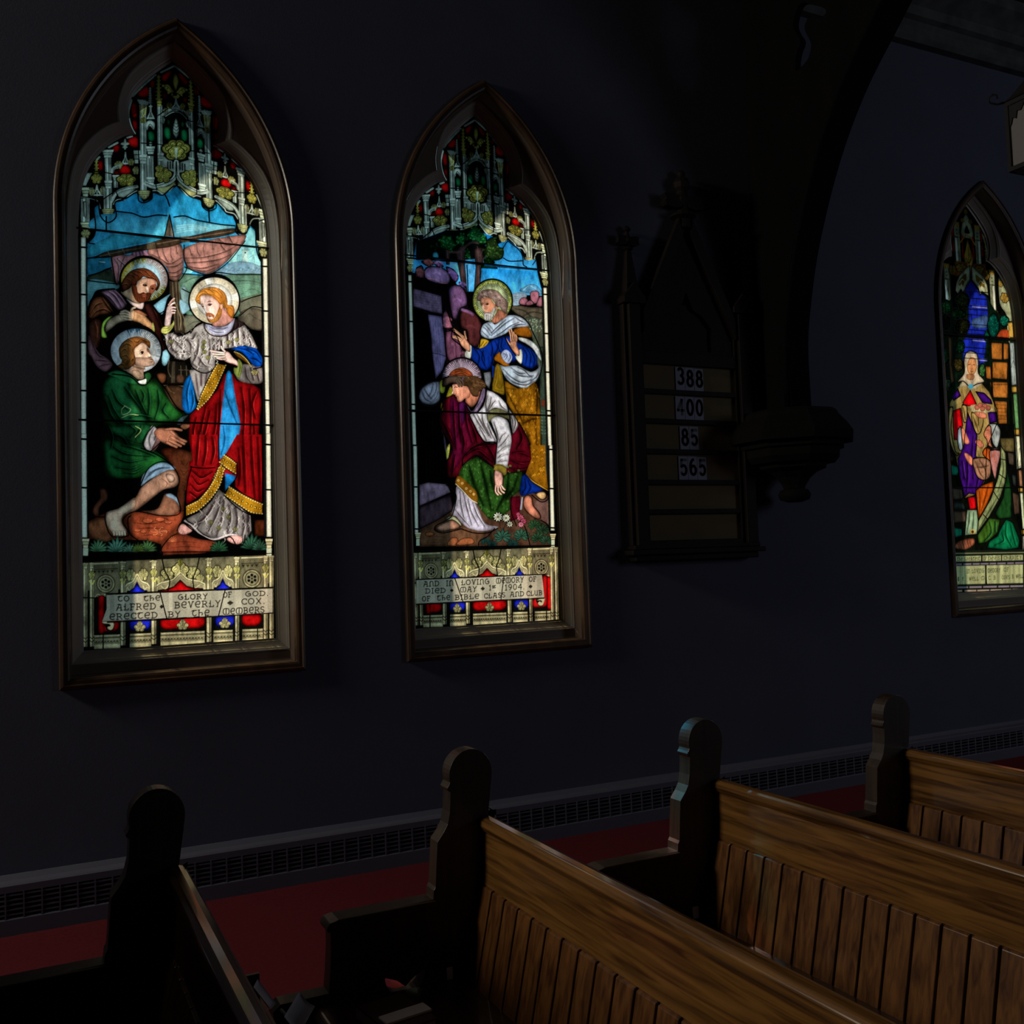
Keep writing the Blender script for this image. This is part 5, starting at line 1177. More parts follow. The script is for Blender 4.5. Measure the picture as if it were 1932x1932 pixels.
    a.P([(600, 460), (640, 390), (700, 340), (790, 280), (860, 255), (905, 290), (915, 350), (880, 385), (810, 400), (740, 450), (640, 530), (560, 575), (520, 590), (510, 540)], LG, rim=.45, rw=34, grad=(L_(150, 106, 80), .2, .9))
    a.P([(820, 290), (870, 290), (890, 330), (850, 350)], L_(236, 196, 168), rim=.6, rw=24, a=.8); a.S([(790, 320), (830, 350), (820, 385)], 6, L_(90, 50, 36), taper=1, soft=3)
    FT = S_(112, 112, 100)
    a.P([(390, 570), (470, 540), (520, 510), (595, 460), (600, 530), (520, 580), (500, 640), (535, 700), (520, 735), (450, 735), (420, 700), (390, 650)], FT, rim=.45, rw=26)
    for x in (442, 462, 482, 502, 522): a.S([(x, 705), (x+3, 733)], 14, S_(40, 36, 30)); a.S([(x, 705), (x+3, 730)], 10, FT*1.1)
    a.P([(340, 400), (375, 395), (400, 430), (390, 480), (340, 530), (330, 600), (290, 570), (300, 520), (345, 460)], S_(56, 40, 30), rim=.4, rw=20)
    for pl in ([(380, 560), (385, 650), (430, 740), (540, 740), (545, 700), (510, 620), (600, 560), (780, 590), (900, 585), (930, 540), (900, 430), (920, 330), (880, 240), (800, 195), (700, 240), (635, 370)], [(565, 590), (545, 620), (560, 720), (620, 770)], [(270, 600), (380, 600)]): a.S(pl, 8, came=True)
    # plants
    for x, y, s_, c in ((330, 850, 1, S_(56, 100, 76)), (470, 855, 1.2, S_(52, 96, 84)), (560, 860, .8, S_(60, 104, 88)), (690, 850, .95, L_(80, 116, 70)), (620, 850, .7, L_(90, 120, 60)), (1210, 850, .95, L_(62, 110, 72)), (1450, 830, 1.2, L_(66, 112, 84)), (1510, 840, .9, L_(70, 110, 84))):
        for t in np.linspace(-1.35, 1.35, 9):
            l = 105*s_*(1-.22*abs(t)); tx, ty = x+l*math.sin(t), y-l*math.cos(t)*.95
            a.P([(x, y), ((x+tx)/2+13*s_*math.cos(t), (y+ty)/2+13*s_*math.sin(t)), (tx, ty), ((x+tx)/2-13*s_*math.cos(t), (y+ty)/2-13*s_*math.sin(t))], (.006, .01, .008))
            a.P([(x, y), ((x+tx)/2+10*s_*math.cos(t), (y+ty)/2+10*s_*math.sin(t)), (tx, ty+5), ((x+tx)/2-10*s_*math.cos(t), (y+ty)/2-10*s_*math.sin(t))], c, rim=.4, rw=8)
            a.S([(x, y), (tx, ty+12)], 3, c*.25, smooth=False)
    # ---------------- right figure: robe (crop 100,400)
    a.crop(100, 400, 3.864)
    RD = L_(176, 22, 26); RDD = L_(40, 3, 5); AQ = L_(36, 132, 190)
    a.P([(1000, 1480), (1040, 1440), (1100, 1400), (1200, 1300), (1250, 1180), (1310, 1180), (1340, 1230), (1440, 1250), (1510, 1290), (1520, 1400), (1500, 1600), (1520, 1932), (1010, 1932), (1020, 1800), (990, 1650)], RD*.8, rim=.4, rw=40, smooth=False)
    folds(a, RDD, [[(1110, 1420), (1080, 1560), (1060, 1700)], [(1190, 1400), (1180, 1560), (1150, 1700)], [(1140, 1450), (1100, 1620), (1040, 1740)], [(1220, 1300), (1215, 1450), (1200, 1640)], [(1370, 1280), (1390, 1450), (1380, 1700)], [(1430, 1290), (1440, 1500), (1430, 1800)], [(1480, 1310), (1450, 1400), (1470, 1500)], [(1340, 1700), (1350, 1800), (1345, 1932)], [(1040, 1500), (1020, 1600), (1030, 1700)], [(1460, 1560), (1475, 1700), (1480, 1900)]], w=12, soft=14, light=L_(235, 50, 46), off=(12, 0), lw=6)
    a.P([(1265, 1180), (1300, 1180), (1330, 1350), (1360, 1500), (1365, 1580), (1330, 1700), (1260, 1760), (1205, 1800), (1215, 1620), (1235, 1400)], AQ, rim=.3, rw=18, grad=(L_(64, 168, 220), 0, .8))
    folds(a, L_(10, 50, 90), [[(1250, 1300), (1290, 1420), (1340, 1540)], [(1240, 1560), (1250, 1660), (1225, 1770)]], w=6, soft=5)
    a.P([(955, 1250), (1005, 1180), (1020, 1240), (1040, 1370), (1045, 1420), (990, 1470), (950, 1440), (940, 1370)], L_(20, 110, 176), rim=.4, rw=18); folds(a, L_(6, 30, 60), [[(1000, 1210), (975, 1320), (985, 1440)], [(1010, 1300), (1020, 1380), (1005, 1440)]], w=7, soft=5, light=L_(90, 190, 240), off=(10, 0))
    PW = np.array([.62, .56, .56]); PWD = np.array([.09, .05, .06])
    # white brocade sleeve and bodice
    a.P([(1010, 1150), (1150, 1160), (1200, 1100), (1180, 1200), (1090, 1310), (1060, 1380), (1035, 1300), (1000, 1180)], PW*.6, rim=.3, rw=12)
    folds(a, PWD, [[(1040, 1180), (1050, 1260), (1060, 1340)], [(1080, 1180), (1080, 1260)], [(1120, 1180), (1110, 1250)]], w=10, soft=6)
    a.P([(805, 900), (870, 880), (900, 900), (960, 900), (1030, 840), (1100, 810), (1160, 880), (1240, 890), (1340, 800), (1400, 830), (1450, 900), (1490, 990), (1480, 1010), (1400, 970), (1300, 990), (1200, 1000), (1180, 1090), (1180, 1150), (1100, 1165), (1010, 1140), (1000, 1060), (960, 1080), (900, 1070), (850, 1020), (820, 950)], PW*.8, rim=.35, rw=26, smooth=False)
    dk = [[(870, 900), (840, 930), (850, 960)], [(880, 930), (860, 980), (900, 1030)], [(930, 930), (960, 980), (940, 1060)], [(960, 920), (1000, 960), (1000, 1030)], [(900, 960), (960, 1010), (1000, 1040)], [(1040, 880), (1010, 930), (960, 920)], [(1060, 930), (1050, 1020), (1010, 1110)], [(1100, 930), (1090, 1030), (1050, 1140)], [(1140, 930), (1140, 1040), (1120, 1140)], [(1170, 930), (1170, 1000)], [(1200, 940), (1195, 1000)], [(1225, 940), (1230, 1000)], [(1270, 900), (1275, 980)], [(1310, 880), (1310, 970)], [(1345, 860), (1350, 960)], [(1385, 870), (1400, 950)], [(1420, 900), (1440, 970)], [(1020, 1110), (1060, 1130), (1120, 1135)], [(1060, 1060), (1100, 1110), (1160, 1120)], [(870, 1010), (930, 1030), (980, 1020)], [(840, 900), (900, 945), (940, 950)]]
    folds(a, PWD*.6, dk, w=13, soft=7, light=PW*1.55, off=(13, 2), lw=8)
    for g_ in ([(1010, 930), (1100, 850), (1240, 900), (1190, 1000), (1180, 1150), (1010, 1140)], [(1240, 900), (1340, 820), (1450, 900), (1480, 1000), (1300, 980), (1220, 990)], [(810, 900), (900, 900), (1000, 920), (1000, 1060), (900, 1060), (830, 980)]):
        a.scatter(g_, 70, 20, [PW*1.5, PWD*.6, PW*1.4, PWD*.5], 6, 1.5, seed=len(g_))
    for x, y in ((1100, 950), (1095, 985), (1105, 1020), (860, 945), (1130, 1060), (1280, 950), (1340, 930)):
        leafy(a, x, y, 34, 30, YS*.9+PW*.3, sd=int(x)); 
    a.P([(1360, 1230), (1330, 1180), (1350, 1120), (1400, 1110), (1520, 1130), (1525, 1240), (1440, 1250)], PW*.42, rim=.35, rw=20); folds(a, PWD*.6, [[(1400, 1130), (1410, 1200), (1440, 1240)], [(1440, 1140), (1460, 1220)], [(1480, 1150), (1500, 1230)]], w=10, soft=8, light=PW, off=(10, 0)); leafy(a, 1470, 1170, 50, 40, YS*.7+PW*.3, sd=4)
    a.crop(300, 500, 8.782)
    # collar and dark hood
    a.P([(1120, 1170), (1260, 1080), (1400, 1000), (1420, 960), (1330, 920), (1240, 900), (1180, 1000), (1190, 1100)], L_(72, 52, 50), rim=.4, rw=30); folds(a, L_(20, 14, 14), [[(1230, 950), (1240, 1040), (1200, 1110)], [(1300, 930), (1310, 1010), (1240, 1070)]], w=18, soft=12, light=L_(150, 120, 120), off=(18, 4), lw=8)
    a.P([(770, 950), (810, 920), (860, 1000), (980, 1030), (1100, 1010), (1180, 960), (1250, 880), (1240, 960), (1190, 1080), (1090, 1150), (960, 1165), (850, 1120), (790, 1040)], L_(196, 190, 204), rim=.25, rw=24)
    folds(a, L_(70, 62, 90), [[(830, 1010), (900, 1060), (1040, 1070), (1130, 1030)], [(840, 1060), (940, 1110), (1060, 1110)], [(870, 1030), (980, 1050), (1100, 1040)]], w=14, soft=8, light=L_(248, 245, 250), off=(0, 18), lw=10)
    a.S([(740, 950), (760, 1060), (850, 1150), (980, 1180), (1110, 1160), (1200, 1090)], 22, L_(40, 16, 20))
    # halo
    a.D(915, 560, 420, BK, n=40); hp = [(915+402*math.cos(t), 560+352*math.sin(t)) for t in np.linspace(0, 2*PI, 40, endpoint=False)]
    a.crop(300, 500, 8.782)
    a.P([(915+408*math.cos(t), 590+385*math.sin(t)) for t in np.linspace(0, 2*PI, 40, endpoint=False)], L_(206, 190, 160), smooth=False)
    for t0 in (-1.85, -.22, 2.9): a.P([(915, 590)]+[(915+404*math.cos(t), 590+380*math.sin(t)) for t in np.linspace(t0-.12, t0+.22, 6)], L_(252, 250, 248), smooth=False)
    for r in (.62, .72, .82, .92):
        for i in range(46):
            t = i*2*PI/46+r*3; a.S([(915+400*r*math.cos(t), 590+378*r*math.sin(t)), (915+400*(r+.03)*math.cos(t+.06), 590+378*(r+.03)*math.sin(t+.06))], 7, L_(158, 136, 92), smooth=False, a=.7)
    a.P([(915+300*math.cos(t), 590+285*math.sin(t)) for t in np.linspace(0, 2*PI, 30, endpoint=False)], L_(245, 238, 235), a=.7, rim=.6, rw=90, smooth=False)
    a.rays(915, 590, 210, 360, 80, L_(255, 252, 250), w=6, sy=.95, a=.6)
    a.S([(915+420*math.cos(t), 590+396*math.sin(t)) for t in np.linspace(0, 2*PI, 44)], 26, came=True)
    FC = L_(252, 218, 200)
    a.P([(1000, 740), (1080, 700), (1130, 800), (1240, 900), (1160, 960), (1080, 1010), (940, 1020), (870, 960), (960, 900)], L_(226, 160, 140), rim=.35, rw=50)
    a.P([(680, 530), (740, 500), (850, 520), (960, 580), (1010, 640), (1030, 740), (1000, 850), (940, 940), (850, 950), (800, 880), (780, 790), (740, 720), (690, 640)], FC, rim=.35, rw=40, grad=(L_(234, 170, 145), 1, 0))
    a.P([(800, 870), (830, 900), (900, 890), (960, 800), (1000, 700), (1040, 700), (1035, 830), (980, 920), (900, 960), (840, 950), (800, 910)], L_(196, 132, 62), rim=.35, rw=30)
    a.P([(790, 800), (830, 790), (880, 805), (920, 840), (900, 880), (860, 830), (810, 840), (800, 880), (785, 840)], L_(170, 96, 44), rim=.3, rw=12)
    for k in range(11): a.S([(830+k*16, 870+((k*5) % 3)*10), (846+k*14, 910), (860+k*12, 945)], 6, L_(*((120, 64, 28) if k % 2 else (238, 180, 96))), taper=1, a=.75)
    a.P([(820, 838), (850, 832), (872, 848), (845, 860), (822, 856)], L_(160, 84, 66)); a.S([(812, 842), (845, 848), (880, 846)], 9, L_(90, 30, 28))
    a.P([(748, 650), (764, 664), (782, 740), (806, 772), (790, 784), (768, 770), (752, 710)], L_(255, 238, 222), rim=.2, rw=12); a.S([(780, 650), (800, 720), (830, 770), (815, 790), (780, 785)], 9, L_(196, 120, 96), taper=1)
    a.S([(786, 622), (830, 598), (890, 610)], 16, L_(110, 54, 28), taper=1); a.S([(798, 652), (840, 632), (884, 640)], 11, L_(80, 34, 22), taper=1); a.P([(802, 656), (840, 646), (882, 645), (850, 676), (816, 670)], L_(70, 30, 22))
    a.S([(688, 655), (720, 646), (745, 666)], 15, L_(110, 54, 28), taper=1); a.P([(702, 678), (725, 672), (748, 682), (730, 696)], L_(76, 34, 24))
    a.P([(1010, 660), (1040, 650), (1055, 690), (1035, 730), (1015, 710)], L_(240, 176, 140), rim=.3, rw=8)
    a.S([(676, 530), (686, 640), (738, 722), (776, 792), (796, 880), (850, 955)], 9, L_(96, 44, 30))
    a.P([(600, 580), (640, 480), (720, 400), (840, 365), (960, 375), (1060, 430), (1110, 500), (1135, 600), (1140, 660), (1220, 670), (1250, 740), (1240, 840), (1200, 880), (1130, 800), (1100, 720), (1060, 700), (1050, 650), (1010, 650), (960, 590), (880, 530), (780, 500), (700, 510), (680, 560), (690, 650), (650, 640)], L_(206, 128, 46), rim=.4, rw=40, grad=(L_(228, 150, 62), -1, -.4))
    for pl in ([(700, 440), (760, 430), (820, 480), (900, 500)], [(640, 560), (680, 500), (740, 470)], [(860, 400), (960, 440), (1040, 540)], [(960, 400), (1050, 480), (1090, 600)], [(900, 480), (980, 540), (1040, 620)], [(1090, 660), (1130, 720), (1150, 800)], [(1150, 700), (1200, 720), (1230, 800)], [(1180, 760), (1210, 820), (1200, 860)], [(760, 400), (840, 410), (920, 470)], [(620, 600), (660, 580), (680, 620)], [(1060, 600), (1100, 660), (1120, 740)]):
        a.S(pl, 15, L_(116, 54, 18), taper=1, soft=7, a=.85); a.S([(p[0]-3, p[1]-18) for p in pl], 8, L_(252, 196, 112), taper=1, soft=4, a=.7)
    # raised hand and yellow cuff
    a.P([(90, 1000), (110, 800), (130, 700), (170, 650), (230, 640), (270, 700), (260, 780), (215, 860), (190, 1000), (140, 1040)], L_(60, 20, 16)); a.P([(96, 1000), (116, 810), (138, 700), (180, 660), (225, 690), (220, 800), (200, 880), (176, 1010)], L_(250, 214, 200), rim=.3, rw=30)
    for pl in ([(160, 660), (210, 590), (250, 555)], [(180, 672), (225, 635), (258, 625)], [(190, 710), (235, 700), (268, 705)], [(195, 750), (235, 745), (266, 752)], [(205, 790), (232, 790), (256, 790)]): a.S(pl, 34, L_(70, 26, 20)); a.S(pl, 23, L_(250, 208, 190))
    a.S([(170, 650), (215, 595), (250, 560)], 18, L_(190, 132, 116))
    a.P([(40, 1060), (90, 1020), (170, 1010), (225, 960), (240, 920), (252, 980), (200, 1080), (120, 1140), (45, 1120)], L_(222, 214, 120), rim=.35, rw=16); folds(a, L_(80, 74, 20), [[(60, 1050), (140, 1050), (220, 990)], [(60, 1100), (150, 1080), (240, 1000)]], w=8, soft=4)
    # hand on the breast
    a.P([(1100, 1420), (1160, 1440), (1230, 1530), (1310, 1600), (1320, 1680), (1250, 1660), (1130, 1620), (1040, 1560), (1040, 1480)], L_(70, 26, 20)); a.P([(1090, 1440), (1160, 1450), (1230, 1540), (1300, 1600), (1310, 1670), (1250, 1645), (1130, 1610), (1050, 1550)], L_(250, 206, 186), rim=.35, rw=30)
    for pl in ([(1090, 1430), (1050, 1390), (1030, 1350)], [(1080, 1455), (960, 1440), (850, 1420)], [(1080, 1480), (970, 1480), (880, 1470)], [(1085, 1520), (990, 1525), (920, 1510)], [(1100, 1560), (1030, 1560), (960, 1540)]): a.S(pl, 40, L_(80, 30, 22)); a.S(pl, 27, L_(250, 206, 186))
    # blue sleeve over the right arm, gold bead hem
    a.P([(1200, 1390), (1330, 1345), (1480, 1350), (1600, 1380), (1660, 1450), (1720, 1560), (1700, 1660), (1620, 1690), (1540, 1640), (1460, 1530), (1360, 1440), (1260, 1410)], L_(10, 84, 176), rim=.4, rw=34); folds(a, L_(4, 16, 60), [[(1300, 1370), (1460, 1410), (1560, 1480)], [(1460, 1380), (1600, 1440), (1680, 1560)], [(1520, 1540), (1600, 1560), (1680, 1620)]], w=18, soft=12, light=L_(50, 160, 230), off=(0, 24), lw=9)
    a.P([(1240, 1430), (1340, 1470), (1440, 1550), (1530, 1690), (1480, 1640), (1380, 1570), (1280, 1500)], L_(110, 74, 20), rim=.3, rw=12); beads(a, [(1250, 1440), (1350, 1480), (1450, 1570), (1525, 1680)], 15, 9, L_(222, 200, 120))
    a.P([(1310, 1560), (1360, 1600), (1385, 1680), (1350, 1830), (1320, 1880), (1250, 1800), (1240, 1700), (1300, 1700)], L_(128, 136, 66), rim=.35, rw=20); folds(a, (.02, .02, .01), [[(1330, 1600), (1340, 1700), (1310, 1830)]], w=12)
    for pl in ([(40, 1130), (90, 1200), (110, 1320), (160, 1450), (250, 1560), (380, 1600), (520, 1530)], [(520, 1130), (610, 1000), (700, 950)], [(1400, 960), (1520, 1080), (1620, 1260), (1660, 1400), (1730, 1560), (1710, 1680), (1560, 1720)], [(500, 1600), (560, 1700), (700, 1780), (840, 1770), (960, 1640)], [(300, 1180), (420, 1150), (520, 1100)]): a.S(pl, 20, came=True)
    # gold sash and hems (crop 100,400 then 100,820)
    a.crop(100, 400, 3.864)
    def hem(P, Q, n, col=L_(168, 120, 26)):
        a.P(list(P)+list(Q)[::-1], BK, smooth=False); a.P([(p[0]*.92+q_[0]*.08, p[1]*.92+q_[1]*.08) for p, q_ in zip(P, Q)]+[(p[0]*.08+q_[0]*.92, p[1]*.08+q_[1]*.92) for p, q_ in zip(P, Q)][::-1], col, rim=.3, rw=6, smooth=False)
        for s_ in (.14, .86): beads(a, [(p[0]*(1-s_)+q_[0]*s_, p[1]*(1-s_)+q_[1]*s_) for p, q_ in zip(P, Q)], n*2, 4.5, L_(236, 214, 140))
        m_ = catmull([(p[0]/2+q_[0]/2, p[1]/2+q_[1]/2) for p, q_ in zip(P, Q)], 8); idx = np.linspace(2, len(m_)-3, n).astype(int)
        for i_, k in enumerate(idx):
            x, y = m_[k]; a.S([(x-9, y+8), (x-2, y-8), (x+8, y-2), (x+4, y+9)], 5, L_(60, 34, 6)); a.D(x+(3 if i_ % 2 else -3), y, 3.5, L_(250, 220, 120))
    hem([(1190, 1105), (1150, 1170), (1110, 1250), (1070, 1340), (1050, 1430)], [(1270, 1120), (1235, 1200), (1195, 1290), (1140, 1370), (1060, 1440)], 10)
    a.crop(100, 820, 3.864)
    a.P([(990, 250), (1010, 190), (1180, 190), (1210, 230), (1160, 340), (1100, 420), (1020, 480), (975, 500), (970, 400)], RD*.75, rim=.4, rw=30); folds(a, RDD, [[(1010, 300), (1060, 360), (1130, 330)], [(1010, 260), (1080, 310), (1160, 270)], [(1000, 360), (1050, 410), (1100, 390)], [(1000, 420), (1040, 450)]], w=8, soft=8, light=L_(225, 60, 60), off=(0, 12), lw=4)
    a.S([(1000, 235), (1100, 245), (1180, 240)], 9, came=True)
    a.P([(1010, 0), (1200, 0), (1215, 190), (1170, 240), (1020, 235)], RD*.8, smooth=False); folds(a, RDD, [[(1060, -20), (1050, 120), (1040, 220)], [(1110, 10), (1110, 120), (1090, 220)], [(1160, 20), (1170, 120), (1150, 210)]], w=12, soft=12, light=L_(240, 70, 60), off=(14, 0), lw=6)
    a.P([(1255, 280), (1330, 300), (1325, 330), (1290, 370), (1255, 410)], AQ*1.1, rim=.3, rw=12, smooth=False)
    # right red panel
    a.P([(1340, 0), (1520, 0), (1525, 300), (1520, 500), (1400, 440), (1330, 380), (1330, 200), (1260, 140)], RD*.76, smooth=False); folds(a, RDD, [[(1380, -30), (1390, 200), (1400, 420)], [(1440, 10), (1450, 220), (1470, 460)], [(1490, 20), (1500, 240), (1505, 480)], [(1350, 100), (1360, 260), (1350, 370)]], w=14, soft=14, light=L_(200, 30, 30), off=(16, 0), lw=6)
    # brocade skirt
    a.P([(1210, 400), (1255, 440), (1350, 520), (1440, 590), (1450, 700), (1390, 780), (1300, 740), (1180, 765), (1090, 720), (1000, 640), (960, 620), (1080, 560), (1160, 480)], PW*.42, rim=.3, rw=30, smooth=False)
    folds(a, PWD*.5, [[(1200, 440), (1140, 560), (1060, 660)], [(1220, 460), (1190, 580), (1120, 720)], [(1245, 470), (1230, 600), (1190, 740)], [(1280, 510), (1290, 620), (1260, 740)], [(1330, 530), (1340, 640), (1310, 730)], [(1380, 560), (1390, 660), (1370, 760)], [(1420, 590), (1425, 700)], [(1160, 520), (1090, 620), (1020, 650)]], w=12, soft=8, light=PW*1.0, off=(14, 0), lw=8)
    a.scatter([(1210, 420), (1440, 590), (1440, 700), (1380, 760), (1180, 745), (1010, 640)], 130, 22, [PW*1.2, PWD*.4, PW*.9, PWD*.5], 6, 1.6)
    for x, y in ((1150, 640), (1280, 600), (1210, 680), (1330, 690), (1240, 540)): leafy(a, x, y, 30, 34, YS*.5+PW*.2, sd=int(x+y))
    a.S([(960, 628), (1010, 660), (1090, 735), (1180, 762), (1290, 728), (1370, 745)], 12, L_(205, 188, 180))
    hem([(1150, 350), (1190, 260), (1215, 225), (1230, 200)], [(1190, 400), (1225, 320), (1250, 270), (1262, 240)], 5)
    hem([(970, 515), (1060, 470), (1130, 390), (1180, 300), (1200, 240)], [(968, 600), (1060, 560), (1150, 480), (1220, 380), (1250, 270)], 11)
    hem([(1255, 140), (1300, 170), (1335, 200)], [(1210, 210), (1260, 250), (1330, 295)], 4)
    hem([(1290, 370), (1370, 420), (1450, 460), (1525, 495)], [(1250, 450), (1350, 520), (1440, 580), (1525, 590)], 8)
    for pts, toes in (([(915, 680), (940, 650), (980, 660), (1020, 690), (1000, 715), (950, 730), (915, 715)], [(925, 690), (935, 705), (948, 715), (962, 722), (978, 726)]), ([(1265, 760), (1310, 735), (1370, 740), (1380, 780), (1350, 800), (1300, 790)], [(1300, 768), (1318, 774), (1334, 780), (1350, 784), (1364, 786)])):
        a.P(pts, L_(70, 30, 24)); a.P([(p[0]*.96+np.mean([q_[0] for q_ in pts])*.04, p[1]*.96+np.mean([q_[1] for q_ in pts])*.04) for p in pts], L_(236, 176, 160), rim=.35, rw=14)
        for tx, ty in toes: a.S([(tx, ty-16), (tx-4, ty+6)], 3, L_(120, 60, 50), smooth=False)
    for pl in ([(1210, 190), (1205, 0)], [(1010, 230), (975, 380), (968, 600), (1010, 650)], [(1530, 600), (1450, 590), (1340, 530), (1245, 440)], [(910, 680), (940, 640), (1010, 690), (1090, 740), (1180, 775), (1290, 745), (1340, 810), (1390, 790), (1400, 730)], [(1340, 200), (1340, 300), (1290, 370)], [(800, 870), (790, 830), (850, 750), (905, 720)], [(250, 860), (1560, 850)], [(1460, 600), (1465, 730)]): a.S(pl, 8, came=True)
    a.matting()
    # ribbon with the inscription
    a.P([(385, 1165), (1605, 1115), (1605, 1300), (820, 1345), (395, 1362), (370, 1340), (390, 1250)], BK, smooth=False)
    RB = np.array([.42, .38, .30])
    a.P([(390, 1170), (1600, 1122), (1600, 1296), (820, 1338), (360, 1360), (392, 1270)], RB, smooth=False)
    for x, w, c in ((500, 50, 1.5), (600, 40, 1.3), (680, 60, .75), (860, 30, 1.6), (900, 60, .8), (1000, 50, 1.2), (1090, 40, 1.5), (1180, 50, .75), (1260, 40, 1.4), (1350, 50, 1.5), (1440, 60, .8), (1540, 50, 1.5), (430, 30, .6)):
        f = lambda x, y: (x, y-(x-400)*.040)
        a.P([f(x-w/2, 1172), f(x+w/2, 1172), f(x+w/2, 1355), f(x-w/2, 1355)], np.clip(RB*c, 0, .95), smooth=False, a=.55)
    a.P([(355, 1362), (440, 1366), (450, 1400), (430, 1432), (395, 1425), (380, 1400), (372, 1380)], BK); a.P([(362, 1364), (436, 1370), (442, 1400), (425, 1424), (400, 1415), (400, 1400), (420, 1396), (410, 1380), (372, 1376)], S_(120, 128, 100), rim=.2, rw=8)
    words(a, [('TO', 470, 555, 1215, 1213, 38), ('THE', 660, 780, 1213, 1207, 36), ('GLORY', 910, 1128, 1203, 1197, 38), ('OF', 1240, 1300, 1188, 1182, 38), ('GOD.', 1400, 1570, 1179, 1173, 36),
              ('ALFRED', 458, 750, 1282, 1272, 46), ('+', 780, 802, 1270, 1270, 34), ('BEVERLY', 885, 1222, 1266, 1252, 46), ('+', 1272, 1310, 1246, 1244, 40), ('COX.', 1372, 1545, 1238, 1232, 42),
              ('ERECTED', 410, 762, 1350, 1336, 44), ('BY', 838, 930, 1332, 1328, 42), ('THE', 1010, 1140, 1322, 1318, 42), ('MEMBERS', 1238, 1540, 1312, 1296, 44)], w=7.5)
    for pl in ([(780, 1150), (830, 1345)], [(1255, 1130), (1205, 1325)], [(385, 1160), (1610, 1112)], [(395, 1368), (820, 1348), (1610, 1300)]): a.S(pl, 8, came=True, smooth=False)
    # border strips
    a.crop(100, 400, 3.864)
    border(a, ((205, 238, 185), (207, 242, 1320+600)), ((1530, 1560, 340), (1558, 1585, 1920)), (255, 600, 950, 1300, 1515, 1655), (395, 720, 1050, 1370, 1552, 1695))
    a.crop(100, 820, 3.864)
    border(a, ((207, 243, -10), (212, 248, 750)), ((1553, 1584, -10), (1558, 1592, 745)), (30, 385), (70, 400))
    for x, y in ((238, 790), (1575, 790)): cap(a, x, y-30, 52, 70, STONE*1.2); a.P([(x-18, y+38), (x+18, y+38), (x+18, y+92), (x-18, y+92)], (.6, .65, .5), smooth=False)
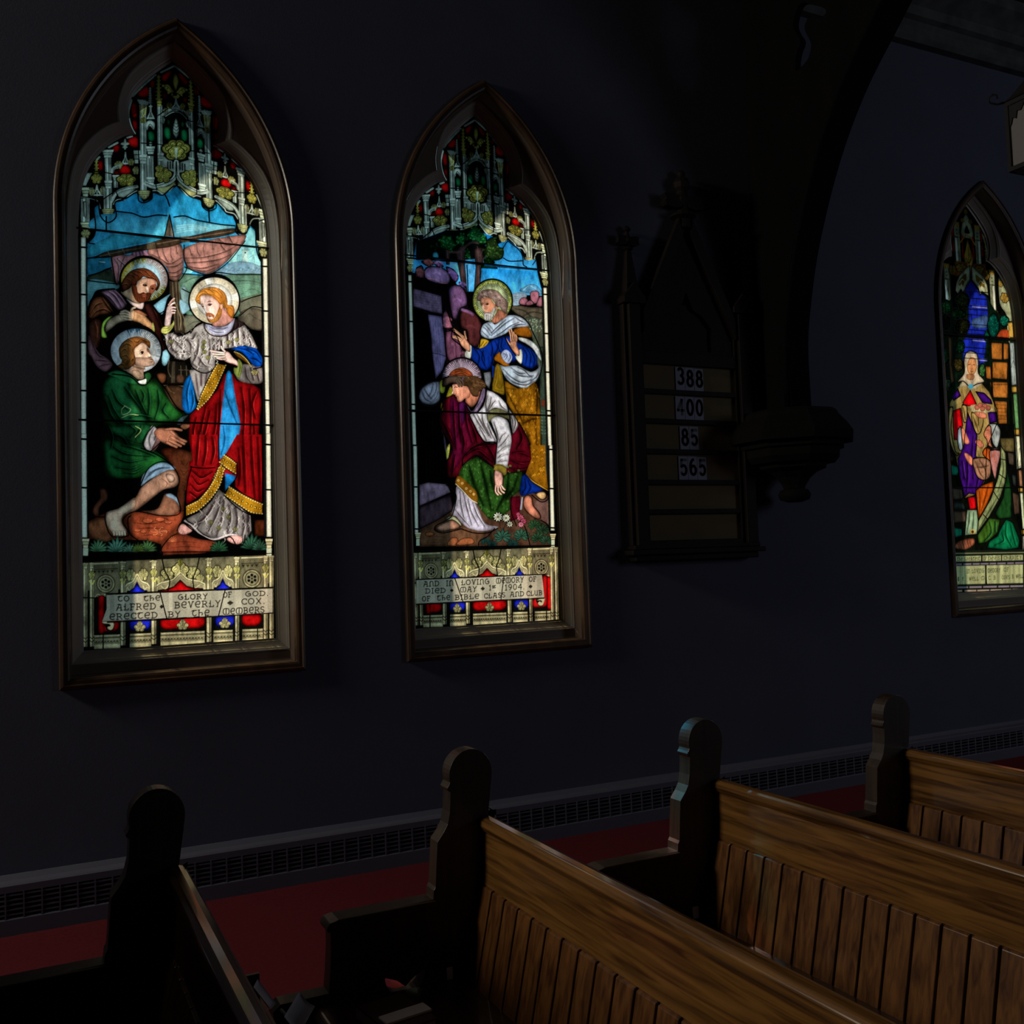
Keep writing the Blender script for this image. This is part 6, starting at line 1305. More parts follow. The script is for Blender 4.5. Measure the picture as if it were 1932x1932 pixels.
# ------------------------------------------------------------------ window 2: two figures at the door of a stone tomb
def window_2(a):
    canopy(a); base_panel(a, False)
    a.crop(720, 130, 4.6)
    SK = L_(24, 130, 186); SKb = L_(84, 172, 214)
    a.P([(300, 1500), (450, 1440), (560, 1400), (640, 1440), (700, 1430), (760, 1390), (815, 1360), (870, 1420), (960, 1450), (1010, 1520), (1060, 1500), (1100, 1490), (1200, 1560), (1240, 1660), (1310, 1660), (1340, 1650), (1350, 1750), (1395, 1932), (270, 1932), (270, 1700)], SK, grad=(SKb, .2, 1.4), smooth=False)
    a.P([(300, 1500), (460, 1440), (560, 1400), (700, 1400), (815, 1355), (900, 1450), (900, 1640), (700, 1660), (480, 1650), (300, 1660)], (.004, .012, .010), smooth=False)
    a.P([(445, 1600), (480, 1590), (495, 1640), (450, 1640)], S_(30, 90, 110), rim=.4, rw=12); a.P([(590, 1660), (650, 1670), (675, 1720), (680, 1800), (600, 1740)], S_(60, 120, 150), rim=.3, rw=14); a.P([(735, 1690), (790, 1700), (800, 1820), (775, 1932), (745, 1932)], L_(90, 165, 205), smooth=False)
    BK2 = L_(78, 58, 56)
    for P in ([(640, 1600), (680, 1530), (730, 1530), (725, 1700), (745, 1932), (700, 1932), (665, 1720)], [(800, 1932), (815, 1720), (800, 1560), (870, 1540), (885, 1640), (862, 1760), (862, 1932)], [(545, 1540), (600, 1545), (590, 1700), (560, 1700)]):
        a.P(P, BK2*.8, rim=.5, rw=20, smooth=False); a.S([(np.mean([p[0] for p in P])-8, min(p[1] for p in P)+20), (np.mean([p[0] for p in P])+6, max(p[1] for p in P)-10)], 6, BK2*1.8, soft=4, a=.6)
    a.S([(590, 1590), (680, 1585), (740, 1530), (790, 1505), (840, 1510)], 20, BK2*1.1); a.S([(830, 1540), (850, 1620), (880, 1560)], 9, BK2); a.S([(880, 1690), (885, 1640), (920, 1640)], 7, BK2)
    GR1 = S_(20, 80, 44)*.6
    Rg = random.Random(5)
    def crown(P, c, n=60):
        a.P(P, c*.5, rim=.5, rw=24); cx_ = np.mean(P, 0); 
        Q = np.array(P)
        for i in range(n):
            k = Rg.randrange(len(P)); t = Rg.random()**.6; p = cx_*(1-t)+Q[k]*t; a.D(p[0]+Rg.uniform(-14, 14), p[1]+Rg.uniform(-10, 10), Rg.uniform(4, 9), c*Rg.choice([.4, 1, 1.6, 2.1]), n=6, a=.8)
    crown([(740, 1440), (775, 1390), (815, 1362), (850, 1390), (900, 1450), (910, 1500), (880, 1525), (800, 1490), (745, 1480)], GR1*1.1)
    crown([(500, 1480), (540, 1450), (600, 1450), (650, 1530), (600, 1575), (520, 1550)], GR1*.8); crown([(650, 1460), (700, 1430), (745, 1470), (700, 1530), (645, 1510)], GR1*.8); crown([(430, 1540), (480, 1500), (520, 1560), (460, 1590)], GR1*.3, 20)
    crown([(900, 1540), (920, 1480), (985, 1460), (1020, 1540), (1060, 1560), (1050, 1640), (980, 1665), (900, 1630), (880, 1570)], L_(56, 84, 40)*.8, 90)
    crown([(860, 1700), (900, 1690), (1000, 1720), (990, 1745), (880, 1740)], GR1*.4, 26); crown([(730, 1560), (770, 1560), (760, 1640), (725, 1640)], GR1*.6, 20); crown([(890, 1640), (960, 1650), (980, 1690), (900, 1700)], GR1*.3, 20)
    for pl in ([(1055, 1640), (1110, 1668), (1220, 1665)], [(1050, 1560), (1090, 1500), (1130, 1520), (1200, 1580), (1225, 1640), (1230, 1700), (1260, 1720)], [(1310, 1700), (1340, 1655)], [(905, 1450), (910, 1510), (870, 1530)], [(740, 1700), (750, 1932)], [(862, 1750), (862, 1932)], [(1350, 1750), (1395, 1932)]): a.S(pl, 9, came=True)
    a.crop(720, 480, 4.6)
    a.S([(230, 30), (700, 65), (900, 92), (1440, 140)], 15, smooth=False); a.S([(900, 92), (1350, 130)], 22, L_(16, 70, 100), smooth=False)
    # sky, hills
    a.P([(870, 120), (1350, 145), (1360, 200), (1395, 330), (1395, 360), (1130, 345), (860, 240)], SK*1.3, grad=(SKb*1.05, .2, 1), smooth=False); a.P([(1200, 320), (1260, 270), (1330, 260), (1390, 320), (1390, 350)], L_(96, 150, 180), rim=.3, rw=20); a.S([(1230, 310), (1280, 270), (1340, 300)], 4, L_(160, 205, 225))
    a.P([(1130, 350), (1200, 330), (1260, 345), (1240, 400), (1190, 440), (1140, 440)], L_(140, 160, 172), rim=.2, rw=14)
    for y in range(4): a.S([(1140, 370+y*18), (1170, 366+y*18), (1210-y*6, 372+y*17)], 4, L_(70, 84, 96), taper=1)
    RK = L_(168, 110, 122)
    for P in ([(1195, 430), (1200, 390), (1240, 370), (1270, 400), (1270, 440)], [(1290, 380), (1290, 330), (1330, 315), (1365, 335), (1350, 420), (1300, 420)], [(1250, 420), (1290, 395), (1320, 430), (1260, 445)], [(1340, 440), (1370, 370), (1395, 370), (1395, 450)]): a.P(P, RK, rim=.45, rw=14, lead=3)
    a.P([(1120, 450), (1200, 445), (1300, 460), (1395, 470), (1395, 590), (1280, 580), (1180, 520), (1130, 480)], L_(92, 84, 68), rim=.35, rw=20); folds(a, L_(40, 36, 28), [[(1160, 470), (1240, 490), (1300, 540), (1380, 560)], [(1220, 540), (1300, 500), (1390, 510)]], w=5)
    a.P([(1240, 560), (1290, 540), (1395, 610), (1395, 1100), (1300, 700), (1260, 620)], L_(74, 82, 66), rim=.3, rw=16)
    for i in range(90): a.D(1260+Rg.random()*130, 560+Rg.random()*110, Rg.uniform(3, 7), L_(130, 140, 118)*Rg.choice([.4, 1, 1.3]), n=6, a=.8)
    a.S([(1350, 760), (1365, 700), (1390, 650)], 6, L_(80, 64, 44)); a.S([(1365, 720), (1350, 660)], 5, L_(80, 64, 44))
    a.P([(1375, 800), (1400, 800), (1430, 1300), (1440, 1932), (1400, 1932), (1370, 1300)], L_(60, 74, 60), rim=.4, rw=14, smooth=False); a.P([(1385, 1260), (1430, 1260), (1432, 1320), (1385, 1320)], L_(110, 60, 36), rim=.3, rw=10, smooth=False)
    for y in range(8):
        for s_ in (-1, 1): a.P([(1408, 1360+y*28), (1408+s_*26, 1345+y*28), (1408+s_*20, 1365+y*28)], L_(84, 110, 92), rim=.3, rw=6)
    # rocks
    a.P([(270, 160), (620, 200), (740, 420), (800, 560), (860, 640), (850, 900), (560, 940), (400, 560), (270, 520)], (.012, .008, .012), smooth=False)
    PU = S_(84, 78, 112)*.9
    for P, c in (([(370, 140), (400, 110), (500, 110), (570, 150), (600, 220), (560, 260), (440, 240), (375, 200)], PU), ([(345, 60), (420, 50), (460, 80), (400, 100)], S_(80, 56, 60)), ([(460, 60), (520, 80), (530, 110), (470, 95)], S_(80, 66, 96)), ([(300, 120), (350, 100), (370, 200), (300, 190)], S_(62, 44, 50)), ([(560, 110), (620, 130), (665, 190), (640, 240), (600, 200)], S_(76, 66, 110)), ([(670, 240), (710, 250), (730, 300), (690, 290)], L_(90, 76, 120)),
                 ([(580, 300), (620, 265), (690, 280), (735, 350), (740, 440), (680, 470), (650, 560), (620, 560), (590, 430)], L_(112, 80, 112)), ([(530, 520), (560, 480), (600, 580), (620, 640), (540, 640)], S_(92, 70, 88)), ([(680, 520), (720, 470), (800, 500), (870, 610), (850, 760), (830, 800), (760, 780), (740, 660), (690, 640)], L_(86, 42, 42)), ([(555, 670), (620, 670), (680, 760), (700, 840), (700, 900), (580, 920)], L_(112, 70, 88)), ([(700, 820), (740, 870), (730, 900), (690, 900)], L_(90, 56, 66))):
        a.P(P, c, rim=.5, rw=26, lead=7); a.scatter(P, 26, 12, [c*.35, c*1.5], 3, .8, a=.6); x_, y_ = np.mean(P, 0)
        a.S([(x_-30, y_-14), (x_, y_-24), (x_+30, y_-6)], 8, c*1.9, soft=10, a=.5)
    a.S([(400, 210), (460, 215), (510, 245), (570, 250)], 5, S_(130, 90, 96), a=.6); a.S([(700, 480), (760, 500), (790, 520)], 14, L_(150, 110, 150), soft=10, a=.6); a.S([(630, 660), (640, 780), (645, 900)], 4, L_(30, 16, 26))
    # doorway beams
    a.P([(275, 300), (300, 295), (520, 360), (528, 515), (440, 500), (275, 450)], S_(58, 58, 78), rim=.3, rw=14, smooth=False)
    a.P([(400, 520), (520, 540), (540, 700), (556, 900), (530, 1000), (470, 1080), (445, 900), (425, 700)], S_(66, 70, 100), rim=.3, rw=16, smooth=False)
    for y in range(7): a.S([(290, 320+y*22), (400, 345+y*23), (515, 370+y*20)], 2.5, S_(36, 36, 54), smooth=False, a=.8)
    for x in range(5): a.S([(420+x*22, 560), (440+x*22, 820), (470+x*14, 1040)], 2.5, S_(40, 42, 66), smooth=False, a=.8)
    a.S([(430, 855), (500, 865), (555, 885)], 5)
    a.P([(275, 460), (400, 510), (430, 700), (440, 860), (470, 1080), (330, 1120), (330, 1300), (500, 1300), (520, 1500), (560, 1700), (570, 1932), (290, 1932)], (.0035, .003, .003), smooth=False)
    a.P([(515, 1480), (560, 1640), (555, 1720), (535, 1600)], S_(70, 70, 84), rim=.3, rw=8); a.P([(560, 1700), (590, 1640), (590, 1700), (570, 1790)], S_(120, 140, 70), rim=.3, rw=8)
    for x in range(6): a.S([(380+x*30, 1420), (390+x*30, 1900)], 8, (.010, .008, .007), smooth=False, soft=6)
    for pl in ([(275, 290), (520, 358), (530, 520), (400, 512), (275, 460)], [(530, 640), (620, 640)], [(520, 380), (560, 470), (620, 640), (700, 820)]): a.S(pl, 8, came=True, smooth=False)
    # ---------------- standing figure (crop 820,510 x8.05)
    a.crop(820, 510, 8.05)
    cx_, cy_, rx, ry = 875, 460, 300, 320
    el = lambda k, n=40, t0=0, t1=2*PI: [(cx_+rx*k*math.cos(t), cy_+ry*k*math.sin(t)) for t in np.linspace(t0, t1, n)]
    a.P(el(1)[:-1], L_(108, 116, 50), smooth=False); a.P(el(.8)[:-1], L_(150, 160, 112), rim=.5, rw=70, smooth=False)
    a.rays(cx_, cy_, 170, 285, 64, L_(222, 226, 180), w=6, sy=1.07, a=.75)
    a.S([(cx_+rx*(.86+.055*abs(math.cos(5*t)))*math.cos(t), cy_+ry*(.86+.055*abs(math.cos(5*t)))*math.sin(t)) for t in np.linspace(0, 2*PI, 90)], 6, L_(196, 190, 96), smooth=False)
    a.S(el(1.02), 22, came=True)
    # robe masses
    BLU2 = L_(14, 48, 128); BD = L_(3, 8, 34)
    a.P([(560, 1140), (640, 1160), (700, 1180), (820, 1100), (900, 1050), (1060, 1000), (1130, 1000), (1200, 1050), (1320, 1120), (1480, 1200), (1560, 1300), (1560, 1440), (1480, 1500), (1330, 1450), (1300, 1300), (1200, 1400), (1000, 1250), (900, 1300), (870, 1450), (800, 1520), (700, 1500), (600, 1400), (550, 1330)], BLU2, rim=.45, rw=40, smooth=False)
    folds(a, BD, [[(600, 1180), (680, 1300), (660, 1420)], [(660, 1180), (740, 1280), (760, 1440)], [(740, 1220), (720, 1340), (780, 1480)], [(860, 1100), (880, 1200), (860, 1300)], [(920, 1080), (960, 1180), (900, 1290)], [(980, 1050), (970, 1160), (990, 1230)], [(1030, 1030), (1010, 1160), (1050, 1210)], [(1340, 1180), (1400, 1280), (1380, 1420)], [(1400, 1180), (1460, 1300), (1440, 1460)], [(1460, 1220), (1520, 1340), (1500, 1460)], [(870, 1320), (880, 1380), (860, 1440)]], w=14, soft=10, light=L_(40, 84, 190), off=(14, 0), lw=5)
    a.P([(860, 1440), (910, 1460), (890, 1620), (860, 1640)], BLU2, smooth=False); a.P([(740, 1540), (850, 1540), (860, 1660), (830, 1800), (770, 1720)], L_(110, 110, 112), rim=.4, rw=16, smooth=False)
    GO = L_(150, 102, 20); GOD = L_(60, 34, 6)
    a.P([(1060, 1680), (1120, 1700), (1300, 1800), (1420, 1800), (1540, 1700), (1600, 1932), (1090, 1932)], GO*.8, rim=.3, rw=30, smooth=False)
    a.P([(930, 1440), (990, 1440), (1040, 1640), (1060, 1880), (960, 1860), (870, 1810), (890, 1660)], L_(128, 100, 24), rim=.4, rw=22); a.S([(950, 1480), (930, 1660), (900, 1790), (980, 1830), (1040, 1840)], 6, GOD); a.S([(975, 1500), (965, 1660), (945, 1760), (1010, 1780), (1020, 1660), (990, 1520)], 5, GOD)
    a.P([(660, 1180), (700, 1060), (730, 1040), (820, 1070), (800, 1120), (740, 1170)], L_(176, 140, 36), rim=.3, rw=14); folds(a, GOD, [[(700, 1150), (740, 1080)], [(740, 1150), (790, 1090)]], w=7)
    a.P([(1200, 900), (1300, 860), (1420, 860), (1480, 980), (1440, 1020), (1300, 1000), (1220, 960)], L_(140, 86, 20), rim=.45, rw=30)
    WH = L_(186, 196, 206); WD = L_(52, 60, 76)
    a.P([(700, 960), (730, 830), (800, 790), (870, 780), (905, 820), (960, 800), (1080, 700), (1200, 680), (1320, 720), (1400, 790), (1420, 850), (1300, 860), (1180, 880), (1080, 960), (960, 1010), (850, 1040), (760, 1020)], WH, rim=.4, rw=40)
    folds(a, WD, [[(740, 860), (790, 900), (840, 980)], [(770, 830), (820, 880), (870, 950)], [(810, 810), (860, 860), (890, 920)], [(720, 920), (760, 960), (810, 1010)], [(860, 990), (960, 900), (1080, 800), (1200, 730)], [(900, 1010), (1020, 940), (1140, 850), (1280, 790)], [(860, 950), (960, 850), (1080, 750)], [(1180, 860), (1280, 820), (1380, 820)], [(1220, 710), (1300, 760), (1380, 800)]], w=15, soft=9, light=L_(242, 248, 252), off=(-4, -16), lw=9)
    a.P([(1280, 1020), (1400, 1040), (1500, 1100), (1580, 1200), (1620, 1360), (1590, 1340), (1500, 1200), (1400, 1120), (1290, 1060)], L_(214, 218, 214), rim=.3, rw=20)
    a.P([(990, 1440), (1060, 1460), (1140, 1450), (1260, 1450), (1400, 1520), (1480, 1540), (1570, 1490), (1600, 1420), (1600, 1560), (1540, 1680), (1400, 1790), (1250, 1760), (1120, 1680), (1040, 1560)], L_(170, 178, 182), rim=.4, rw=40)
    folds(a, WD, [[(1040, 1500), (1160, 1620), (1320, 1700), (1460, 1660)], [(1080, 1600), (1200, 1700), (1380, 1740), (1500, 1680)], [(1160, 1480), (1280, 1560), (1380, 1560)], [(1260, 1470), (1360, 1520), (1440, 1600), (1500, 1600)], [(1200, 1540), (1300, 1600), (1480, 1620)], [(1600, 1440), (1560, 1600), (1460, 1680)]], w=15, soft=10, light=L_(225, 236, 240), off=(0, 20), lw=9)
    a.P([(920, 1300), (990, 1240), (1010, 1300), (1060, 1380), (1140, 1440), (1060, 1450), (980, 1400), (910, 1360)], L_(160, 98, 22), rim=.35, rw=16); a.P([(1010, 1270), (1060, 1210), (1120, 1220), (1180, 1310), (1140, 1410), (1080, 1400), (1030, 1340)], L_(170, 176, 196), rim=.3, rw=16); folds(a, L_(30, 32, 50), [[(1040, 1260), (1080, 1280), (1060, 1320)], [(1080, 1240), (1100, 1300), (1070, 1360)], [(1130, 1260), (1150, 1320), (1120, 1380)]], w=14, soft=4)
    # hands
    for palm, fs, cuff in (([(370, 1060), (440, 1000), (490, 1060), (540, 1150), (530, 1240), (440, 1180), (390, 1120)], [[(440, 1010), (350, 940), (285, 890)], [(430, 1030), (370, 970), (300, 920)], [(410, 1050), (340, 1010), (280, 1000)], [(400, 1070), (330, 1030), (280, 1015)], [(480, 1040), (460, 970), (455, 930)]], [(470, 1230), (550, 1130), (560, 1240), (540, 1340), (470, 1320)]),
                           ([(1150, 1080), (1240, 1060), (1250, 1150), (1290, 1230), (1280, 1300), (1220, 1260), (1150, 1160)], [[(1160, 1070), (1150, 980), (1130, 910)], [(1190, 1060), (1180, 970), (1165, 900)], [(1220, 1060), (1215, 1000), (1195, 940)], [(1240, 1070), (1245, 1020), (1230, 980)], [(1150, 1130), (1110, 1080), (1085, 1045)]], [(1230, 1290), (1300, 1200), (1330, 1240), (1330, 1360), (1310, 1420), (1250, 1360)])):
        a.P(cuff, L_(206, 206, 190), rim=.3, rw=16); a.P(palm, L_(50, 26, 18)); a.P(palm, L_(208, 150, 116), rim=.5, rw=26)
        for f in fs: a.S(f, 32, L_(44, 24, 16)); a.S(f, 22, L_(206, 152, 116))
    # head
    a.P([(860, 770), (930, 660), (960, 590), (1000, 600), (1110, 680), (960, 790), (920, 805)], L_(178, 116, 88), rim=.4, rw=30); a.S([(930, 700), (930, 760), (925, 790)], 8, L_(90, 50, 40)); a.S([(960, 640), (975, 700), (960, 760)], 7, L_(110, 64, 50))
    a.P([(690, 440), (740, 400), (830, 410), (900, 500), (940, 540), (930, 600), (880, 680), (800, 690), (750, 650), (745, 620), (730, 600), (725, 560), (700, 520)], L_(204, 150, 120), rim=.4, rw=30, grad=(L_(176, 112, 80), 1, 0))
    a.P([(750, 660), (790, 640), (850, 640), (880, 600), (900, 550), (925, 580), (900, 660), (860, 740), (790, 770), (750, 740)], L_(190, 182, 172), rim=.35, rw=22)
    for k in range(16): a.S([(760+(k % 8)*18, 660+(k//8)*46), (770+(k % 8)*17, 690+(k//8)*44), (764+(k % 8)*16, 712+(k//8)*42)], 6, L_(*((96, 84, 78) if k % 2 else (232, 228, 220))), taper=1)
    a.S([(755, 655), (790, 640), (840, 650), (880, 668)], 10, L_(80, 56, 48), taper=1); a.S([(755, 690), (790, 684), (812, 690)], 8, L_(120, 50, 40), taper=1)
    a.P([(725, 530), (750, 530), (752, 590), (775, 615), (745, 615), (730, 596)], L_(232, 186, 156), rim=.3, rw=8); a.S([(770, 520), (775, 580), (790, 612)], 8, L_(120, 72, 54), taper=1)
    a.S([(770, 495), (800, 480), (835, 492)], 12, L_(84, 62, 54), taper=1); a.P([(775, 510), (800, 496), (828, 508), (805, 528), (780, 522)], L_(70, 38, 28)); a.D(800, 511, 9, L_(16, 8, 6)); a.S([(700, 510), (720, 500), (740, 500)], 10, L_(84, 62, 54)); a.D(722, 522, 9, L_(56, 30, 24)); a.P([(925, 560), (945, 550), (950, 590), (932, 600)], L_(196, 136, 108))
    hair = [(640, 440), (660, 370), (700, 320), (780, 290), (870, 290), (960, 320), (1040, 400), (1110, 480), (1110, 580), (1090, 660), (1030, 620), (990, 560), (950, 560), (900, 480), (850, 430), (770, 400), (700, 430), (690, 470)]
    a.P(hair, L_(138, 112, 100), rim=.4, rw=30)
    for i in range(56):
        t = Rg.random(); x = 670+t*400; y = 350+max(t-.5, 0)*360+Rg.uniform(-45, 60)+max(.5-t, 0)*40
        a.S([(x-18, y+10), (x, y-10), (x+18, y+2), (x+10, y+16)], 7, L_(*((60, 42, 38) if i % 2 else (196, 172, 160))), taper=1, a=.8)
    for pl in ([(700, 1000), (690, 920), (730, 820), (800, 780)], [(1200, 660), (1330, 710), (1430, 810), (1500, 960), (1600, 1180), (1640, 1360), (1600, 1600), (1520, 1730), (1400, 1810)], [(550, 1130), (660, 1190), (690, 1070)], [(560, 1400), (700, 1540), (840, 1530)], [(1040, 1620), (1150, 1720), (1300, 1800), (1400, 1810)], [(860, 1450), (870, 1800)], [(1060, 1000), (1150, 1180), (1240, 1300)], [(270, 880), (260, 1020), (380, 1130), (470, 1220)]): a.S(pl, 17, came=True)
    # ---------------- kneeling figure (crop 780,660 x8.05)
    a.crop(780, 660, 8.05)
    a.P([(1400, 560), (1500, 590), (1720, 580), (1840, 480), (1900, 700), (1932, 1000), (1932, 1932), (1750, 1932), (1820, 1650), (1760, 1450), (1600, 1100), (1420, 800)], GO, rim=.35, rw=50, smooth=False)
    for i in range(90):
        x = 1450+Rg.random()*450; y = 620+Rg.random()*1280
        if x < 1430+(y-600)*.27: continue
        a.S([(x-14, y+12), (x-10, y-12), (x+12, y-10), (x+12, y+10), (x, y+4)], 6, L_(*((226, 170, 60) if i % 3 == 0 else (70, 40, 8))), a=.75)
    folds(a, GOD, [[(1420, 640), (1560, 900), (1660, 1100)], [(1860, 560), (1880, 800), (1860, 1000)], [(1660, 1120), (1780, 1060), (1900, 1040)], [(1700, 1200), (1780, 1450), (1840, 1700)], [(1850, 1100), (1880, 1500), (1900, 1800)]], w=22, soft=18)
    a.scatter([(1420, 640), (1500, 600), (1850, 520), (1920, 1000), (1920, 1900), (1780, 1900), (1820, 1650), (1600, 1100)], 260, 22, [L_(226, 170, 60), GOD, L_(200, 140, 40), GOD], 7, 1.2)
    # halo
    el = lambda k, n=40, t0=0, t1=2*PI: [(735+298*k*math.cos(t), 430+300*k*math.sin(t)) for t in np.linspace(t0, t1, n)]
    a.P(el(1)[:-1], L_(104, 84, 92), smooth=False); a.rays(735, 430, 150, 292, 60, L_(214, 196, 206), w=7, a=.8); a.S(el(1.03), 24, came=True)
    a.P([(440, 440), (740, 440), (740, 760), (440, 760)], (.004, .004, .003), smooth=False); a.P([(500, 700), (560, 560), (600, 640), (590, 680), (520, 715)], L_(140, 130, 40), rim=.2, rw=10)
    # magenta cloak
    MG = L_(104, 16, 34); MD = L_(22, 2, 8)
    a.P([(430, 960), (460, 760), (600, 680), (680, 790), (800, 790), (860, 960), (960, 1150), (1080, 1400), (1250, 1400), (1460, 1500), (1500, 1250), (1600, 1100), (1680, 1250), (1760, 1450), (1810, 1640), (1740, 1830), (1440, 1870), (1220, 1780), (960, 1600), (740, 1760), (700, 1932), (520, 1932), (500, 1700), (590, 1500), (430, 1200), (400, 1050)], MG*.8, rim=.35, rw=50, smooth=False)
    a.P([(560, 730), (680, 790), (800, 800), (850, 960), (960, 1200), (940, 1400), (840, 1500), (760, 1640), (640, 1800), (560, 1900), (600, 1500), (560, 1100)], L_(100, 18, 60), rim=.4, rw=60, grad=(MG, .9, .4)); a.P([(680, 800), (790, 800), (800, 1000), (720, 1180), (690, 1000)], L_(92, 34, 96), rim=.6, rw=50, a=.7)
    folds(a, MD, [[(600, 800), (610, 1100), (640, 1500)], [(680, 820), (690, 1100), (720, 1400)], [(780, 850), (800, 1100), (880, 1400)], [(720, 1200), (760, 1400), (740, 1560)], [(840, 1050), (920, 1250), (960, 1400)], [(860, 1500), (1000, 1460), (1200, 1440)], [(800, 1600), (960, 1520), (1100, 1620), (1200, 1700)], [(1100, 1440), (1180, 1560), (1230, 1700)], [(1500, 1560), (1640, 1560), (1760, 1620)], [(1480, 1680), (1620, 1720), (1760, 1700)], [(1460, 1790), (1600, 1820), (1720, 1790)], [(620, 1600), (600, 1740), (580, 1900)], [(1600, 1200), (1640, 1350), (1560, 1500)], [(440, 1100), (520, 1250), (580, 1400)]], w=24, soft=22, light=L_(160, 30, 52), off=(24, 4), lw=10)
    # back arm sleeve (grey) and green cuff
    a.P([(90, 660), (150, 560), (260, 500), (390, 470), (400, 600), (400, 760), (300, 830), (160, 820), (90, 750)], S_(84, 100, 116), rim=.5, rw=50); folds(a, S_(26, 32, 42), [[(170, 600), (220, 680), (260, 730)], [(300, 520), (280, 620), (240, 700)], [(350, 500), (340, 640), (260, 740)], [(130, 640), (180, 740), (260, 790)], [(380, 640), (340, 740), (260, 810)]], w=14, soft=9, light=S_(150, 170, 185), off=(10, -8), lw=7)
    a.P([(400, 560), (410, 460), (440, 440), (440, 560), (480, 560), (470, 640), (440, 660), (410, 640)], S_(84, 100, 34), rim=.3, rw=14); a.P([(430, 800), (450, 900), (430, 930), (415, 860)], S_(80, 74, 20), rim=.3, rw=8)
    # face, neck
    a.P([(790, 760), (860, 600), (1010, 600), (1000, 700), (960, 800), (890, 870), (830, 830)], L_(190, 122, 92), rim=.4, rw=40)
    a.P([(590, 640), (590, 540), (640, 520), (830, 540), (870, 600), (850, 720), (780, 740), (740, 780), (690, 790), (665, 760), (660, 730), (640, 710), (640, 690), (600, 670)], L_(232, 164, 132), rim=.35, rw=34, grad=(L_(170, 106, 80), .7, .4))
    a.S([(600, 540), (608, 610), (590, 660)], 12, L_(252, 206, 176)); a.S([(625, 570), (640, 560), (665, 570)], 12, L_(70, 34, 24)); a.S([(645, 700), (680, 710)], 9, L_(110, 40, 32)); a.S([(600, 672), (630, 676), (650, 660)], 7, L_(120, 64, 48)); a.S([(665, 735), (690, 726)], 7, L_(140, 80, 60)); a.S([(630, 580), (645, 630), (655, 660)], 8, L_(150, 90, 66), taper=1)
    # hair: auburn top then dark curls
    a.P([(540, 390), (600, 310), (700, 270), (790, 280), (880, 340), (900, 410), (780, 400), (640, 390)], L_(138, 68, 34), rim=.4, rw=34); folds(a, L_(60, 24, 10), [[(600, 350), (700, 320), (800, 350), (870, 390)], [(640, 380), (720, 350), (800, 385)], [(640, 300), (740, 300), (830, 340)]], w=12, light=L_(210, 120, 66), off=(0, -14), lw=7)
    hair = [(760, 440), (800, 400), (880, 400), (960, 400), (1050, 460), (1110, 540), (1080, 580), (1000, 640), (980, 710), (900, 700), (850, 620), (820, 560), (760, 540)]
    a.P(hair, L_(84, 58, 36), rim=.4, rw=30)
    for i in range(44):
        x = 780+Rg.random()*290; y = 420+(x-780)*.25+Rg.uniform(-10, 150)
        if y > 720-(abs(x-900))*.7: continue
        a.S([(x-18, y+8), (x-6, y-12), (x+12, y-4), (x+22, y+12)], 8, L_(*((36, 22, 14) if i % 2 else (136, 98, 60))), taper=1, a=.85)
    # hand across the brow
    HG = L_(84, 66, 54)  # grey of this hand is the arch's shade put into its colour
    a.P([(445, 540), (460, 440), (560, 400), (680, 390), (740, 430), (720, 500), (640, 510), (560, 510), (480, 560)], (.02, .012, .01)); a.P([(450, 530), (465, 446), (560, 406), (680, 398), (730, 430), (700, 495), (630, 500), (560, 502), (480, 550)], HG, rim=.35, rw=24)
    for pl in ([(680, 400), (760, 410), (810, 412)], [(690, 430), (740, 470), (760, 530)], [(670, 450), (710, 500), (730, 550)], [(650, 470), (680, 520), (690, 550)]): a.S(pl, 36, (.03, .018, .014)); a.S(pl, 25, HG)
    # white garment
    W2 = L_(206, 198, 196); W2D = L_(72, 58, 60)
    a.P([(820, 860), (880, 930), (960, 950), (1060, 860), (1100, 700), (1110, 610), (1200, 640), (1340, 740), (1420, 840), (1420, 940), (1250, 880), (1130, 950), (1120, 1050), (1180, 1180), (1260, 1390), (1100, 1400), (1000, 1280), (900, 1080), (850, 970)], W2, rim=.35, rw=40)
    a.P([(1180, 1100), (1210, 1030), (1300, 1010), (1420, 1070), (1460, 1180), (1490, 1380), (1460, 1560), (1420, 1780), (1330, 1770), (1250, 1740), (1260, 1560), (1270, 1390)], W2, rim=.4, rw=50)
    a.P([(1440, 900), (1500, 960), (1560, 1060), (1590, 1150), (1510, 1270), (1470, 1120), (1440, 1000)], W2*.5, rim=.4, rw=26)
    a.P([(1120, 960), (1200, 900), (1300, 890), (1400, 930), (1470, 1000), (1460, 1060), (1300, 1000), (1200, 1040), (1140, 1100)], L_(112, 108, 72), rim=.4, rw=20)
    for k in range(14): a.S([(1150+k*22, 980-abs(k-6)*4), (1160+k*22, 1030-abs(k-6)*6)], 5, L_(50, 48, 28), smooth=False)
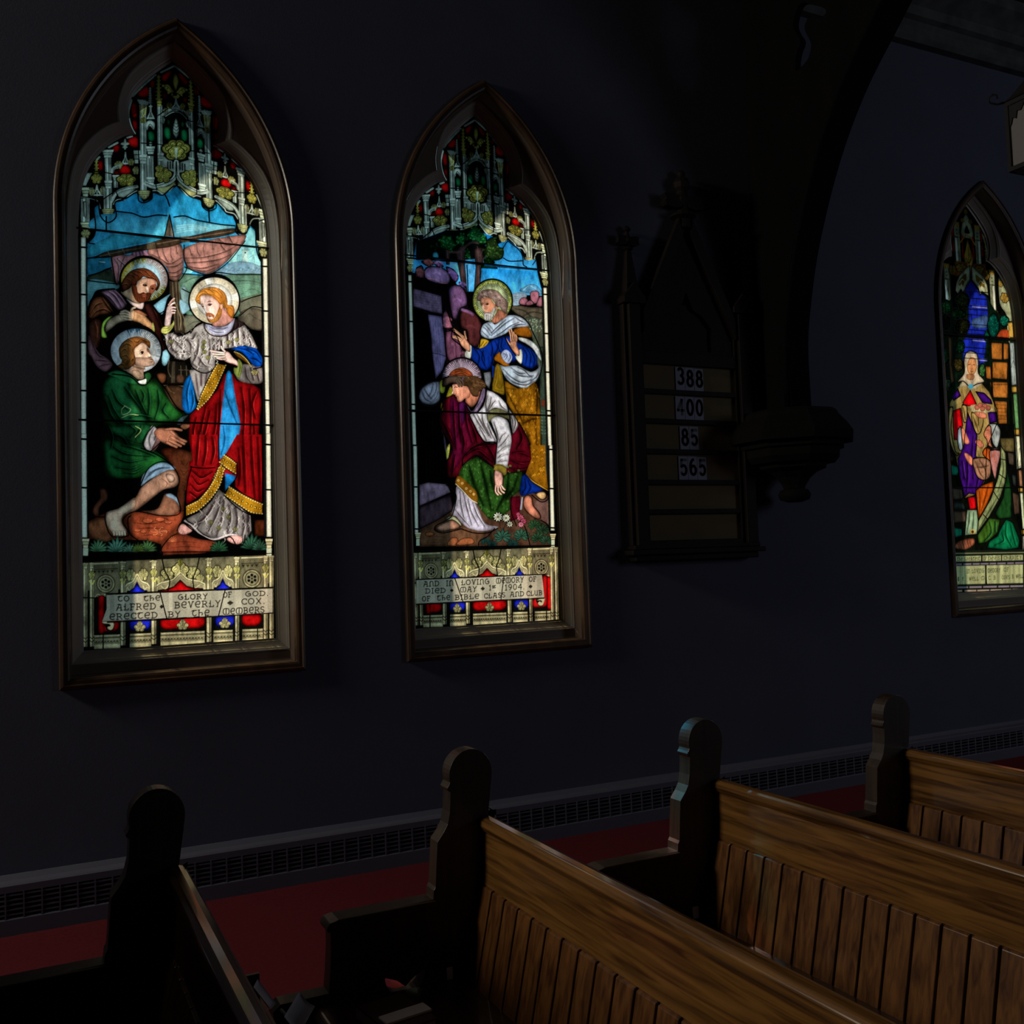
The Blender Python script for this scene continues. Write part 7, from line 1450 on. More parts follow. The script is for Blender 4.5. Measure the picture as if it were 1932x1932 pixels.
    folds(a, W2D, [[(900, 960), (980, 1100), (1080, 1260)], [(960, 970), (1020, 1080), (1140, 1300)], [(1040, 960), (1060, 1100), (1180, 1340)], [(1120, 1120), (1180, 1260), (1240, 1380)], [(1000, 1180), (1060, 1280), (1110, 1380)], [(1120, 700), (1100, 820), (1110, 940)], [(1180, 720), (1160, 840), (1120, 920)], [(1240, 780), (1200, 830), (1140, 920)], [(1300, 780), (1330, 850), (1400, 910)], [(1220, 1100), (1260, 1220), (1290, 1360)], [(1400, 1260), (1340, 1320), (1300, 1400)], [(1440, 1300), (1380, 1400), (1290, 1480)], [(1460, 1450), (1360, 1500), (1280, 1560)], [(1440, 1580), (1340, 1600), (1280, 1640)], [(1420, 1680), (1340, 1680), (1290, 1700)], [(1480, 1000), (1510, 1100), (1500, 1220)], [(1540, 1060), (1550, 1130), (1520, 1220)]], w=18, soft=13, light=L_(250, 246, 240), off=(16, -6), lw=12)
    a.P([(810, 860), (830, 860), (890, 930), (960, 840), (1000, 740), (1050, 600), (1090, 600), (1080, 720), (1020, 860), (950, 950), (880, 950)], L_(140, 118, 140), rim=.4, rw=16); a.S([(1060, 620), (1040, 740), (960, 870), (900, 940)], 7, L_(60, 40, 60))
    a.P([(1225, 1800), (1250, 1740), (1330, 1760), (1410, 1800), (1400, 1910), (1300, 1870), (1220, 1850)], L_(140, 116, 44), rim=.3, rw=14); a.D(1290, 1795, 10, L_(60, 30, 10), n=8); a.D(1350, 1815, 10, L_(60, 30, 10), n=8); a.D(1252, 1785, 8, L_(60, 30, 10), n=8)
    a.S([(0, 925), (900, 955), (1400, 985), (1932, 1000)], 17, smooth=False)
    for pl in ([(500, 1700), (590, 1500), (440, 1220), (400, 1050), (440, 850)], [(540, 400), (440, 440), (390, 470), (250, 490), (120, 580), (80, 680)], [(80, 740), (160, 840), (300, 850), (400, 780)], [(1110, 600), (1260, 660), (1400, 800), (1440, 900)], [(1440, 900), (1460, 1000), (1480, 1150), (1500, 1280)], [(1600, 1100), (1700, 1280), (1780, 1480), (1820, 1640), (1760, 1800)], [(1270, 1400), (1250, 1600), (1240, 1740)], [(1180, 1110), (1270, 1400), (1090, 1400), (1000, 1290)], [(1240, 1400), (1080, 1410), (900, 1490), (760, 1630), (740, 1760)], [(740, 1760), (960, 1600), (1220, 1790)], [(900, 960), (850, 990), (930, 1160), (1000, 1300)], [(1110, 610), (1080, 780), (980, 940), (870, 950), (800, 850)]): a.S(pl, 18, came=True)
    # ---------------- lower part (crop 720,840 x4.6)
    a.crop(720, 840, 4.6)
    a.P([(320, 440), (560, 560), (1200, 400), (1460, 440), (1465, 880), (320, 880)], L_(84, 58, 42), smooth=False)
    a.P([(325, 340), (400, 320), (570, 335), (600, 410), (325, 530)], S_(70, 70, 86), rim=.3, rw=20, smooth=False, lead=7); a.P([(325, 540), (600, 425), (620, 560), (500, 640), (325, 730)], S_(34, 32, 40), rim=.4, rw=24, smooth=False, lead=7)
    a.P([(340, 740), (560, 640), (700, 700), (900, 740), (870, 800), (830, 870), (350, 870)], L_(104, 72, 50), rim=.3, rw=30)
    for pl in ([(380, 760), (420, 750), (460, 770), (420, 790), (380, 780)], [(570, 870), (580, 830), (620, 800), (660, 810), (650, 870)], [(640, 860), (700, 810), (780, 805), (800, 850), (700, 870)]): a.P(pl, L_(150, 90, 56), rim=.4, rw=12); a.S(list(pl)+[pl[0]], 4, L_(50, 26, 16))
    for y in (800, 830, 850): a.S([(360, y), (480, y-10), (600, y+4)], 3, L_(48, 30, 20), taper=1)
    a.P([(1340, 480), (1460, 470), (1465, 700), (1380, 640), (1330, 560)], L_(112, 84, 74), rim=.3, rw=20)
    # white skirt, green tunic
    a.P([(650, 360), (700, 400), (800, 480), (840, 560), (900, 680), (1010, 710), (900, 745), (780, 730), (700, 680), (650, 620), (610, 600), (640, 480)], L_(200, 188, 196), rim=.4, rw=30)
    folds(a, L_(76, 60, 70), [[(680, 400), (690, 520), (720, 660)], [(710, 420), (740, 540), (780, 690)], [(750, 470), (780, 580), (840, 700)], [(790, 500), (830, 600), (890, 700)], [(640, 560), (690, 620), (760, 700)]], w=9, soft=7, light=L_(245, 240, 240), off=(8, 0), lw=6)
    a.P([(560, 650), (590, 620), (640, 630), (690, 690), (660, 700), (620, 650)], L_(170, 170, 130), rim=.2, rw=6)
    a.P([(465, 715), (500, 695), (560, 660), (620, 645), (680, 690), (680, 720), (600, 740), (520, 752), (470, 740)], L_(50, 30, 24)); a.P([(475, 716), (560, 668), (620, 652), (672, 690), (670, 715), (600, 732), (520, 744)], L_(168, 122, 96), rim=.45, rw=20, grad=(S_(96, 84, 72), -1, 0)); 
    for x in (492, 508, 524, 540): a.S([(x, 722), (x-10, 742)], 4, L_(60, 40, 32), smooth=False)
    GN = L_(62, 104, 40); GND = L_(10, 26, 8)
    a.P([(680, 220), (720, 150), (830, 100), (900, 150), (980, 200), (990, 330), (1080, 250), (1220, 230), (1210, 380), (1110, 470), (1120, 560), (1000, 650), (930, 640), (860, 560), (810, 460), (720, 340), (660, 290)], GN*.75, rim=.4, rw=44, smooth=False)
    for i in range(150):
        x = 690+Rg.random()*500; y = 130+Rg.random()*500
        if y > 640-abs(x-960)*.9 or y < 110+abs(x-850)*.25: continue
        a.S([(x-7, y+6), (x-5, y-7), (x+7, y-4), (x+5, y+7), (x, y+2)], 3.2, L_(*((120, 168, 84) if i % 3 == 0 else (14, 34, 12))), a=.7)
    a.scatter([(690, 230), (830, 110), (980, 210), (1200, 250), (1110, 470), (1110, 560), (930, 630), (800, 450)], 330, 12, [L_(118, 164, 84), GND, L_(90, 140, 66), GND], 3.4, 1)
    folds(a, GND, [[(760, 180), (800, 330), (880, 520)], [(860, 160), (900, 330), (950, 560)], [(1100, 280), (1080, 400), (1000, 560)], [(1180, 270), (1140, 380), (1080, 460)], [(940, 220), (960, 320), (980, 400)]], w=18, soft=18)
    a.P([(640, 330), (665, 265), (720, 300), (790, 370), (825, 410), (830, 500), (770, 460), (700, 380)], L_(132, 88, 22), rim=.3, rw=12); 
    for x, y in ((665, 305), (700, 330), (735, 375), (770, 400), (800, 425)): a.D(x, y, 11, L_(210, 176, 110), n=8); a.D(x, y, 5, L_(80, 46, 12), n=7)
    a.S([(642, 335), (700, 390), (770, 466), (828, 502)], 5, L_(214, 200, 160))
    # hanging hand
    a.P([(975, 230), (1000, 210), (1050, 250), (1060, 300), (1050, 370), (1000, 380), (975, 330)], L_(60, 30, 26)); a.P([(982, 232), (1005, 218), (1044, 250), (1050, 300), (1040, 360), (1000, 368), (984, 330)], L_(234, 178, 158), rim=.35, rw=16)
    for pl in ([(990, 350), (988, 400), (1010, 430)], [(1010, 360), (1012, 400), (1036, 425)], [(1028, 360), (1040, 395), (1062, 412)], [(1040, 350), (1056, 375), (1070, 385)]): a.S(pl, 18, L_(60, 30, 26)); a.S(pl, 12, L_(236, 182, 160))
    a.P([(975, 200), (985, 170), (1030, 165), (1080, 190), (1075, 260), (1030, 230), (975, 215)], L_(140, 120, 50), rim=.3, rw=9); a.S([(985, 178), (1030, 174), (1076, 196)], 4, L_(60, 40, 10))
    # right: gold hem, blue, feet
    a.P([(1290, 0), (1420, 0), (1425, 200), (1445, 380), (1380, 350), (1300, 290), (1250, 250), (1300, 120)], GO*.8, smooth=False)
    for i in range(34): x = 1290+Rg.random()*130; y = 30+Rg.random()*290; a.S([(x-8, y+8), (x, y-8), (x+9, y+3)], 4, L_(*((220, 164, 50) if i % 2 else (70, 38, 8))), a=.8)
    a.S([(1258, 262), (1320, 318), (1400, 366), (1444, 392)], 8, L_(196, 150, 50))
    a.P([(1220, 270), (1260, 260), (1320, 330), (1400, 380), (1380, 400), (1300, 420), (1220, 440), (1200, 400)], BLU2, rim=.4, rw=22); folds(a, BD, [[(1240, 290), (1250, 360), (1220, 420)], [(1270, 310), (1290, 370), (1260, 420)]], w=8)
    a.P([(1110, 450), (1200, 440), (1210, 520), (1180, 640), (1120, 660), (1120, 560)], MG*.8, rim=.4, rw=20, smooth=False); a.P([(1215, 450), (1228, 450), (1215, 560), (1200, 560)], L_(150, 150, 160), smooth=False)
    a.P([(1335, 430), (1370, 400), (1420, 405), (1435, 440), (1420, 470), (1380, 475)], L_(50, 28, 20)); a.P([(1344, 430), (1374, 408), (1414, 412), (1426, 440), (1412, 462), (1384, 466)], L_(206, 172, 120), rim=.35, rw=14); 
    for x in (1388, 1400, 1412): a.S([(x, 430), (x+6, 462)], 3.5, L_(90, 60, 40), smooth=False)
    a.P([(1225, 500), (1240, 440), (1280, 430), (1310, 460), (1320, 520), (1370, 580), (1385, 630), (1350, 645), (1290, 610), (1240, 560)], L_(50, 26, 22)); a.P([(1232, 500), (1246, 448), (1280, 440), (1302, 466), (1312, 526), (1360, 586), (1374, 628), (1350, 636), (1294, 602), (1248, 552)], L_(210, 140, 112), rim=.4, rw=22)
    # plants and flowers
    for x, y, s_, c, n in ((905, 840, .8, L_(60, 110, 96), 11), (1050, 800, 1.25, L_(66, 104, 84), 9), (1215, 790, 1.15, L_(60, 100, 78), 9), (1330, 700, 1.0, L_(56, 92, 58), 9), (1400, 740, 1.0, L_(64, 96, 66), 9), (1360, 810, 1.1, L_(60, 92, 62), 9), (1430, 830, .9, L_(64, 98, 72), 9), (1140, 860, .8, L_(50, 90, 80), 9), (960, 865, .7, L_(50, 92, 84), 9)):
        for t in np.linspace(-2.3, 2.3, n):
            l = 82*s_*(1-.12*abs(t)); tx, ty = x+l*math.sin(t), y-l*math.cos(t)*.8; w_ = 15*s_ if n == 9 else 7
            a.P([(x, y), ((x+tx)/2+w_*math.cos(t), (y+ty)/2+w_*math.sin(t)), (tx, ty), ((x+tx)/2-w_*math.cos(t), (y+ty)/2-w_*math.sin(t))], (.006, .010, .008))
            w_ *= .74; a.P([(x, y), ((x+tx)/2+w_*math.cos(t), (y+ty)/2+w_*math.sin(t)), (tx, ty), ((x+tx)/2-w_*math.cos(t), (y+ty)/2-w_*math.sin(t))], c, rim=.4, rw=8); a.S([(x, y), (tx, ty)], 3, c*.3, smooth=False)
    for x, y, r, c, k in ((1010, 622, 40, L_(236, 232, 205), 10), (1080, 632, 34, L_(230, 226, 196), 10), (1112, 685, 26, L_(226, 220, 190), 8), (1205, 630, 30, L_(226, 112, 140), 9), (1230, 660, 26, L_(214, 96, 126), 9), (1210, 688, 24, L_(236, 140, 160), 9), (1186, 600, 18, L_(210, 90, 120), 8)):
        a.D(x, y, r*1.1, (.01, .008, .006))
        for i in range(k): t = i*2*PI/k; a.P([(x+r*.2*math.cos(t), y+r*.2*math.sin(t)), (x+r*.7*math.cos(t+.22), y+r*.7*math.sin(t+.22)), (x+r*math.cos(t), y+r*math.sin(t)), (x+r*.7*math.cos(t-.22), y+r*.7*math.sin(t-.22))], c)
        a.D(x, y, r*.16, (.3, .2, .04), n=8)
    a.S([(1025, 665), (1028, 720)], 5); a.S([(1085, 665), (1050, 740)], 5)
    for pl in ([(560, 340), (640, 420), (640, 500), (610, 610), (560, 650), (470, 700), (465, 740), (540, 760), (690, 725)], [(690, 725), (800, 760), (920, 760), (1010, 720)], [(840, 880), (850, 830), (920, 790), (980, 720)], [(1130, 440), (1120, 560), (1170, 700)], [(1300, 430), (1380, 490), (1440, 470), (1450, 400)], [(1380, 650), (1440, 690), (1465, 760)], [(1240, 700), (1260, 760), (1290, 880)], [(300, 890), (1500, 872)]): a.S(pl, 9, came=True)
    a.S([(285, 892), (1520, 874)], 20, smooth=False)
    a.matting()
    a.bars += [('px', 912, 497), ('px', 912, 779)]
    # ribbon
    a.P([(300, 1165), (1400, 1118), (1440, 1130), (1440, 1440), (1310, 1440), (1305, 1325), (305, 1385)], BK, smooth=False)
    a.P([(1395, 1130), (1438, 1128), (1438, 1400), (1310, 1410), (1310, 1330), (1400, 1320)], RED*.8, rim=.6, rw=24, smooth=False); a.P([(1345, 1335), (1418, 1320), (1400, 1390), (1370, 1395), (1350, 1375)], BK); a.P([(1350, 1345), (1414, 1325), (1400, 1384), (1372, 1390), (1356, 1372), (1372, 1356), (1390, 1366), (1386, 1346)], STONE, rim=.2, rw=6)
    RB = np.array([.42, .38, .30])
    a.P([(303, 1172), (1390, 1126), (1400, 1200), (1412, 1320), (303, 1374)], RB, smooth=False)
    for x, w, c in ((350, 60, .7), (440, 40, 1.3), (500, 36, .8), (560, 30, 1.2), (620, 50, .7), (700, 40, 1.4), (780, 44, .75), (850, 40, 1.5), (930, 50, .8), (1000, 40, 1.4), (1100, 50, .75), (1180, 40, 1.3), (1240, 50, 1.7), (1320, 50, 1.3), (1370, 40, .7)):
        f = lambda x, y: (x, y-(x-303)*.044); a.P([f(x-w/2, 1174), f(x+w/2, 1174), f(x+w/2, 1368), f(x-w/2, 1368)], np.clip(RB*c, 0, .95), smooth=False, a=.55)
    words(a, [('AND', 360, 500, 1226, 1220, 44), ('IN', 560, 622, 1220, 1216, 44), ('LOVING', 690, 936, 1214, 1202, 44), ('MEMORY', 992, 1234, 1200, 1188, 46), ('OF', 1278, 1340, 1184, 1180, 42),
              ('DIED', 378, 556, 1286, 1280, 42), ('+', 596, 620, 1276, 1275, 34), ('MAY', 682, 826, 1276, 1268, 44), ('+', 862, 892, 1264, 1262, 40), ('1', 932, 950, 1258, 1256, 44), ('ST', 960, 990, 1240, 1238, 22), ('1904.', 1070, 1240, 1258, 1248, 48), ('+', 1278, 1306, 1246, 1244, 40),
              ('OF', 350, 420, 1354, 1350, 42), ('THE', 480, 594, 1348, 1342, 42), ('BIBLE', 636, 846, 1342, 1330, 42), ('CLASS', 888, 1072, 1330, 1318, 42), ('AND', 1112, 1236, 1316, 1308, 42), ('CLUB', 1256, 1392, 1308, 1300, 42)], w=7.5)
    for pl in ([(635, 1155), (705, 1355)], [(1062, 1135), (1035, 1335)], [(295, 1165), (1440, 1118)], [(300, 1382), (1410, 1328)]): a.S(pl, 8, came=True, smooth=False)
    a.crop(720, 480, 4.6)
    border(a, ((232, 258, 180), (278, 308, 1932)), ((1405, 1432, 290), (1455, 1482, 1932)), (235, 580, 935, 1300, 1360, 1655), (345, 685, 1020, 1355, 1400, 1690), .03)
    a.crop(720, 840, 4.6)
    border(a, ((275, 305, 0), (290, 318, 760)), ((1455, 1480, 0), (1468, 1500, 740)), (360, 725), (35, 375, 715))
    for x, y in ((315, 780), (1487, 790)): cap(a, x, y-20, 50, 50, STONE*1.2); a.P([(x-14, y+32), (x+14, y+32), (x+14, y+92), (x-14, y+92)], (.6, .65, .5), smooth=False)
# ------------------------------------------------------------------ window 3: veiled woman with a dish and a kneeling woman
def window_3(a):
    a.local()
    a.P([(-.53, 1.27), (.53, 1.27), (.53, 4.6), (-.53, 4.6)], (.008, .009, .008), smooth=False)
    k = .42
    c = lambda *v: np.clip(srgb(*v)/np.array([.70, .80, .72]), 0, .9)
    PA = c(150, 165, 130); GD_ = c(150, 130, 60); AM = c(140, 96, 40)
    # canopy of three bays
    def half(a):
        a.S([(-.215, 4.10), (-.228, 4.2), (-.20, 4.3), (-.16, 4.36)], .018, PA); 
        for i in range(9): a.D(-.215+.0*i, 4.10+i*.03, .009, GD_, n=7)
        for x, y0, y1 in ((-.125, 4.06, 4.40), (-.275, 3.68, 4.03)):
            a.P([(x-.032, y0), (x+.032, y0), (x+.032, y1), (x-.032, y1)], PA*.7, smooth=False); a.P([(x-.036, y1-.04), (x+.036, y1-.04), (x+.042, y1), (x-.042, y1)], GD_, smooth=False); a.P([(x-.022, y0), (x-.006, y0), (x-.006, y1-.14), (x-.022, y1-.14)], c(200, 210, 200), smooth=False)
            for j in range(3): a.D(x, y1-.07-j*.03, .007, BK, n=6)
            a.S([(x-.032, y1-.13), (x+.032, y1-.13)], .006); a.S([(x+.012, y0), (x+.012, y1-.14)], .005)
            a.P([(x-.045, y0), (x+.045, y0), (x+.035, y0-.05), (x, y0-.10), (x-.035, y0-.05)], GD_*.9, rim=.4, rw=.015); a.D(x-.015, y0-.03, .006, BK, n=6); a.D(x+.015, y0-.03, .006, BK, n=6)
            a.S([(x-.036, y0-.1), (x-.036, y1+.01), (x+.036, y1+.01), (x+.036, y0-.1)], .007, smooth=False, came=True)
        for y in (4.14, 4.26): a.P([(-.185, y), (-.165, y), (-.165, y+.09), (-.185, y+.09)], c(150, 10, 14), rim=.5, rw=.01); a.P([(-.075, y-.04), (-.055, y-.04), (-.055, y+.06), (-.075, y+.06)], c(150, 10, 14), rim=.5, rw=.01)
        leafy(a, -.20, 3.98, .10, .09, GD_*.7, sd=4)
        a.P([(-.50, 3.60), (-.50, 3.75), (-.44, 3.88), (-.36, 3.98), (-.35, 3.75), (-.42, 3.66), (-.44, 3.55)], PA*.8, rim=.4, rw=.03, lead=.006); leafy(a, -.42, 3.80, .10, .09, GD_, sd=8); leafy(a, -.38, 3.92, .06, .06, GD_, sd=9)
        a.P([(-.49, 3.62), (-.44, 3.58), (-.40, 3.50), (-.44, 3.42), (-.49, 3.40)], PA, rim=.3, rw=.02)
    Mirror(a, 0)(half)
    a.P([(-.07, 4.34), (0, 4.48), (.07, 4.34), (.05, 4.28), (-.05, 4.28)], PA, rim=.3, rw=.02); a.P([(-.03, 4.32), (0, 4.38), (.03, 4.32)], BK); a.S([(-.10, 4.22), (0, 4.30), (.10, 4.22)], .012, GD_)
    leafy(a, -.05, 4.42, .05, .04, GD_, sd=2); leafy(a, .05, 4.42, .05, .04, GD_, sd=3); leafy(a, 0, 4.50, .05, .05, GD_, sd=3)
    a.P([(0, 4.26), (.03, 4.18), (.055, 4.10), (.03, 4.02), (0, 3.96), (-.03, 4.02), (-.055, 4.10), (-.03, 4.18)], GD_, rim=.4, rw=.015); a.S([(-.03, 4.1), (0, 4.06), (.03, 4.1)], .008); a.S([(0, 4.2), (0, 4.0)], .006)
    a.crop(1732, 300, 3.864)
    AMd = AM*.5
    a.P([(160, 1100), (300, 960), (345, 980), (385, 890), (440, 980), (500, 1000), (560, 1100), (650, 1180), (670, 1932), (180, 1932)], c(20, 40, 26), smooth=False)
    BL = c(26, 44, 150)
    a.P([(340, 960), (385, 885), (450, 975), (500, 1010), (510, 1150), (500, 1300), (480, 1500), (330, 1500), (330, 1330), (370, 1250), (370, 1080)], BL, smooth=False)
    for P_, lf in (([(378, 775), (345, 800), (300, 850), (278, 900), (270, 960), (290, 985), (312, 948), (332, 985), (346, 935), (378, 880)], (312, 792)), ([(390, 775), (430, 815), (480, 860), (505, 920), (515, 1000), (490, 985), (466, 965), (452, 995), (440, 945), (392, 880)], (445, 806))):
        a.P([(lf[0]-42, lf[1]-44), (lf[0]+50, lf[1]-40), (lf[0]+50, lf[1]+36), (lf[0]-42, lf[1]+70)], AMd, smooth=False); leafy(a, *lf, 74, 62, GD_*.75, sd=3)
        a.P(P_, PA*.9, rim=.3, rw=16, smooth=False, lead=7); m_ = np.mean(P_, 0); a.P([(m_[0]+(p[0]-m_[0])*.55, m_[1]-12+(p[1]-m_[1])*.45) for p in P_], GD_*.35, smooth=False); a.S([(m_[0]-20, m_[1]), (m_[0], m_[1]-25), (m_[0]+22, m_[1]-5)], 6, PA)
    for i, y in enumerate((960, 1010, 1065, 1090, 1130, 1200, 1240, 1270, 1310, 1370, 1410, 1450)):
        a.S([(330, y), (510, y+14)], 6, came=True, smooth=False)
        if i % 3 == 2: a.P([(395, y+2), (505, y+10), (505, y+26), (395, y+16)], c(110, 120, 180), smooth=False)
        a.S([(380+(i*47) % 90, y), (380+(i*47) % 90, y+42)], 5, smooth=False)
    a.P([(395, 1170), (450, 1150), (505, 1140), (500, 1230), (400, 1225)], c(64, 92, 130), rim=.4, rw=20)
    Rg = random.Random(9)
    def blob(x, y, rx, ry, col, n=50):
        a.P([(x+rx*math.cos(t)*Rg.uniform(.85, 1.1), y+ry*math.sin(t)*Rg.uniform(.85, 1.1)) for t in np.linspace(0, 2*PI, 12, endpoint=False)], col*.7, rim=.6, rw=22, lead=6)
        for i in range(n): t = Rg.random()*2*PI; r = Rg.random()**.5*.85; a.D(x+rx*r*math.cos(t), y+ry*r*math.sin(t), 5, col*Rg.choice([.4, 1.2, 1.9]), n=6, a=.7)
    for x, y, rx, ry, col in ((325, 1035, 52, 62, c(44, 60, 30)), (205, 1080, 40, 55, c(24, 66, 34)), (290, 1130, 60, 45, c(24, 62, 32)), (320, 1215, 58, 60, c(36, 44, 22)), (200, 1190, 40, 60, c(22, 30, 18)), (300, 1370, 44, 50, c(16, 52, 34)), (200, 1440, 30, 60, c(22, 52, 30)), (290, 1500, 40, 50, c(56, 52, 24)), (215, 1640, 30, 50, c(44, 62, 44)), (550, 1215, 46, 90, c(10, 80, 66)), (630, 1180, 36, 42, c(14, 84, 66)), (500, 1290, 16, 50, c(10, 80, 60)), (468, 1540, 24, 50, c(50, 96, 50))): blob(x, y, rx, ry, col)
    a.P([(220, 1300), (245, 1300), (245, 1500), (262, 1620), (240, 1640), (225, 1480)], c(78, 60, 40), smooth=False, lead=6)
    a.P([(575, 1290), (610, 1245), (660, 1250), (660, 1305), (580, 1300)], c(140, 64, 32), rim=.3, rw=12)
    for P in ([(530, 1335), (615, 1340), (615, 1465), (535, 1460)], [(620, 1340), (660, 1345), (660, 1460), (620, 1465)], [(540, 1475), (655, 1480), (650, 1610), (540, 1600)], [(540, 1620), (655, 1625), (655, 1745), (545, 1740)], [(550, 1760), (650, 1765), (650, 1932), (580, 1932)], [(490, 1510), (530, 1510), (535, 1610), (495, 1600)], [(500, 1620), (535, 1625), (540, 1740), (520, 1720)]): a.P(P, AM, rim=.35, rw=16, smooth=False, lead=7)
    for y in range(1790, 1920, 26): a.S([(560, y), (645, y+4)], 3, c(50, 30, 10), smooth=False)
    for i in range(8): a.D(556+i*13, 1645, 5, c(60, 36, 12), n=6)
    a.S([(180, 1275), (725, 1320)], 26, smooth=False); a.bars.append(('px', 1732+450/3.864, 300+1298/3.864))
    # woman (crop 1732,700)
    a.crop(1732, 700, 3.864)
    a.P([(230, 240), (350, 60), (520, 60), (580, 300), (600, 500), (650, 700), (745, 1200), (745, 1310), (262, 1310), (230, 600)], c(22, 30, 18), smooth=False)
    for i, P in enumerate(([(232, 590), (262, 640), (240, 680)], [(238, 680), (300, 700), (290, 760), (245, 760)], [(245, 850), (320, 860), (330, 930), (255, 940)], [(255, 950), (335, 960), (350, 1010), (260, 1010)], [(258, 1020), (350, 1020), (350, 1100), (262, 1110)], [(262, 1140), (320, 1150), (320, 1200), (268, 1215)], [(650, 590), (700, 600), (700, 690), (660, 680)], [(680, 750), (715, 760), (715, 850), (690, 830)], [(685, 880), (735, 900), (740, 1040), (700, 1050)])): a.P(P, c(*((66, 56, 44), (20, 110, 84), (64, 60, 50), (40, 50, 46))[i % 4]), rim=.4, rw=14, smooth=False, lead=5)
    a.P([(600, 490), (700, 490), (700, 590), (610, 580)], c(84, 80, 48), rim=.3, rw=14, smooth=False)
    PUR = c(60, 20, 110); RDc = c(170, 14, 22); CR = c(134, 122, 72)
    a.P([(230, 230), (300, 110), (360, 60), (440, 60), (520, 150), (575, 280), (575, 380), (500, 560), (490, 800), (430, 900), (340, 930), (300, 750), (260, 560), (225, 400)], CR, rim=.3, rw=20, smooth=False, lead=8)
    for P in ([(245, 190), (290, 130), (310, 180), (260, 215)], [(420, 150), (480, 160), (530, 210), (540, 240), (470, 230)], [(510, 300), (570, 300), (572, 370), (520, 380)], [(360, 300), (400, 400), (430, 470), (420, 620), (450, 640), (480, 800), (430, 900), (370, 890), (340, 920), (300, 760), (290, 640), (330, 560)]): a.P(P, PUR, rim=.45, rw=20, smooth=False, lead=7)
    a.P([(325, 230), (380, 140), (425, 240), (420, 260), (340, 250)], RDc, rim=.35, rw=16, smooth=False, lead=6); a.P([(255, 290), (310, 270), (325, 400), (290, 500), (265, 500), (255, 400)], RDc, rim=.4, rw=18, smooth=False, lead=6); a.P([(360, 920), (415, 915), (425, 1005), (375, 1010)], RDc, rim=.35, rw=16, smooth=False, lead=6)
    for P in ([(320, 250), (355, 255), (355, 360), (330, 365)], [(390, 300), (470, 330), (465, 420), (440, 460), (410, 430)], [(230, 270), (255, 270), (240, 420), (270, 580), (300, 600), (280, 615), (240, 540), (222, 400)]): a.P(P, CR*1.15, rim=.3, rw=12, lead=6)
    folds(a, (.01, .004, .02), [[(400, 480), (390, 620), (400, 780)], [(350, 600), (360, 740), (350, 880)], [(440, 640), (440, 760), (420, 860)], [(320, 660), (335, 780)]], w=12, soft=9, light=c(110, 60, 170), off=(12, 0))
    folds(a, c(50, 42, 20), [[(400, 330), (420, 380), (440, 440)], [(440, 340), (440, 390)], [(330, 270), (345, 350)]], w=6)
    a.P([(355, 1010), (430, 1010), (442, 1140), (430, 1190), (340, 1200), (345, 1130)], c(120, 150, 120), rim=.35, rw=16, smooth=False, lead=6); folds(a, c(36, 50, 40), [[(375, 1030), (370, 1100), (355, 1180)], [(405, 1030), (400, 1120), (390, 1190)]], w=7); a.D(398, 1172, 20, c(150, 140, 80), n=14); a.D(398, 1172, 10, c(60, 50, 20), n=10)
    a.P([(268, 1280), (300, 1240), (400, 1220), (410, 1260), (350, 1300), (280, 1295)], c(130, 84, 60), rim=.4, rw=16)
    for k_ in range(6): a.S([(285+k_*18, 1250-k_*4), (300+k_*18, 1290)], 4, c(50, 26, 18), smooth=False)
    # veil and face
    a.P([(345, 0), (330, 60), (300, 110), (285, 125), (350, 110), (380, 140), (430, 130), (480, 80), (440, 40), (430, 0)], c(150, 150, 120), rim=.3, rw=14, smooth=False)
    a.crop(1732, 300, 3.864)
    a.P([(385, 1400), (425, 1415), (440, 1480), (440, 1560), (485, 1620), (430, 1640), (380, 1660), (330, 1620), (285, 1625), (335, 1560), (335, 1470), (350, 1415)], c(158, 156, 132), rim=.35, rw=14, lead=7)
    a.P([(362, 1480), (385, 1445), (420, 1460), (428, 1520), (415, 1560), (390, 1580), (365, 1555), (358, 1520)], c(168, 128, 84), rim=.4, rw=14); a.P([(355, 1570), (410, 1575), (400, 1610), (360, 1605)], c(140, 106, 70), rim=.3, rw=8)
    a.S([(365, 1500), (380, 1495)], 5, (.02, .012, .01)); a.S([(400, 1500), (415, 1500)], 5, (.02, .012, .01)); a.S([(392, 1500), (396, 1528), (390, 1532)], 4, (.05, .03, .02)); a.S([(382, 1548), (402, 1548)], 4, (.10, .02, .02))
    a.D(385, 1658, 18, c(60, 150, 170), n=12)
    a.crop(1732, 700, 3.864)
    a.P([(375, 262), (420, 245), (540, 270), (550, 285), (480, 310), (400, 300)], c(150, 150, 110), rim=.2, rw=8)
    for x, y in ((430, 265), (455, 250), (485, 255), (512, 270), (470, 275)): a.D(x, y, 20, c(150, 96, 76), n=12, rim=.4, rw=10)
    SKc = c(176, 120, 92)
    for P in ([(410, 300), (470, 300), (500, 320), (495, 345), (440, 340)], [(310, 440), (325, 410), (345, 440), (375, 510), (370, 535), (340, 530), (315, 480)], [(415, 510), (450, 500), (480, 540), (460, 565), (430, 540)], [(335, 600), (360, 600), (400, 640), (395, 690), (360, 660)]): a.P(P, (.02, .012, .01)); a.P([(p[0]*.94+np.mean([q[0] for q in P])*.06, p[1]*.94+np.mean([q[1] for q in P])*.06) for p in P], SKc, rim=.35, rw=10)
    a.P([(290, 430), (310, 405), (320, 500), (325, 560), (305, 580), (288, 520)], c(130, 146, 150), rim=.3, rw=12, lead=6)
    # kneeling woman
    a.P([(525, 385), (570, 385), (600, 430), (595, 500), (575, 560), (545, 530), (530, 470), (500, 420)], c(140, 156, 150), rim=.35, rw=16, lead=7)
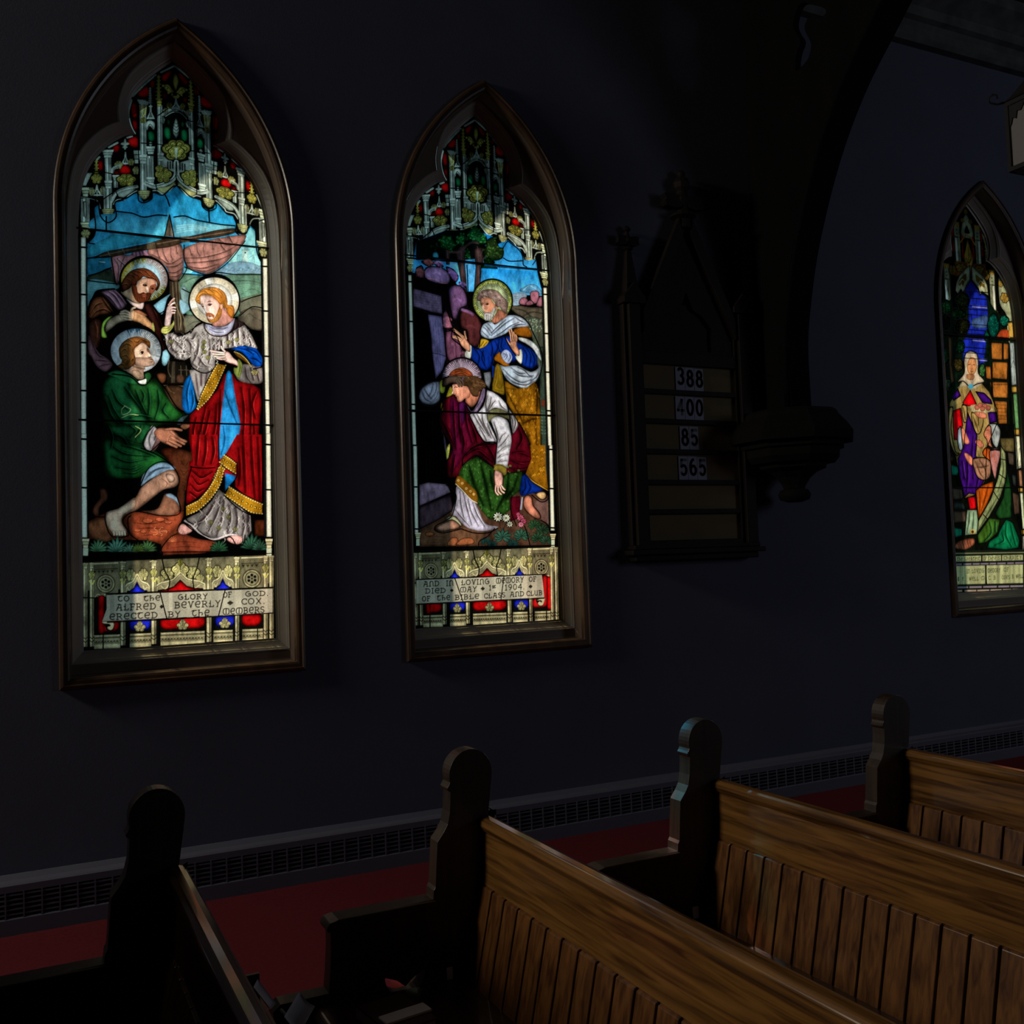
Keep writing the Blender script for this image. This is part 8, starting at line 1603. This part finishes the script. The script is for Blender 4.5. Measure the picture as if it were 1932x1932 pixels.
    a.P([(480, 450), (500, 410), (528, 400), (535, 470), (530, 520), (545, 560), (510, 540), (500, 500), (484, 480)], SKc, rim=.4, rw=14, lead=5); a.S([(498, 432), (510, 430)], 4, (.02, .012, .01)); a.S([(488, 480), (500, 478)], 4, (.1, .03, .02))
    a.P([(470, 600), (490, 560), (530, 580), (530, 680), (500, 640)], c(160, 80, 24), rim=.35, rw=12, lead=6); a.P([(525, 580), (600, 580), (580, 700), (560, 790), (530, 680)], c(150, 112, 104), rim=.35, rw=14, lead=6); a.S([(560, 590), (545, 620), (570, 660)], 6, c(180, 90, 40))
    a.P([(400, 640), (470, 630), (525, 660), (528, 760), (490, 795), (440, 780), (410, 720)], c(150, 120, 92), rim=.4, rw=22, lead=7); folds(a, c(60, 44, 32), [[(420, 660), (450, 740), (480, 780)], [(450, 650), (490, 720), (500, 770)], [(430, 700), (470, 700), (510, 690)]], w=6)
    a.P([(420, 870), (470, 830), (550, 800), (550, 860), (500, 980), (440, 1080), (430, 980)], c(164, 86, 22), rim=.4, rw=24, smooth=False, lead=7); folds(a, c(70, 32, 8), [[(450, 880), (450, 980), (445, 1050)], [(510, 840), (490, 920), (460, 1020)]], w=8)
    a.P([(600, 540), (640, 600), (645, 780), (600, 920), (520, 1060), (430, 1180), (440, 1090), (530, 930), (580, 780), (600, 680)], c(128, 146, 100), rim=.35, rw=18, smooth=False, lead=7); 
    for p, q_ in (((580, 745), (645, 790)), ((550, 880), (595, 950)), ((475, 1045), (510, 1085)), ((600, 640), (645, 650))): a.S([p, q_], 6, came=True)
    folds(a, c(50, 64, 40), [[(615, 600), (620, 740), (580, 880)], [(590, 900), (520, 1020), (450, 1140)]], w=7)
    a.P([(650, 700), (680, 860), (685, 1070), (590, 1080), (560, 1040), (620, 920)], c(26, 66, 30), rim=.4, rw=24, smooth=False, lead=7)
    a.P([(430, 1200), (520, 1070), (600, 1080), (580, 1180), (500, 1250), (440, 1260)], c(60, 100, 34), rim=.4, rw=24, smooth=False, lead=7); a.P([(600, 1150), (640, 1080), (690, 1100), (740, 1230), (735, 1290), (640, 1305), (500, 1290), (520, 1240), (580, 1200)], c(12, 104, 66), rim=.4, rw=26, smooth=False, lead=7)
    folds(a, c(4, 36, 20), [[(640, 1110), (640, 1200), (680, 1280)], [(670, 1110), (690, 1200), (710, 1270)], [(610, 1180), (620, 1240), (560, 1270)], [(520, 1100), (530, 1180), (480, 1240)], [(560, 1100), (560, 1170)]], w=9, soft=6, light=c(40, 150, 100), off=(10, 0))
    a.S([(255, 850), (720, 852)], 6, smooth=False); a.bars.append(('px', 1732+500/3.864, 700+850/3.864))
    # right border shaft and left edge
    a.crop(1732, 300, 3.864)
    a.P([(665, 1180), (690, 1180), (745, 1932), (690, 1932)], (.02, .025, .015), smooth=False)
    for P, cc in (([(655, 1195), (698, 1190), (700, 1300), (665, 1300)], GD_), ([(668, 1340), (705, 1340), (725, 1640), (685, 1650)], c(130, 150, 146)), ([(682, 1660), (725, 1660), (728, 1700), (686, 1700)], GD_), ([(692, 1715), (728, 1710), (738, 1932), (700, 1932)], c(84, 130, 84))): a.P(P, cc, rim=.3, rw=10, smooth=False)
    a.S([(690, 1360), (705, 1620)], 5); a.S([(680, 1520), (695, 1470), (710, 1520)], 4)
    a.crop(1732, 700, 3.864)
    for P, cc in (([(692, 170), (725, 170), (740, 420), (704, 420)], c(84, 130, 84)), ([(702, 425), (740, 425), (745, 465), (706, 465)], GD_), ([(708, 475), (745, 475), (758, 700), (722, 715)], c(170, 184, 156)), ([(726, 725), (762, 722), (768, 840), (735, 840)], c(120, 96, 70)), ([(730, 850), (773, 850), (773, 880), (734, 880)], GD_), ([(738, 890), (773, 890), (790, 1150), (760, 1150)], c(160, 180, 150)), ([(755, 1160), (800, 1155), (800, 1190), (758, 1190)], GD_), ([(760, 1205), (800, 1200), (806, 1300), (765, 1300)], c(190, 205, 190))): a.P(P, cc, rim=.3, rw=10, smooth=False)
    a.S([(690, 160), (770, 1300)], 7, came=True, smooth=False); a.S([(740, 560), (728, 690), (752, 690)], 4)
    a.matting(.014, .5)
    # lettered panes at the foot
    a.P([(262, 1310), (810, 1300), (815, 1610), (280, 1610)], (.006, .010, .006), smooth=False)
    a.S([(270, 1330), (770, 1322)], 8, c(90, 100, 70), smooth=False)
    Y3 = c(136, 150, 104)
    def panes(segs, y0, y1, col, tilt=-.022, streak=True):
        for x0, x1 in segs:
            f = lambda x, y: (x, y+(x-270)*tilt)
            a.P([f(x0, y0), f(x1, y0), f(x1, y1), f(x0, y1)], col, smooth=False, rim=.2, rw=8)
            if streak:
                x = x0
                while x < x1-10:
                    w = Rg.uniform(8, 22); a.P([f(x, y0), f(min(x+w, x1), y0), f(min(x+w, x1), y1), f(x, y1)], np.clip(col*Rg.choice([.6, .8, 1.3, 1.7]), 0, .95), smooth=False, a=.6); x += w+Rg.uniform(4, 14)
    panes([(272, 460), (470, 605), (612, 765)], 1350, 1390, Y3); panes([(278, 490), (500, 765)], 1422, 1556, Y3)
    panes([(275, 320), (330, 390), (398, 450), (456, 515), (522, 570), (578, 640), (650, 700), (708, 768)], 1404, 1416, c(110, 104, 120), -.022, False)
    panes([(282, 365), (375, 465), (475, 575), (585, 665), (672, 768)], 1572, 1585, c(120, 116, 126), -.022, False); panes([(285, 322), (340, 425), (432, 520), (528, 610), (618, 680), (688, 768)], 1598, 1610, c(150, 140, 116), -.022, False)
    a.S([(490, 1420), (500, 1556)], 6, came=True)
    words(a, [('THE GREATEST', 285, 452, 1384, 1380, 24), ('OF THESE IS', 478, 596, 1378, 1375, 24), ('CHARITY', 625, 755, 1374, 1371, 24), ('IN LOVING', 355, 482, 1474, 1470, 30), ('MEMORY', 508, 600, 1470, 1466, 30), ('OF', 625, 660, 1462, 1460, 28),
              ('M    E', 290, 330, 1530, 1528, 28), ('WELL', 370, 440, 1528, 1526, 28), ('M', 460, 485, 1524, 1522, 28), ('C. B', 512, 566, 1522, 1520, 28), ('ONES', 610, 670, 1518, 1515, 28), ('B. WELL', 685, 765, 1512, 1508, 28)], w=4, col=(.02, .03, .012))
ARTS = {}
for k_, fn, mpp in ((1, window_1, .00277), (2, window_2, .0036), (3, window_3, .0046)):
    ARTS[k_] = Art(CX[k_], BK); ARTS[k_].mpp = mpp; fn(ARTS[k_])
# ------------------------------------------------------------------ build the leaded panels
def glass_material():
    m = bpy.data.materials.new('painted_glass'); m.use_nodes = True
    nt = m.node_tree; L = nt.links.new
    for n in list(nt.nodes): nt.nodes.remove(n)
    out = nt.nodes.new('ShaderNodeOutputMaterial')
    at = nt.nodes.new('ShaderNodeAttribute'); at.attribute_name = 'pane_colour'
    tc = nt.nodes.new('ShaderNodeTexCoord')
    n1 = nt.nodes.new('ShaderNodeTexNoise'); n1.inputs['Scale'].default_value = 9; n1.inputs['Detail'].default_value = 3
    n2 = nt.nodes.new('ShaderNodeTexNoise'); n2.inputs['Scale'].default_value = 130; n2.inputs['Detail'].default_value = 3
    L(tc.outputs['Object'], n1.inputs['Vector']); L(tc.outputs['Object'], n2.inputs['Vector'])
    r1 = nt.nodes.new('ShaderNodeMapRange'); r1.inputs['From Min'].default_value = .3; r1.inputs['From Max'].default_value = .7; r1.inputs['To Min'].default_value = .82; r1.inputs['To Max'].default_value = 1.08
    r2 = nt.nodes.new('ShaderNodeMapRange'); r2.inputs['From Min'].default_value = .3; r2.inputs['From Max'].default_value = .7; r2.inputs['To Min'].default_value = .80; r2.inputs['To Max'].default_value = 1.14
    L(n1.outputs['Fac'], r1.inputs['Value']); L(n2.outputs['Fac'], r2.inputs['Value'])
    mu = nt.nodes.new('ShaderNodeMath'); mu.operation = 'MULTIPLY'; L(r1.outputs[0], mu.inputs[0]); L(r2.outputs[0], mu.inputs[1])
    vs = nt.nodes.new('ShaderNodeVectorMath'); vs.operation = 'SCALE'; L(at.outputs['Color'], vs.inputs[0]); L(mu.outputs[0], vs.inputs['Scale'])
    tl = nt.nodes.new('ShaderNodeBsdfTranslucent'); tr = nt.nodes.new('ShaderNodeBsdfTransparent')
    L(vs.outputs[0], tl.inputs['Color']); L(vs.outputs[0], tr.inputs['Color'])
    mx = nt.nodes.new('ShaderNodeMixShader'); mx.inputs[0].default_value = TRANSP
    L(tl.outputs[0], mx.inputs[1]); L(tr.outputs[0], mx.inputs[2])
    L(mx.outputs[0], out.inputs['Surface'])
    return m
GM = glass_material()
def build_panel(k, art, step=2):
    im = art.img[:CHEI//step*step, :CWID//step*step]
    im = im.reshape(CHEI//step, step, CWID//step, step, 3).mean((1, 3))
    H_, W = im.shape[:2]
    cell = step/PPM
    us = -GW/2+(np.arange(W)+.5)*cell; vs = GZ1-(np.arange(H_)+.5)*cell
    U, V = np.meshgrid(us, vs)
    co = np.stack([U, np.full_like(U, GY-D), V], -1).reshape(-1, 3).astype(np.float32)
    idx = np.arange(H_*W).reshape(H_, W)
    q = np.stack([idx[1:, :-1], idx[1:, 1:], idx[:-1, 1:], idx[:-1, :-1]], -1).reshape(-1, 4)
    # keep the part inside the cusped opening (the edge is held in the frame rebate)
    poly = np.array([(-GW/2*0+p[0]*1.03, p[1]+(.012 if p[1] > 3.3 else -.012)) for p in GL])
    A = Art(0, 0); A.local(); mk = A.mask(A.T(poly))
    full = np.zeros((CHEI, CWID), np.float32); full[mk[2]:mk[4], mk[1]:mk[3]] = mk[0]
    keep = full[::step, ::step][:H_, :W] > .5
    kq = keep[:-1, :-1].reshape(-1)
    q = q[kq]
    used = np.zeros(H_*W, bool); used[q.reshape(-1)] = True
    remap = np.cumsum(used)-1
    q = remap[q]; co = co[used]; colr = np.concatenate([im.reshape(-1, 3)[used], np.ones((used.sum(), 1), np.float32)], 1).astype(np.float32)
    me = bpy.data.meshes.new('stained_glass')
    me.vertices.add(len(co)); me.vertices.foreach_set('co', co.reshape(-1))
    me.loops.add(q.size); me.loops.foreach_set('vertex_index', q.reshape(-1).astype(np.int32))
    me.polygons.add(len(q)); me.polygons.foreach_set('loop_start', np.arange(0, q.size, 4, dtype=np.int32))
    me.polygons.foreach_set('loop_total', np.full(len(q), 4, np.int32))
    me.update()
    at = me.attributes.new('pane_colour', 'FLOAT_COLOR', 'POINT'); at.data.foreach_set('color', colr.reshape(-1))
    me.materials.append(GM)
    o = bpy.data.objects.new('stained_glass', me); C.objects.link(o); o.parent = WIN[k]
    # lead cames standing proud of the glass
    V = []; Fc = []
    for Q, w in art.leads:
        P = np.c_[Q[:, 0]/PPM-GW/2, GZ1-Q[:, 1]/PPM]; hw = w/PPM/2*.9
        if len(P) < 2: continue
        d = np.gradient(P, axis=0); d /= np.hypot(d[:, 0], d[:, 1])[:, None]+1e-9
        nrm = np.c_[-d[:, 1], d[:, 0]]*hw
        n0 = len(V)
        for p, n in zip(P, nrm):
            V += [(p[0]-n[0], GY-D-.0005, p[1]-n[1]), (p[0]-n[0]*.5, GY-D-.0040, p[1]-n[1]*.5), (p[0]+n[0]*.5, GY-D-.0040, p[1]+n[1]*.5), (p[0]+n[0], GY-D-.0005, p[1]+n[1])]
        dark = art.img[np.clip(Q[:, 1].astype(int), 0, CHEI-1), np.clip(Q[:, 0].astype(int), 0, CWID-1)].max(1) < .035
        for i in range(len(P)-1):
            if not (dark[i] and dark[i+1]): continue
            a = n0+4*i
            for j in range(3): Fc.append((a+j, a+j+1, a+5+j, a+4+j))
    # clip cames to the opening: drop those with a vertex outside the panel
    V = np.array(V)
    if len(V):
        ix = np.clip(((V[:, 0]+GW/2)*PPM).astype(int), 0, CWID-1); iy = np.clip(((GZ1-V[:, 2])*PPM).astype(int), 0, CHEI-1)
        ins = full[iy, ix] > .5
        Fc = [f for f in Fc if all(ins[i] for i in f)]
        mesh('lead_came', V, Fc, M['lead'], o)
    b = MB()
    for _, px_, py_ in art.bars:
        z0 = z1 = float(unproj([(px_, py_)], GY-.01)[0, 1])
        b.tube([(-.515, GY-D-.010, z0), (.515, GY-D-.010, z1)], .0048, 6)
    if art.bars: b.build('saddle_bar', M['iron'], o)
for k in (1, 2, 3): build_panel(k, ARTS[k], 2 if k < 3 else 3)
